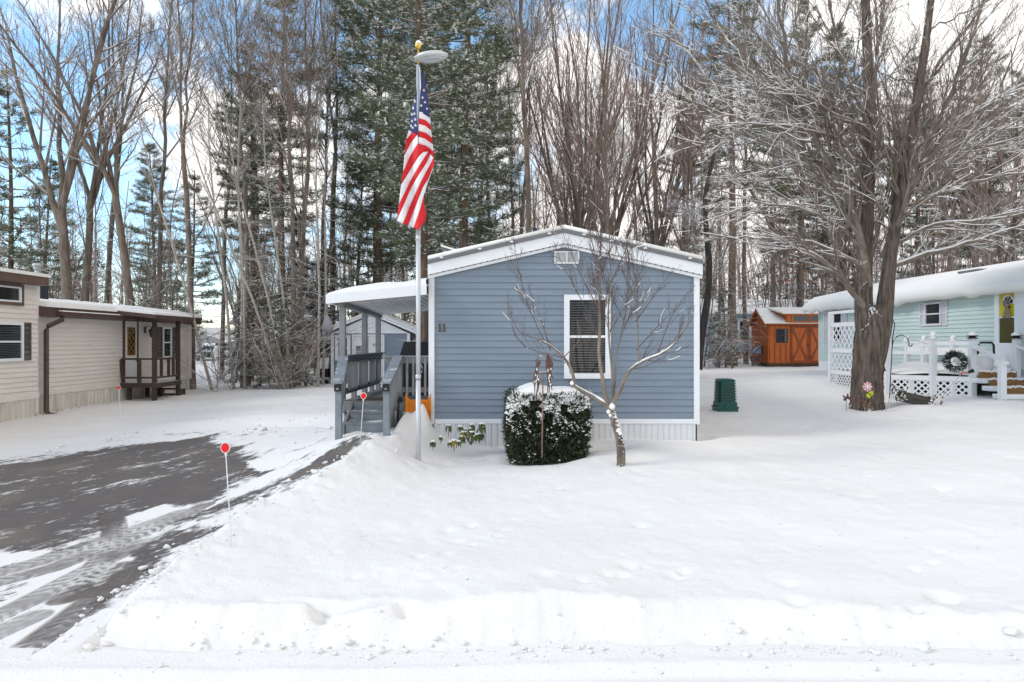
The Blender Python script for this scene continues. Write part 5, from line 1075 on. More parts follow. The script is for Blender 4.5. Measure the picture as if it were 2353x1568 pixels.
# right-hand garden bits
b = MB(); hb, ht = P(2043, 918, 16.4), P(2051, 776, 16.4)
top = [P(2053, 765, 16.4), P(2056, 745, 16.4), P(2051, 734, 16.4), P(2042, 731, 16.4), P(2034, 735, 16.4), P(2031, 744, 16.4)]
b.tube([hb - UZ * .2, ht] + top, .011, 7); b.tube([P(2050, 800, 16.4), P(2052, 785, 16.4), P(2060, 774, 16.4), P(2072, 770, 16.4), P(2083, 775, 16.4), P(2088, 785, 16.4), P(2089, 795, 16.4), P(2093, 797, 16.4), P(2097, 790, 16.4)], .011, 7)
tag(b.build('shepherd_hook', 'black', None, True), 'black double shepherd hook pole standing between the big tree and white deck', 'hook')
tr_ = thing('planter_trough', P(2106, 925, 14.9), 'weathered wooden trough planter sunk in snow beside the big tree', 'planter')
ta, tb = P(2074, 912, 14.9), P(2138, 926, 14.9)
b = MB(); b.bar(ta + UZ * .06, tb + UZ * .06, .03, .11); b.bar(ta + UZ * -.06, tb - UZ * .06, .03, .11); b.bar(ta + V((0, .25, .02)), tb + V((0, .25, .02)), .03, .22); b.bar(ta + V((0, .12, 0)), ta + V((.03, .12, 0)), .25, .22); b.bar(tb + V((0, .12, 0)), tb - V((.03, -.12, 0)), .25, .22); b.build('trough', 'troughwood', tr_)
for p_, n_ in ((ta + V((-.1, -.05, .05)), 90), (tb + V((.08, -.05, .02)), 80)):
    b = MB(); rp = random.Random(n_)
    for i in range(n_): b.mi = 1 if rp.random() < .5 else 0; needle_blob(b, p_, .13, 1, .08, .02, rp)
    b.build('frozen_plant', ['litter', 'roof_snow'], tr_)
b = MB(); q = P(2050.8, 889, 15.2); b.tube([q + V((-.035, 0, -.01)), q + V((-.03, 0, .035)), q + V((0, 0, .05)), q + V((.03, 0, .035)), q + V((.03, 0, -.01)), q + V((.005, 0, -.05)), q + V((0, 0, -.1))], .012, 7)
for s in (-.09, -.03, .04, .1): b.tube([q - UZ * .1, q + V((s * .6, .02, -.2)), q + V((s, 0, -.36))], .004, 4)
tag(b.build('basket_hanger', 'dark'), 'black hook of a wire basket hanger lying by the trough', 'hanger')
def butterfly(x, y, Y, s, m, lab, rot):
    c = P(x, y, Y); b = MB(); W1 = [(0, 0), (.35, .62), (.55, .75), (.62, .4), (.45, .1), (.8, -.1), (.7, -.45), (.35, -.6), (.08, -.25)]; ca, sa = math.cos(rot), math.sin(rot)
    for sg in (-1, 1):
        pts = [c + V(((a * sg * ca - d * sa) * s, -.02 * abs(a), (a * sg * sa + d * ca) * s)) for a, d in W1]; b.prism(pts if sg > 0 else pts[::-1], (0, .012, 0))
    b.mi = 1; b.tube([c + V((0, -.01, -.3 * s)), c + V((0, -.01, .35 * s))], .012, 6); b.tube([c - UZ * .2 * s, c - UZ * (s * .6 + .3)], .005, 5)
    tag(b.build('butterfly_stake', [m, 'dark']), lab, 'garden stake', 'butterfly stakes round the big tree')
mauve = mat('mauve_metal', (.17, .08, .075), .6, .15, 20); cop = mat('copper_metal', (.22, .12, .06), .6, .2, 20)
butterfly(1945, 914, 14.5, .105, mauve, 'mauve butterfly stake in the snow left of the big trunk', .35)
butterfly(1967, 917, 14.45, .13, mauve, 'largest mauve butterfly stake against the big trunk', -.1)
butterfly(1991, 931, 14.35, .11, cop, 'copper brown butterfly stake low before the big trunk', -.3)
fl = thing('flower_stake', P(1993, 925, 14.4), 'pink and white metal flower stake with lime leaves by the big trunk', 'garden stake')
c = P(1993, 889, 14.4); b = MB()
for i in range(16):
    a = i * 6.283 / 16; b.mi = 0 if i % 2 else 1; o = V((math.cos(a), 0, math.sin(a))); s = V((-o.z, 0, o.x)) * .016; b.prism([c + o * .03 - s * .6, c + o * .085 - s, c + o * .108, c + o * .085 + s, c + o * .03 + s * .6], (0, -.012, 0))
b.mi = 1; b.lathe((0, 0, 0), [(.01, 0), (.05, 0), (.045, .03), (.01, .035)], 12); b.v[-48:] = [(c.x + x, c.y - .01 - z, c.z + y) for x, y, z in b.v[-48:]]
b.build('flower_head', ['pink', 'petalwhite'], fl)
b = MB(); b.tube([c - UZ * .08, c - UZ * .42], .006, 6); b.build('stem', 'dark', fl)
for sx_, dz_ in ((1, -.14), (-.1, -.19)):
    b = MB(); p = c + V((.02 + .05 * max(sx_, 0), -.02, dz_)); b.prism([p + V((-.05, 0, .03)), p + V((0, 0, .05)), p + V((.05, 0, .04)), p + V((.04, 0, -.03)), p + V((0, 0, -.055)), p + V((-.04, 0, -.02))], (0, .012, 0)); b.build('leaf', 'lime', fl)
b = MB(); p0 = P((2650 + 560 / 4.48) / 1.3056, (900 + 1520 / 4.48) / 1.3056, 14.2); p1 = P((2650 + 1040 / 4.48) / 1.3056, (900 + 1010 / 4.48) / 1.3056, 15.6); b.tube([p0, (p0 + p1) / 2, p1], .009, 6); b.mi = 1; p2 = p1 + V((.06, 0, .05)); p3 = p1 + V((.18, 0, .06)); b.tube([p1, p1 + V((.02, 0, .035)), p2, p3], .012, 6); b.mi = 2; b.tube([p3, p3 + V((.1, 0, .04))], [.03, .05], 8)
tag(b.build('leaning_stake', ['white_paint', 'reflector', 'black'], None, True), 'thin white rod leaning on the deck with a red hook and black tip', 'stake')

# ------------------------------------------------------------------ trees: skeletons grown branch by branch, then skinned with tubes
def unit(v): return v / (np.linalg.norm(v) + 1e-9)
def path(rnd, p, d, L, n, wig, trop):
    pts = [np.array(p, float)]; d = unit(np.array(d, float)); g = rnd.randn(n, 3) * wig; g[:, 2] += trop
    for i in range(n): d = unit(d + g[i]); pts.append(pts[-1] + d * L / n)
    return np.array(pts)
def side_dir(rnd, d, ang, up=0.0):
    a = np.cross(d, rnd.randn(3)); a = unit(a); v = d * math.cos(ang) + a * math.sin(ang); v[2] += up; return unit(v)
def skin(polys, k):
    by = {}
    for pts, r in polys: by.setdefault(len(pts), []).append((pts, r))
    Vs, Qs, off = [], [], 0; th = np.arange(k) * 2 * np.pi / k; cs, sn = np.cos(th), np.sin(th)
    for n, lst in by.items():
        Pn = np.array([a for a, _ in lst]); Rn = np.array([np.linspace(r[0], r[1], n) if len(r) == 2 else r for _, r in lst]); m = len(lst)
        D = np.empty_like(Pn); D[:, 1:-1] = Pn[:, 2:] - Pn[:, :-2]; D[:, 0] = Pn[:, 1] - Pn[:, 0]; D[:, -1] = Pn[:, -1] - Pn[:, -2]
        D /= np.linalg.norm(D, axis=2, keepdims=True) + 1e-9
        ref = np.zeros_like(D); vert = np.abs(D[:, :, 2]).max(1) > .92; ref[~vert, :, 2] = 1; ref[vert, :, 0] = 1
        A = np.cross(D, ref); A /= np.linalg.norm(A, axis=2, keepdims=True) + 1e-9; B = np.cross(D, A)
        ring = Pn[:, :, None] + (A[:, :, None] * cs[None, None, :, None] + B[:, :, None] * sn[None, None, :, None]) * Rn[:, :, None, None]
        Vs.append(ring.reshape(-1, 3))
        i = (np.arange(m)[:, None, None] * n + np.arange(n - 1)[None, :, None]) * k + np.arange(k)[None, None]; j = (np.arange(m)[:, None, None] * n + np.arange(n - 1)[None, :, None]) * k + (np.arange(k)[None, None] + 1) % k
        Qs.append(np.stack([i, j, j + k, i + k], -1).reshape(-1, 4) + off); off += m * n * k
    return np.concatenate(Vs), np.concatenate(Qs)
def skin_obj(name, polys, k, m, parent, off=(0, 0, 0)):
    v, q = skin(polys, k); return np_mesh(name, v - np.array(off), q, [], [m], parent)
def twigs(rnd, pts, r0, L, lev, out, dens, ang, trop, wig, fr=.15, rmin=.004):
    """side branches along a path; lev levels deep"""
    n = max(2, int(dens)); seg = len(pts) - 1
    for i in range(n):
        t = fr + (1 - fr) * (i + rnd.rand()) / n; f = t * seg; j = min(int(f), seg - 1); p = pts[j] + (pts[j + 1] - pts[j]) * (f - j); d = unit(pts[j + 1] - pts[j])
        l = L * (1 - .55 * t) * rnd.uniform(.6, 1.25); rr = max(rmin, r0 * (1 - .7 * t) * .55)
        q = path(rnd, p, side_dir(rnd, d, ang * rnd.uniform(.6, 1.4)), l, 5 if rmin == .0040 else 4, wig, trop)
        out.append((q, (rr, rmin * .7), lev))
        if lev > 1: twigs(rnd, q, rr, l * .5, lev - 1, out, dens * .62, ang, trop, wig, .15, rmin)
def bare_tree(seed, H, r, fork, nlead, spread, ang, dens, trop=.10, lean=0, low=6, tw='twig', bark='greybark', rmin=.008, name='bare_tree', wig=.07, levs=3, kfac=.34):
    rnd = np.random.RandomState(seed); tr, tw_ = [], []
    base = path(rnd, (0, 0, -.5), (lean, 0, 1), H * fork + .5, 7, .025, .02)
    rt = np.linspace(r * 1.0, r * .72, 8); rt[0] *= 1.35; rt[1] *= 1.08; tr.append((base, rt))
    d = unit(base[-1] - base[-2]); leads = []
    for i in range(nlead):
        a = i * 6.283 / nlead + rnd.uniform(-.5, .5); s = spread * rnd.uniform(.5, 1.3) if nlead > 1 else .03
        v = unit(d + np.array([math.cos(a) * math.tan(s), math.sin(a) * math.tan(s), 0])); l = H * (1 - fork) * rnd.uniform(.8, 1.1); st = base[-1] if i < 2 else base[-2] + (base[-1] - base[-2]) * rnd.rand()
        q = path(rnd, st, v, l, 9, wig, trop * .55); rl = r * (.72 if nlead == 1 else .58) * rnd.uniform(.8, 1.0); leads.append((q, rl)); tr.append((q, (rl, .02)))
    for q, rl in leads:
        o = []; twigs(rnd, q, rl, H * (1 - fork) * kfac, levs, o, dens, ang, trop, wig * 1.4, .12, rmin); tw_ += o
    o = []                                                            # dead side branches low on the stem
    for i in range(low):
        f = rnd.uniform(2.2, 6.9); j = int(f); p = base[j] + (base[min(j + 1, 7)] - base[j]) * (f - j)
        v = rnd.randn(3); v[2] = rnd.uniform(-.1, .35); q = path(rnd, p, v, rnd.uniform(.8, 2.6), 5, .12, .01); o.append((q, (.018, rmin * .7), 2)); twigs(rnd, q, .012, .8, 1, o, 5, .9, .0, .1, .2, rmin)
    tw_ += o
    root = thing(name, (0, 0, 0), None, 'tree'); skin_obj('trunk', tr, 8, bark, root)
    big = [(a, b_) for a, b_, l in tw_ if b_[0] > .03]; sm = [(a, b_) for a, b_, l in tw_ if b_[0] <= .03]
    v1, q1 = skin(sm, 3) 
    if big: v2, q2 = skin(big, 5); v1, q1 = np.concatenate([v1, v2]), np.concatenate([q1, q2 + len(v1)])
    np_mesh('crown', v1, q1, [], [tw], root)
    return root
def tuft_mesh(C_, Dv, rnd, ln, wd, per, snow_p, needle, name, root, sn_ln=.16, sn_wd=.05):
    c = np.repeat(C_, per, 0) + rnd.randn(len(C_) * per, 3) * ln * .18; d = np.repeat(Dv, per, 0)
    T = leaf_tris(c, ln, wd, rnd, d * .9, .15)
    k = rnd.rand(len(C_)) < snow_p; cs = np.repeat(C_[k], 3, 0) + rnd.randn(k.sum() * 3, 3) * ln * .35; cs[:, 2] += ln * .25
    dd = rnd.randn(len(cs), 3); dd[:, 2] *= .35; dd /= np.linalg.norm(dd, axis=1, keepdims=True); s = np.cross(dd, np.array([[0, .15, 1.0]])); s /= np.linalg.norm(s, axis=1, keepdims=True)
    L = sn_ln * rnd.uniform(.6, 1.3, (len(cs), 1)); W2 = sn_wd * rnd.uniform(.6, 1.2, (len(cs), 1))
    T2 = np.stack([cs - s * W2 - dd * L * .4, cs + s * W2 - dd * L * .4 + np.array([0, 0, -.02]), cs + dd * L * .6], 1)
    Vv = np.concatenate([T, T2]).reshape(-1, 3)
    return np_mesh(name, Vv, [], np.arange(len(Vv)).reshape(-1, 3), [needle, 'roof_snow'], root, False, tm=np.r_[np.zeros(len(T)), np.ones(len(T2))])
def pine(seed, H, r, z0, Lmax, step, per=8, snow_p=.55, sparse=1.0, droop=-.05, needle='needle', name='pine_tree', ln=.26, wd=.016, shape='pine', bark='brownbark'):
    rnd = np.random.RandomState(seed); tr, br, C_, D_ = [], [], [], []
    tk_ = path(rnd, (0, 0, -.5), (0, 0, 1), H + .5, 12, .012, .05); rt = np.linspace(r, .03, 13); rt[0] *= 1.3; tr.append((tk_, rt))
    at = lambda z: np.array([np.interp(z, tk_[:, 2], tk_[:, i]) for i in range(3)])
    z = z0
    while z < H - .15:
        t = (z - z0) / (H - z0)
        prof = (math.sin(min(1, t * 1.9 + .22) * math.pi / 2) * (1 - t) ** .62 * 1.15) if shape == 'pine' else (1 - t) ** .85
        for i in range(rnd.randint(3, 6)):
            if rnd.rand() > sparse: continue
            a = rnd.rand() * 6.283; L = max(.3, Lmax * prof * rnd.uniform(.55, 1.15)); up = droop + .25 * t + rnd.uniform(-.1, .1)
            q = path(rnd, at(z + rnd.uniform(-.1, .1)), (math.cos(a), math.sin(a), up), L, 5, .06, .035 if shape == 'pine' else -.03); br.append((q, (.012 + L * .012, .006)))
            ns = max(2, int(L / .36))
            subs = [q]
            for j in range(ns):
                f = (.25 + .75 * (j + rnd.rand()) / ns) * 5; jj = min(int(f), 4); p = q[jj] + (q[jj + 1] - q[jj]) * (f - jj); d = unit(q[jj + 1] - q[jj])
                sd = np.cross(d, [0, 0, 1]) * (1 if j % 2 else -1); v = unit(d * .6 + sd * .8 + np.array([0, 0, rnd.uniform(-.1, .25)])); l = L * .36 * rnd.uniform(.6, 1.2) * (1.15 - f / 6)
                s_ = path(rnd, p, v, l, 3, .08, .02); br.append((s_, (.008, .004))); subs.append(s_)
            for s_ in subs:
                l = np.linalg.norm(s_[-1] - s_[0]); m = max(2, int(l / (ln * .62)))
                for f in np.linspace(.38 if s_ is q else .2, 1, m) * (len(s_) - 1):
                    jj = min(int(f), len(s_) - 2); C_.append(s_[jj] + (s_[jj + 1] - s_[jj]) * (f - jj)); D_.append(unit(s_[jj + 1] - s_[jj]))
        z += step * rnd.uniform(.7, 1.3)
    for i in range(16):                                               # bare dead whorls below the crown
        zz = rnd.uniform(z0 * .25, z0); a = rnd.rand() * 6.283; br.append((path(rnd, at(zz), (math.cos(a), math.sin(a), rnd.uniform(-.15, .2)), rnd.uniform(.6, 2.2), 5, .1, 0), (.02, .006)))
    root = thing(name, (0, 0, 0), None, 'tree'); tkm = skin_obj('trunk', tr, 9, bark, root)
    skin_obj('branches', br, 4, 'twig', root)
    tuft_mesh(np.array(C_), np.array(D_), rnd, ln, wd, per, snow_p, needle, 'crown', root, ln * .7, ln * .2)
    return root
def kids(o): return [c for c in bpy.data.objects if c.parent == o]
PROTO = {}
def plant(kind, x, Y, label, group=None, s=1.0, rot=0.0, lean=(0, 0), dz=0.0, y=None, cat='tree', sz=None):
    root, ch, used = PROTO[kind]; X = (x - 1176.5) * Y / F; gz = ground_z(X, Y) if Y < 900 else 0
    if not used: r = root; PROTO[kind][2] = True
    else:
        r = root.copy(); C.objects.link(r)
        for c in ch: k = c.copy(); C.objects.link(k); k.parent = r
    r.location = (X, Y, gz + dz - .05); r.rotation_euler = (lean[1], lean[0], rot); r.scale = (s, s, sz or s); tag(r, label, cat, group)
    if group is None and 'group' in r: del r['group']
    return r
def reg(key, root): PROTO[key] = [root, [c for c in C.objects if c.parent == root], False]
reg('oak1', bare_tree(11, 21, .23, .34, 4, .34, .60, 13, trop=.08, low=9, wig=.075, name='oak_tree'))
reg('oak2', bare_tree(12, 20, .19, .42, 4, .30, .58, 12, trop=.08, low=10, name='oak_tree'))
reg('tall1', bare_tree(21, 20, .125, .45, 1, .1, .62, 24, trop=.12, low=14, kfac=.42))
reg('tall2', bare_tree(22, 21, .145, .50, 2, .16, .55, 15, trop=.12, low=14, kfac=.36))
reg('vase1', bare_tree(31, 19, .165, .30, 6, .30, .45, 10, trop=.13, low=7, tw='redtwig', kfac=.38, name='maple_tree'))
reg('vase2', bare_tree(32, 18, .14, .26, 5, .34, .45, 10, trop=.14, low=7, tw='redtwig', kfac=.38, name='maple_tree'))
reg('thin1', bare_tree(41, 13, .065, .35, 2, .16, .6, 14, trop=.09, low=30, tw='redtwig', rmin=.006, levs=2, name='sapling'))
reg('thin2', bare_tree(42, 11, .05, .30, 3, .2, .6, 13, trop=.09, low=30, tw='redtwig', rmin=.006, levs=2, name='sapling'))
reg('birch', bare_tree(43, 11, .055, .6, 1, .1, .45, 14, trop=.1, low=6, tw='birch', bark='birch', rmin=.006, levs=2, name='birch_tree'))
reg('brush', bare_tree(51, 3.2, .02, .10, 9, .8, .6, 8, trop=.05, low=4, tw='redtwig', rmin=.004, levs=2, name='bare_shrub', bark='twig'))
reg('pine1', pine(61, 20, .24, 4.6, 3.4, .37, per=10, ln=.29))
reg('pine2', pine(62, 21, .26, 5.4, 3.7, .40, per=10, snow_p=.6, ln=.29))
reg('pine3', pine(63, 17, .20, 6.5, 2.8, .42, per=9, sparse=.8, snow_p=.5))
reg('pine4', pine(64, 14, .16, 3.0, 2.6, .45, sparse=.8, snow_p=.6))
reg('spruce', pine(71, 7.5, .10, .5, 1.7, .24, per=9, snow_p=.85, needle='needle2', name='spruce_tree', ln=.18, wd=.014, shape='spruce', droop=-.15))
reg('hemlock', pine(72, 4.2, .06, .9, 1.5, .26, per=9, snow_p=.8, needle='needle', name='hemlock_tree', ln=.17, wd=.013, shape='spruce', droop=-.3))
G1 = None
# the trees one can pick out
for a in [
  ('oak1', 160, 27, 'largest grey forked oak just behind the cream home chimney', 1.0, .3, (0, 0)), ('oak2', 196, 31, 'grey forked oak close on the right of the largest oak at left', 1.0, 1.6, (0, 0)),
  ('tall2', 236, 34, 'straight grey twin topped tree third from the cream home chimney', 1.0, .8, (.03, 0)), ('oak2', 318, 26.5, 'tall bare tree leaning right across the blue sky', .92, 2.9, (.13, 0)),
  ('tall1', 368, 32, 'straight brown trunk just right of the leaning tree', 1.0, 2.0, (0, 0)), ('oak2', -40, 21, 'bare tree at the left edge leaning over the cream home', .9, 4.2, (.12, 0)),
  ('pine4', 18, 30, 'snow flecked pine at the far left edge', 1.0, .5, (0, 0)), ('pine4', 92, 38, 'pale pine between the left edge and the big oak', .9, 2.5, (0, 0)), ('pine4', 430, 36, 'narrow dark pine right of the leaning tree', .78, 1.2, (0, 0)),
  ('pine3', 655, 29, 'sparse dark pine standing alone against blue sky left of the flag', 1.0, .2, (0, 0)), ('pine3', 590, 37, 'thin sparse pine left of the lone dark pine', .95, 2.2, (0, 0)),
  ('tall2', 767, 34, 'tall straight bare tree between the lone pine and the flag pines', 1.05, .4, (-.02, 0)), ('tall1', 735, 36, 'thinner bare tree left of the tall straight one', 1.0, 3.3, (0, 0)),
  ('pine1', 868, 33, 'large snow laden pine directly left of the flag', 1.2, .9, (0, 0)), ('pine2', 1062, 29, 'largest snow laden pine right behind the flag', 1.05, 2.3, (0, 0)), ('pine2', 968, 37, 'pine between and behind the two large flag pines', 1.1, 4.0, (0, 0)), ('pine4', 1138, 34, 'smaller pine on the right of the largest pine', 1.1, 3.7, (0, 0)),
  ('pine4', 812, 33, 'smaller pine on the left of the flag pines', .8, 1.9, (0, 0)),
  ('tall1', 1229, 24, 'slim single bare tree rising behind the vent pipe', .95, .1, (-.015, 0)), ('vase1', 1342, 33, 'many stemmed bare maple above the gable peak', 1.05, .7, (0, 0)), ('vase2', 1418, 30, 'dense bare maple right of the gable peak', 1.1, 2.0, (.02, 0)), ('vase1', 1395, 38, 'bare maple behind the two gable peak maples', 1.1, 3.1, (0, 0)),
  ('tall2', 1182, 39, 'grey bare tree right of the flag pines', 1.0, 1.0, (0, 0)), ('vase2', 1290, 40, 'bare maple deep behind the slim tree', 1.1, 4.4, (0, 0)), ('tall2', 1505, 36, 'bare tree behind the right slope of the blue roof', 1.05, 2.7, (0, 0)), ('vase2', 1560, 33, 'low forked maple right of the blue home roof', .95, 5.0, (0, 0)),
  ('pine3', 1683, 36, 'thick straight pine trunk left of the orange shed', 1.25, 1.4, (0, 0)), ('tall1', 1714, 38.5, 'second trunk close right of the thick pine trunk', 1.05, .6, (0, 0)), ('thin1', 1652, 33, 'thin dark sapling left of the thick pine trunk', 1.0, 2.2, (.02, 0)),
  ('pine2', 1836, 44, 'tall pine behind the orange shed', 1.1, .4, (0, 0)), ('pine1', 1935, 46, 'pine behind the big front maple', 1.15, 3.0, (0, 0)), ('pine3', 2110, 42, 'pine above the mint home roof near the big maple', 1.1, 1.1, (0, 0)), ('pine2', 2240, 46, 'pine above the middle of the mint home roof', 1.05, 2.0, (0, 0)), ('pine3', 2330, 42, 'pine at the right edge above the mint home', 1.05, 4.1, (0, 0)),
  ('oak1', 2175, 40, 'bare oak behind the mint home roof vent', 1.0, 2.4, (0, 0)), ('vase1', 2290, 38, 'bare maple behind the right end of the mint home', 1.0, 5.2, (0, 0)), ('oak2', 1775, 47, 'bare oak behind the left end of the orange shed', 1.05, 1.9, (0, 0)),
  ('tall2', 1610, 44, 'bare tree behind the low forked maple', 1.0, 3.6, (0, 0)), ('spruce', 688, 29.5, 'dark snow covered spruce among the pale birches', 1.0, .3, (0, 0)), ('spruce', 742, 32, 'second snow covered spruce just left of the porch roof', .85, 1.8, (0, 0)),
  ('hemlock', 598, 26.5, 'low hemlock with drooping snowy boughs left of the birches', 1.0, .6, (0, 0)), ('hemlock', 648, 25.5, 'low hemlock beneath the leaning birches', .8, 2.6, (0, 0)), ('hemlock', 1668, 33.5, 'small hemlock at the foot of the thick pine trunk', .95, 1.2, (0, 0)), ('hemlock', 545, 33, 'hemlock beside the distant house and truck', .9, 4.0, (0, 0)),
  ('tall1', 570, 27, 'straight brown trunk left of the twin birch stems', .9, 5.5, (0, 0)), ('tall2', 442, 25.8, 'trunk right behind the end of the cream home', .85, 3.9, (0, 0)), ('tall1', 510, 33, 'grey green trunk before the distant house', .9, 2.9, (0, 0)), ('pine3', 573, 31, 'pair trunk pine behind the twin birches', .9, 3.4, (0, 0)),
  ('tall1', 672, 26, 'dark trunk left of the tan cabin', .85, 4.8, (0, 0)), ('tall2', 683, 27, 'dark trunk against the tan cabin wall', .8, .9, (0, 0)), ('thin1', 703, 26.5, 'brown sapling right of the tan cabin wall', 1.0, 1.3, (0, 0)),
  ('pine2', 978, 21, 'thick brown pine trunk just behind the blue home corner', .8, 5.4, (0, 0)),
]:
    plant(a[0], a[1], a[2], a[3], None, a[4], a[5], a[6])
for x, Y, ln_, rot, lab in ((655, 25, (-.33, .05), 0, 'birch leaning far left from the clump by the cabin'), (662, 25.2, (-.22, 0), 1, 'birch leaning left in the middle of the clump'), (671, 25.4, (-.10, 0), 2, 'most upright birch of the clump by the cabin'), (555, 26, (0, 0), 3, 'left stem of the twin upright birches'), (563, 25.6, (-.015, 0), 4, 'right stem of the twin upright birches'), (731, 25.5, (.01, 0), 5, 'single pale birch just left of the blue shed'), (742, 27.5, (.03, 0), 2.5, 'thin birch half behind the shed eave'), (488, 24.5, (-.26, 0), 1.5, 'birch leaning left beside the cream home end'), (538, 25.2, (-.09, 0), .6, 'slim birch right of the distant truck')):
    plant('birch', x, Y, lab, 'pale birches at the wood edge', 1.0, 0, ln_)
for i, (x, Y, s) in enumerate(((500, 24, .7), (530, 24.5, .6), (620, 25, .6), (640, 24.5, .8), (668, 25.2, .9), (705, 26, .8), (1660, 33, .7), (1640, 34, .6), (1630, 31, .7), (2160, 31, .8), (2300, 30, .9), (1745, 38, .8))):
    plant('brush', x, Y, 'small bare brown shrub poking from the snow at the wood edge', 'bare shrubs along the wood edge', s, i * 1.3, cat='shrub')
rf = np.random.RandomState(77); kinds = ['tall1', 'tall2', 'vase1', 'thin2', 'vase2', 'thin1', 'thin2', 'thin1']
nf = 0
for i in range(58):
    u_ = (i + rf.rand()) / 58; x = np.interp(u_, [0, .16, .36, 1], [-100, 640, 1180, 2460]); Y = rf.uniform(36, 57); X = (x - 1176.5) * Y / F
    if (11.5 < X < 18 and Y < 38.5) or (14 < X < 29 and Y > 49) or (X > 11.5 and Y < 29): Y = 44
    if 440 < x < 525 or (1632 < x < 1748 and Y < 51): continue
    plant(kinds[rf.randint(len(kinds))], x, Y, 'slender bare tree deep in the wood behind the homes', 'bare trees deep in the wood', rf.uniform(.45, .72) if x < 760 else rf.uniform(.75, 1.1), rf.rand() * 6.28, (rf.uniform(-.04, .04), 0))
for i in range(54):
    x = rf.uniform(430, 770) if i < 18 else rf.uniform(1590, 2400) if i < 44 else rf.uniform(0, 430); Y = rf.uniform(27, 36); X = (x - 1176.5) * Y / F
    if 1690 < x < 1895: Y = 39.5; X = (x - 1176.5) * Y / F
    if (11 < X < 18.5 and Y < 39) or (RX - 1 < X < 17.5 and Y < 29): Y = 40
    if 440 < x < 525: continue
    plant(['thin1', 'thin2'][i % 2], x, Y, 'thin twiggy sapling in the tangled undergrowth at the wood edge', 'saplings in the undergrowth', rf.uniform(.4, .85), rf.rand() * 6.28, (rf.uniform(-.15, .15), rf.uniform(-.1, .1)))
for i in range(12):
    x = (-50 + 900 * rf.rand()) if i < 7 else (1250 + 1150 * rf.rand()); Y = rf.uniform(40, 57); X = (x - 1176.5) * Y / F
    if 13.5 < X < 29 and Y > 48: Y = 46
    if 430 < x < 535 or (1620 < x < 1760 and Y < 51): continue
    plant(['pine3', 'pine4', 'spruce', 'spruce', 'pine1'][rf.randint(5)], x, Y, 'dark snow flecked conifer deep in the wood behind the homes', 'conifers deep in the wood', rf.uniform(.7, 1.0), rf.rand() * 6.28)

# ------------------------------------------------------------------ far wood, one mass
def far_wood():
    rnd = np.random.RandomState(5); polys, small, C_, D_ = [], [], [], []
    for i in range(330):
        Y = rnd.uniform(60, 96); X = rnd.uniform(-.95, .95) * Y; H = rnd.uniform(9, 19)
        if -.475 < X / Y < -.405 or (.285 < X / Y < .37 and Y < 60): continue
        g = -.3 if X < -20 else .4
        q = path(rnd, (X, Y, g - .5), (rnd.uniform(-.05, .05), 0, 1), H, 6, .03, .03); polys.append((q, (rnd.uniform(.09, .24), .03)))
        for k in range(26):
            t = rnd.uniform(.06, .98) * 6; j = min(int(t), 5); p = q[j] + (q[j + 1] - q[j]) * (t - j); v = rnd.randn(3); v[2] = abs(v[2]) * .8 + .15
            s_ = path(rnd, p, v, rnd.uniform(1.2, 3.6), 4, .1, .06); small.append((s_, (.04, .012)))
            for m in range(3): small.append((path(rnd, s_[rnd.randint(1, 4)], v + rnd.randn(3) * .6, rnd.uniform(.6, 1.8), 4, .1, .05), (.02, .01)))
    for i in range(75):
        Y = rnd.uniform(58, 90); X = rnd.uniform(-.9, .9) * Y; H = rnd.uniform(5, 13)
        if -.485 < X / Y < -.40: continue
        g = -.3 if X < -20 else .4
        polys.append((path(rnd, (X, Y, g - .5), (0, 0, 1), H, 6, .01, 0), (.12, .02)))
        for k in range(190):
            t = rnd.rand(); a = rnd.rand() * 6.283; R_ = H * .24 * (1 - t) ** .8 * math.sqrt(rnd.rand()) + .1
            C_.append((X + math.cos(a) * R_, Y + math.sin(a) * R_, g + .8 + t * (H - .8))); D_.append((math.cos(a), math.sin(a), -.2))
    v1, q1 = skin(polys, 5); v2, q2 = skin(small, 3); v = np.concatenate([v1, v2]); q = np.concatenate([q1, q2 + len(v1)])
    T = leaf_tris(np.repeat(np.array(C_), 7, 0) + rnd.randn(len(C_) * 7, 3) * .15, .5, .05, rnd, np.repeat(np.array(D_), 7, 0)); T2 = leaf_tris(np.repeat(np.array(C_), 3, 0) + rnd.randn(len(C_) * 3, 3) * .2 + [0, 0, .12], .3, .09, rnd, None)
    tv = np.concatenate([T, T2]).reshape(-1, 3); tt = np.arange(len(tv)).reshape(-1, 3) + len(v)
    o = np_mesh('distant_wood', np.concatenate([v, tv]), q, tt, ['twig', 'needle2', 'roof_snow', 'redtwig'], None, True, np.r_[np.zeros(len(q1)), np.full(len(q2), 3)], np.r_[np.ones(len(T)), np.full(len(T2), 2)])
    tag(o, 'far wood of bare trunks and dark snowy conifers behind everything', 'wood', None, 'stuff')
far_wood()

# ------------------------------------------------------------------ the big maple at the right
mY = 15.06
def mp_(pts, dy=0.0):
    n = len(pts); return np.array([tuple(P(x, y, mY + dy * (i / max(1, n - 1)))) for i, (x, y) in enumerate(pts)])
def smooth(pl, n):
    pl = np.asarray(pl); s = np.r_[0, np.cumsum(np.linalg.norm(np.diff(pl, axis=0), axis=1))]; q = np.linspace(0, s[-1], n * 4); r = np.stack([np.interp(q, s, pl[:, i]) for i in range(3)], 1)
    k = np.ones(5) / 5
    for _ in range(2): m = np.stack([np.convolve(np.pad(r[:, i], 2, 'edge'), k, 'valid') for i in range(3)], 1); m[0], m[-1] = r[0], r[-1]; r = m
    return r[np.linspace(0, len(r) - 1, n).astype(int)]
maple = thing('maple_tree', tuple(P(1990, 935, mY)), 'huge twin stemmed bare maple with snow lined limbs before the mint home', 'tree'); mo = np.array(maple.location)
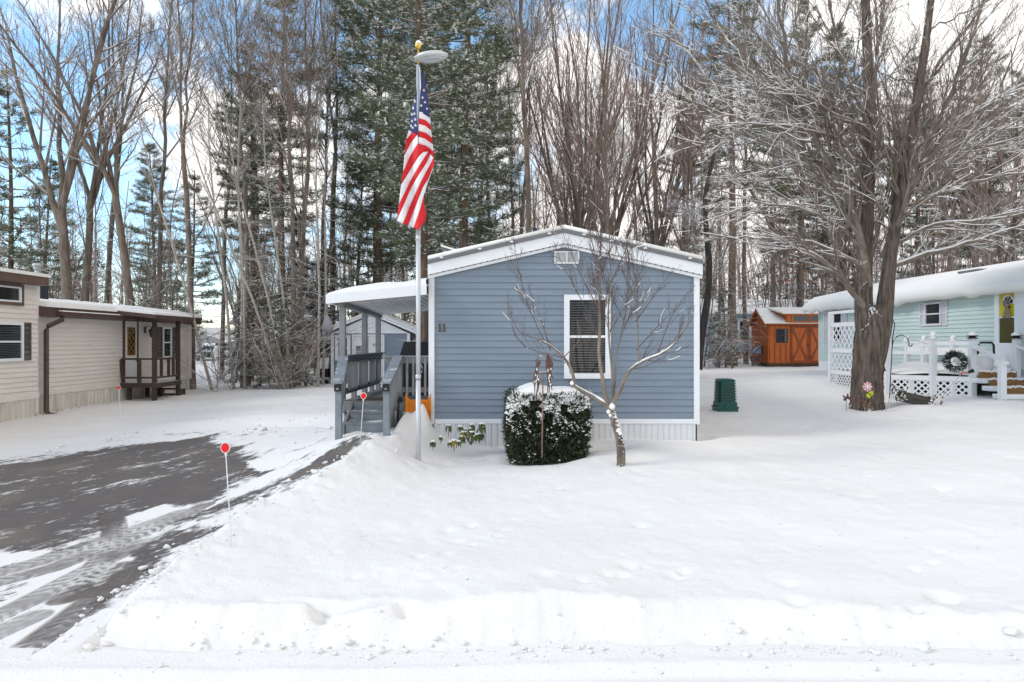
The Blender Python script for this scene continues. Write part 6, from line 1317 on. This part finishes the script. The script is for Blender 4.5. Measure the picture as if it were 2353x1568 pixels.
def lobed(pts, rad, k=22, amp=.05, seed=1, fur=0, per=1):
    pts = np.asarray(pts); n = len(pts); rnd = np.random.RandomState(seed); th = np.arange(k) * 6.2832 / k; vs = []
    f = [rnd.uniform(.6, 1.3) * amp * np.cos(m * th + rnd.rand() * 6.28) for m in (2, 3, 5, 7)]; prof = 1 + sum(f)
    D = np.gradient(pts, axis=0); D /= np.linalg.norm(D, axis=1, keepdims=True)
    ii, tt = np.meshgrid(np.arange(n), np.arange(k), indexing='ij'); arc = tt * 6.2832 / k
    fw = np.abs(fbm(np.cos(arc) * 5.5 + seed * 9.1 + np.sin(arc * 2 + ii * .13) * .25, np.sin(arc) * 5.5 + ii * (.045 if fur else 0) * 1.0 + seed, 300 + seed, 3)) * 4 if fur else np.ones((n, k))
    for i in range(n):
        A_ = unit(np.cross(D[i], [0, 1, 0.01])); B2 = np.cross(D[i], A_); fl_ = 1 + (.30 * np.maximum(0, np.cos(5 * th + .6)) + .12) * math.exp(-i / 1.3 / per) - fur * (1 - np.clip(fw[i], 0, 1))
        vs.append(pts[i] + (A_[None] * np.cos(th)[:, None] + B2[None] * np.sin(th)[:, None]) * (rad[i] * prof * fl_ * (1 + .02 * rnd.randn(k)))[:, None])
    i = (np.arange(n - 1)[:, None] * k + np.arange(k)[None]).ravel(); j = (np.arange(n - 1)[:, None] * k + (np.arange(k)[None] + 1) % k).ravel()
    return np.concatenate(vs), np.stack([i, j, j + k, i + k], 1)
def bark_mat():
    m = mat('maple_bark', (.19, .145, .115), .95, .3, 16, (1, 1, .16), bump=1.0, bscale=26, col2=(.045, .034, .027), snow=.36, snownoise=.42, snowscale=22)
    t = m.node_tree; [setattr(n.inputs['Distance'], 'default_value', .05) for n in t.nodes if n.type == 'BUMP']; return m
M['maplebark'] = bark_mat()
tk0 = smooth(mp_([(1993, 960), (1993, 935), (1994, 880), (1997, 800), (2004, 750), (2008, 702)]), 14); tk0 = smooth(tk0, 70); r0 = np.interp(np.linspace(0, 1, 70), [0, .12, .5, .74, .9, 1], [.355, .32, .30, .31, .26, .19])
v, q = lobed(tk0, r0, 110, .035, 2, .055, 5); np_mesh('trunk', v - mo, q, [], ['maplebark'], maple)
st1 = smooth(mp_([(1997, 850), (1988, 770), (1982, 700), (1984, 620), (1990, 520), (1993, 400), (1997, 250), (1992, 100), (1985, -60), (1980, -250)], .3), 20)
st2 = smooth(mp_([(2012, 850), (2025, 780), (2032, 700), (2040, 620), (2056, 520), (2078, 400), (2102, 260), (2124, 120), (2142, -20), (2165, -220)], -.35), 20)
for s_, ra, sd_ in ((st1, (.15, .205, .165, .135, .10, .045), 3), (st2, (.15, .195, .135, .11, .08, .04), 4)):
    s_ = smooth(s_, 90); v, q = lobed(s_, np.interp(np.linspace(0, 1, 90), [0, .1, .25, .45, .7, 1], ra), 60, .04, sd_, .05, 0.02); np_mesh('stem', v - mo, q, [], ['maplebark' if sd_ < 3 else 'maplebark'], maple)
LIMBS = [([(1992, 715), (1962, 672), (1925, 628), (1880, 592), (1820, 560), (1740, 528)], .10, -1.0), ([(1996, 660), (1984, 575), (1964, 490), (1935, 415), (1905, 378), (1870, 320), (1838, 250), (1815, 180), (1795, 60), (1780, -80)], .115, -.6),
  ([(2045, 470), (2059, 400), (2068, 378), (2019, 317), (1966, 281), (1883, 246), (1773, 207), (1685, 145)], .06, -1.3), ([(2062, 405), (2030, 345), (1990, 290), (1940, 265), (1880, 235), (1800, 160), (1740, 90)], .05, .9),
  ([(2028, 594), (2054, 536), (2080, 475), (2107, 396), (2124, 378), (2168, 321), (2234, 255), (2360, 190), (2480, 140)], .10, -.9), ([(2050, 612), (2100, 594), (2168, 576), (2260, 548), (2360, 515), (2480, 480)], .075, .8),
  ([(2060, 560), (2110, 530), (2165, 512), (2230, 512), (2360, 490), (2450, 470)], .05, -1.2), ([(2107, 396), (2150, 300), (2185, 215), (2225, 110), (2260, 0), (2280, -100)], .075, -.5), ([(2075, 420), (2130, 380), (2220, 340), (2300, 330), (2420, 300)], .06, 1.3),
  ([(1990, 470), (1940, 440), (1880, 420), (1810, 410), (1720, 415), (1640, 410)], .05, .8), ([(1990, 620), (1940, 590), (1880, 560), (1800, 545), (1700, 550), (1610, 535)], .06, .9), ([(1985, 580), (1930, 520), (1850, 480), (1760, 470), (1660, 440)], .05, -1.8),
  ([(2000, 300), (1960, 200), (1925, 110), (1905, 0), (1890, -100)], .06, .6), ([(1998, 220), (2020, 120), (2030, 20), (2040, -100)], .06, .9), ([(2110, 230), (2160, 140), (2230, 50), (2300, -40)], .06, -.8), ([(1985, 380), (1925, 320), (1850, 290), (1760, 290), (1650, 260), (1560, 215)], .055, -2.2),
  ([(1905, 378), (1850, 365), (1780, 340), (1700, 300), (1620, 280)], .05, -.9), ([(1838, 250), (1770, 180), (1700, 110), (1640, 40), (1600, -40)], .05, -.5), ([(2080, 475), (2150, 445), (2230, 420), (2330, 400), (2450, 385)], .05, -1.6), ([(1870, 320), (1800, 250), (1720, 200), (1620, 130), (1540, 90)], .045, .6)]
rm = np.random.RandomState(9); tw = []; snowp = []
def snow_on(q, r):                     # settled snow along the top of a limb
    n = len(q); rr = np.linspace(r[0], r[1], n); D = np.gradient(q, axis=0); hz = np.hypot(D[:, 0], D[:, 1]) / (np.linalg.norm(D, axis=1) + 1e-9); k = np.clip((hz - .55) * 3, 0, 1)
    if k.max() < .3: return
    o = q.copy(); o[:, 2] += rr * .62; snowp.append((o, np.maximum(.0005, (rr * .70 + .004) * k)))
def limb(q, ra, seed, main=True):
    q = smooth(q, 16); 
    for i in range(1, 15): q[i] += rm.randn(3) * .018
    sw = (ra, max(.012, ra * .22))
    if main: skin_obj('limb', [(q, sw)], 8, 'limb', maple, mo)
    snow_on(q, sw); o = []; L = np.linalg.norm(q[-1] - q[0])
    twigs(rm, q, ra, min(3.0, L * .55), 3, o, max(8, L * 3.6), .44, .022, .055, .10, .0040); return o
for i, (pl, ra, dy) in enumerate(LIMBS): tw += limb(mp_(pl, dy), ra * .8, i)
for s_ in (st1, st2):
    for i in range(14):
        f = rm.uniform(.3, .97) * 19; j = min(int(f), 18); p = s_[j]; a = rm.rand() * 6.283
        q = path(rm, p, (math.cos(a), math.sin(a), rm.uniform(.25, 1.0)), rm.uniform(2.2, 4.6) * (1 - f / 40), 9, .07, .03); tw += limb(q, .026 * (1.3 - f / 25), 0)
mid_ = [(a, b_) for a, b_, l in tw if b_[0] > .014]; fin = [(a, b_) for a, b_, l in tw if b_[0] <= .014]
for a, b_ in mid_: snow_on(a, b_)
for a, b_ in fin:
    if rm.rand() < .24: snow_on(a, (max(b_[0], .0045), .003))
v1, q1 = skin(mid_, 5); v2, q2 = skin(fin, 3); np_mesh('crown', np.concatenate([v1, v2]) - mo, np.concatenate([q1, q2 + len(v1)]), [], ['mapletwig'], maple)
tag(skin_obj('limb_snow', [(a, b_) for a, b_ in snowp if len(a) > 2], 4, 'roof_snow', maple, mo), kind='stuff')
C_ = []
for x, y, n_, dy in ((1832, 578, 26, 1), (1822, 600, 14, 1), (1840, 615, 10, .5), (2120, 470, 22, 3), (2180, 520, 26, 3), (2140, 545, 18, 3.5), (1990, 400, 8, 2), (2060, 500, 20, 2.5), (1800, 640, 6, 1), (1880, 640, 8, 1)):
    for i in range(n_): C_.append(tuple(P(x + rm.randn() * 14, y + rm.randn() * 9, mY + dy)))
T = leaf_tris(np.array(C_), .085, .03, rm); tv = T.reshape(-1, 3); np_mesh('clinging_leaves', tv - mo, [], np.arange(len(tv)).reshape(-1, 3), ['oakleaf'], maple, False)
b = MB()
for i in range(26): a = rng.uniform(-2.6, .2); b.tube([P(1990, 948, mY) + V((math.cos(a) * .48, math.sin(a) * .48, -.05)), P(1990, 948, mY) + V((math.cos(a) * .56 + rng.uniform(-.08, .08), math.sin(a) * .56, rng.uniform(.04, .14)))], .006, 4)
b.build('root_litter', 'litter', maple)

# ------------------------------------------------------------------ small crab apple in front of the home
aY = 9.26
zA = lambda zx, zy, dy=0: np.array(tuple(P((1480 + zx / 3.733) / 1.3056, (1000 + zy / 3.733) / 1.3056, aY + dy)))
zB = lambda zx, zy, dy=0: np.array(tuple(P((1250 + zx / 2.24) / 1.3056, (650 + zy / 2.24) / 1.3056, aY + dy)))
apple = thing('crab_apple_tree', tuple(P(1427, 1074, aY)), 'small snow dusted bare crab apple tree before the blue home window', 'tree'); ao = np.array(apple.location)
atk = smooth([zA(1432, 1540), zA(1430, 1470), zA(1428, 1300), zA(1400, 1130), zA(1350, 980), zA(1315, 860), zA(1300, 800)], 16)
v, q = lobed(atk, np.interp(np.linspace(0, 1, 16), [0, .3, .55, 1], [.050, .056, .050, .045]), 14, .06, 8); np_mesh('trunk', v - ao, q, [], [mat('apple_bark', (.25, .20, .16), .95, .3, 12, (1, 1, .3), bump=.9, bscale=22, col2=(.07, .055, .045), snow=.19, snownoise=.55, snowscale=34)], apple)
AL = [([zA(1310, 850), zA(1250, 790), zA(1150, 730), zA(1000, 650), zA(895, 585)], .038, .022), ([zA(895, 590), zA(905, 520), zA(880, 430), zA(830, 320), zA(770, 250), zA(680, 170), zA(600, 110), zA(540, 90)], .026, .010),
  ([zA(1310, 840), zA(1360, 740), zB(1362, 1170), zB(1410, 1050), zB(1490, 985), zB(1560, 955), zB(1640, 925), zB(1700, 880), zB(1760, 840), zB(1850, 690)], .034, .006),
  ([zA(1290, 850), zA(1240, 640), zA(1210, 460), zA(1180, 220), zB(1228, 800), zB(1225, 560), zB(1238, 300), zB(1246, 0), zB(1255, -160), zB(1250, -330)], .030, .004), ([zA(1330, 780), zA(1340, 620), zA(1310, 320), zB(1290, 850), zB(1282, 650), zB(1300, 420), zB(1295, 150), zB(1290, -120)], .017, .003),
  ([zA(1345, 700), zA(1375, 520), zA(1360, 250), zB(1340, 950), zB(1400, 700), zB(1432, 470), zB(1390, 280), zB(1420, 60), zB(1440, -160)], .012, .003), ([zB(1492, 985), zB(1490, 820), zB(1488, 620), zB(1478, 400), zB(1492, 230), zB(1520, 60)], .010, .002)]
tw = []; snowp = []
for pl, r0_, r1_ in AL:
    q = smooth([p + np.array([0, rm.uniform(-.1, .1), 0]) * (i > 1) for i, p in enumerate(pl)], 16); skin_obj('limb', [(q, (r0_, r1_))], 7, 'limb', apple, ao); snow_on(q, (r0_, r1_))
    o = []; L = sum(np.linalg.norm(np.diff(q, axis=0), axis=1)); twigs(rm, q, min(r0_, .012), min(.75, L * .4), 2, o, L * 9, .55, .12, .08, .3, .0022); tw += o
for pl in ([zB(930, 890), zB(860, 850), zB(740, 560), zB(690, 400), zB(655, 170), zB(640, 60)], [zB(850, 840), zB(690, 780), zB(640, 690), zB(610, 575)], [zB(900, 900), zB(820, 640), zB(755, 470)], [zB(985, 950), zB(800, 900), zB(740, 885)], [zB(740, 885), zB(660, 800), zB(610, 640)], [zB(985, 950), zB(1050, 880), zB(1100, 820), zB(1080, 700)], [zB(1230, 800), zB(1120, 560), zB(960, 300), zB(930, 160)], [zB(1230, 650), zB(1090, 400), zB(1000, 130), zB(940, -60)], [zB(1000, 985), zB(920, 960), zB(870, 920)], [zB(1240, 450), zB(1180, 200), zB(1120, -100)], [zB(1296, 500), zB(1420, 180), zB(1480, -60)], [zB(1488, 700), zB(1620, 480), zB(1730, 360)], [zB(1640, 925), zB(1700, 700), zB(1790, 530), zB(1850, 470)], [zB(1490, 900), zB(1600, 780), zB(1720, 620)]):
    q = smooth([p + np.array([0, rm.uniform(-.25, .25), 0]) for p in pl], 12); skin_obj('limb', [(q, (.008, .0022))], 5, 'appletwig', apple, ao); o = []; L = sum(np.linalg.norm(np.diff(q, axis=0), axis=1)); twigs(rm, q, .005, .42, 2, o, L * 8, .55, .10, .08, .2, .0022); tw += o
for a, b_, l in tw:
    if rm.rand() < .09: snow_on(a, (.003, .002))
skin_obj('crown', [(a, b_) for a, b_, l in tw], 3, 'appletwig', apple, ao); tag(skin_obj('limb_snow', snowp, 5, 'roof_snow', apple, ao), kind='stuff')
b = MB()
for x, y, r in ((1330, 820, .045), (1290, 880, .03), (1400, 1090, .035), (1420, 1120, .03), (880, 560, .03), (1310, 920, .025)):
    c = V(zA(x, y, -.035)); b.lathe(c, [(.004, -r * 1.1), (r * .8, -r * .5), (r, 0), (r * .6, r * .7), (.004, r)], 9)
b.build('snow_clump', 'roof_snow', apple, True)

# dark leaning trunk right of the blue home
lt_ = thing('leaning_tree', tuple(P(1607, 830, 23)), 'blackish crooked tree leaning right just beyond the blue home', 'tree'); lo_ = np.array(lt_.location)
q = smooth([np.array(tuple(P(x, y, 23))) for x, y in ((1604, 850), (1608, 790), (1625, 700), (1632, 620), (1624, 540), (1618, 470), (1630, 390), (1660, 300), (1650, 180))], 18)
skin_obj('trunk', [(q, (.15, .03))], 9, mat('black_bark', (.06, .05, .045), .9, .3, 8, (1, 1, .3), bump=.5, bscale=14, snow=.7, snownoise=.35), lt_, lo_); o = []; twigs(rm, q, .06, 2.4, 3, o, 22, .8, .05, .1, .3, .006); skin_obj('crown', [(a, b_) for a, b_, l in o], 3, 'twig', lt_, lo_)

# ------------------------------------------------------------------ broken snow lumps along the ploughed edges
def snow_lumps():
    rnd = np.random.RandomState(31); Vs, Ts = [], []; k = 0
    ic = np.array([[1, 0, 0], [-1, 0, 0], [0, 1, 0], [0, -1, 0], [0, 0, .8], [0, 0, -.6], [.6, .6, .5], [-.6, .6, .5], [.6, -.6, .5], [-.6, -.6, .5]])
    it = np.array([[4, 8, 6], [4, 6, 7], [4, 7, 9], [4, 9, 8], [0, 6, 8], [2, 7, 6], [1, 9, 7], [3, 8, 9], [0, 2, 6], [2, 1, 7], [1, 3, 9], [3, 0, 8], [0, 5, 2], [2, 5, 1], [1, 5, 3], [3, 5, 0]])
    pts = []
    for i in range(1500): x = rnd.uniform(-4.5, 4.5); pts.append((x, 4.44 + rnd.exponential(.10) * rnd.choice([-.6, 1]), rnd.choice([.006, .010, .016, .026], p=[.45, .33, .17, .05])))
    for i in range(900):
        j = rnd.randint(0, 10); t = rnd.rand(); p = DR[j] * (1 - t) + DR[j + 1] * t; pts.append((p[0] + rnd.randn() * .13 + .04, p[1] + rnd.randn() * .13, rnd.choice([.008, .014, .022, .04], p=[.4, .35, .2, .05])))
    for i in range(500): pts.append((rnd.uniform(-4, 4), rnd.uniform(3.7, 4.45), rnd.choice([.004, .008, .013], p=[.6, .3, .1])))
    for i in range(260):
        j = rnd.randint(14, len(DR) - 1); t = rnd.rand(); p = DR[j] * (1 - t) + DR[j + 1] * t; pts.append((p[0] + rnd.randn() * .3, p[1] + rnd.randn() * .45 + .2, rnd.choice([.014, .025, .05], p=[.6, .3, .1])))
    
    P_ = np.array(pts); keep = fbm(P_[:, 0] * 2.2, P_[:, 1] * 2.2, 77, 3) + .25 * rnd.rand(len(P_)) > .06; P_ = P_[keep]; P_[:, 2] *= rnd.choice([.5, 1, 1.7], len(P_), p=[.5, .4, .1]); gz = snow_height(P_[:, 0], P_[:, 1]); dr = sdist(P_[:, 0], P_[:, 1], DR) < 0; gz = np.where(dr, drive_h(P_[:, 0], P_[:, 1]), gz); gz = np.where(P_[:, 1] < road_edge(P_[:, 0]), np.maximum(gz, road_h(P_[:, 0], P_[:, 1])), gz)
    n = len(P_); v = ic[None] * P_[:, 2][:, None, None] * rnd.uniform(.55, 1.35, (n, 10, 1)) * rnd.uniform(.7, 1.3, (n, 1, 3)) + np.c_[P_[:, :2], gz + P_[:, 2] * .25][:, None]
    o = np_mesh('snow_lumps', v.reshape(-1, 3), [], (it[None] + np.arange(n)[:, None, None] * 10).reshape(-1, 3), ['snow'])
    tag(o, 'broken lumps of ploughed snow along the road and driveway edges', 'snow', None, 'stuff')
snow_lumps()

def twig_litter():
    rnd = random.Random(44); b = MB()
    for i in range(110):
        x, y = (rnd.uniform(2.5, 10), rnd.uniform(6, 16)) if i < 70 else (rnd.uniform(-3, 6), rnd.uniform(4.3, 9))
        z = ground_z(x, y); a = rnd.uniform(0, 6.28); l = rnd.uniform(.02, .09); d = V((math.cos(a) * l, math.sin(a) * l, rnd.uniform(-.002, .012)))
        p = V((x, y, z + .003)); b.tube([p, p + d * .5 + V((0, 0, .004)), p + d], [.0022, .002, .0012], 4)
    tag(b.build('fallen_twigs', 'twig'), 'scattered fallen twigs lying on the snow of the lawn', 'twigs', None, 'stuff')
twig_litter()
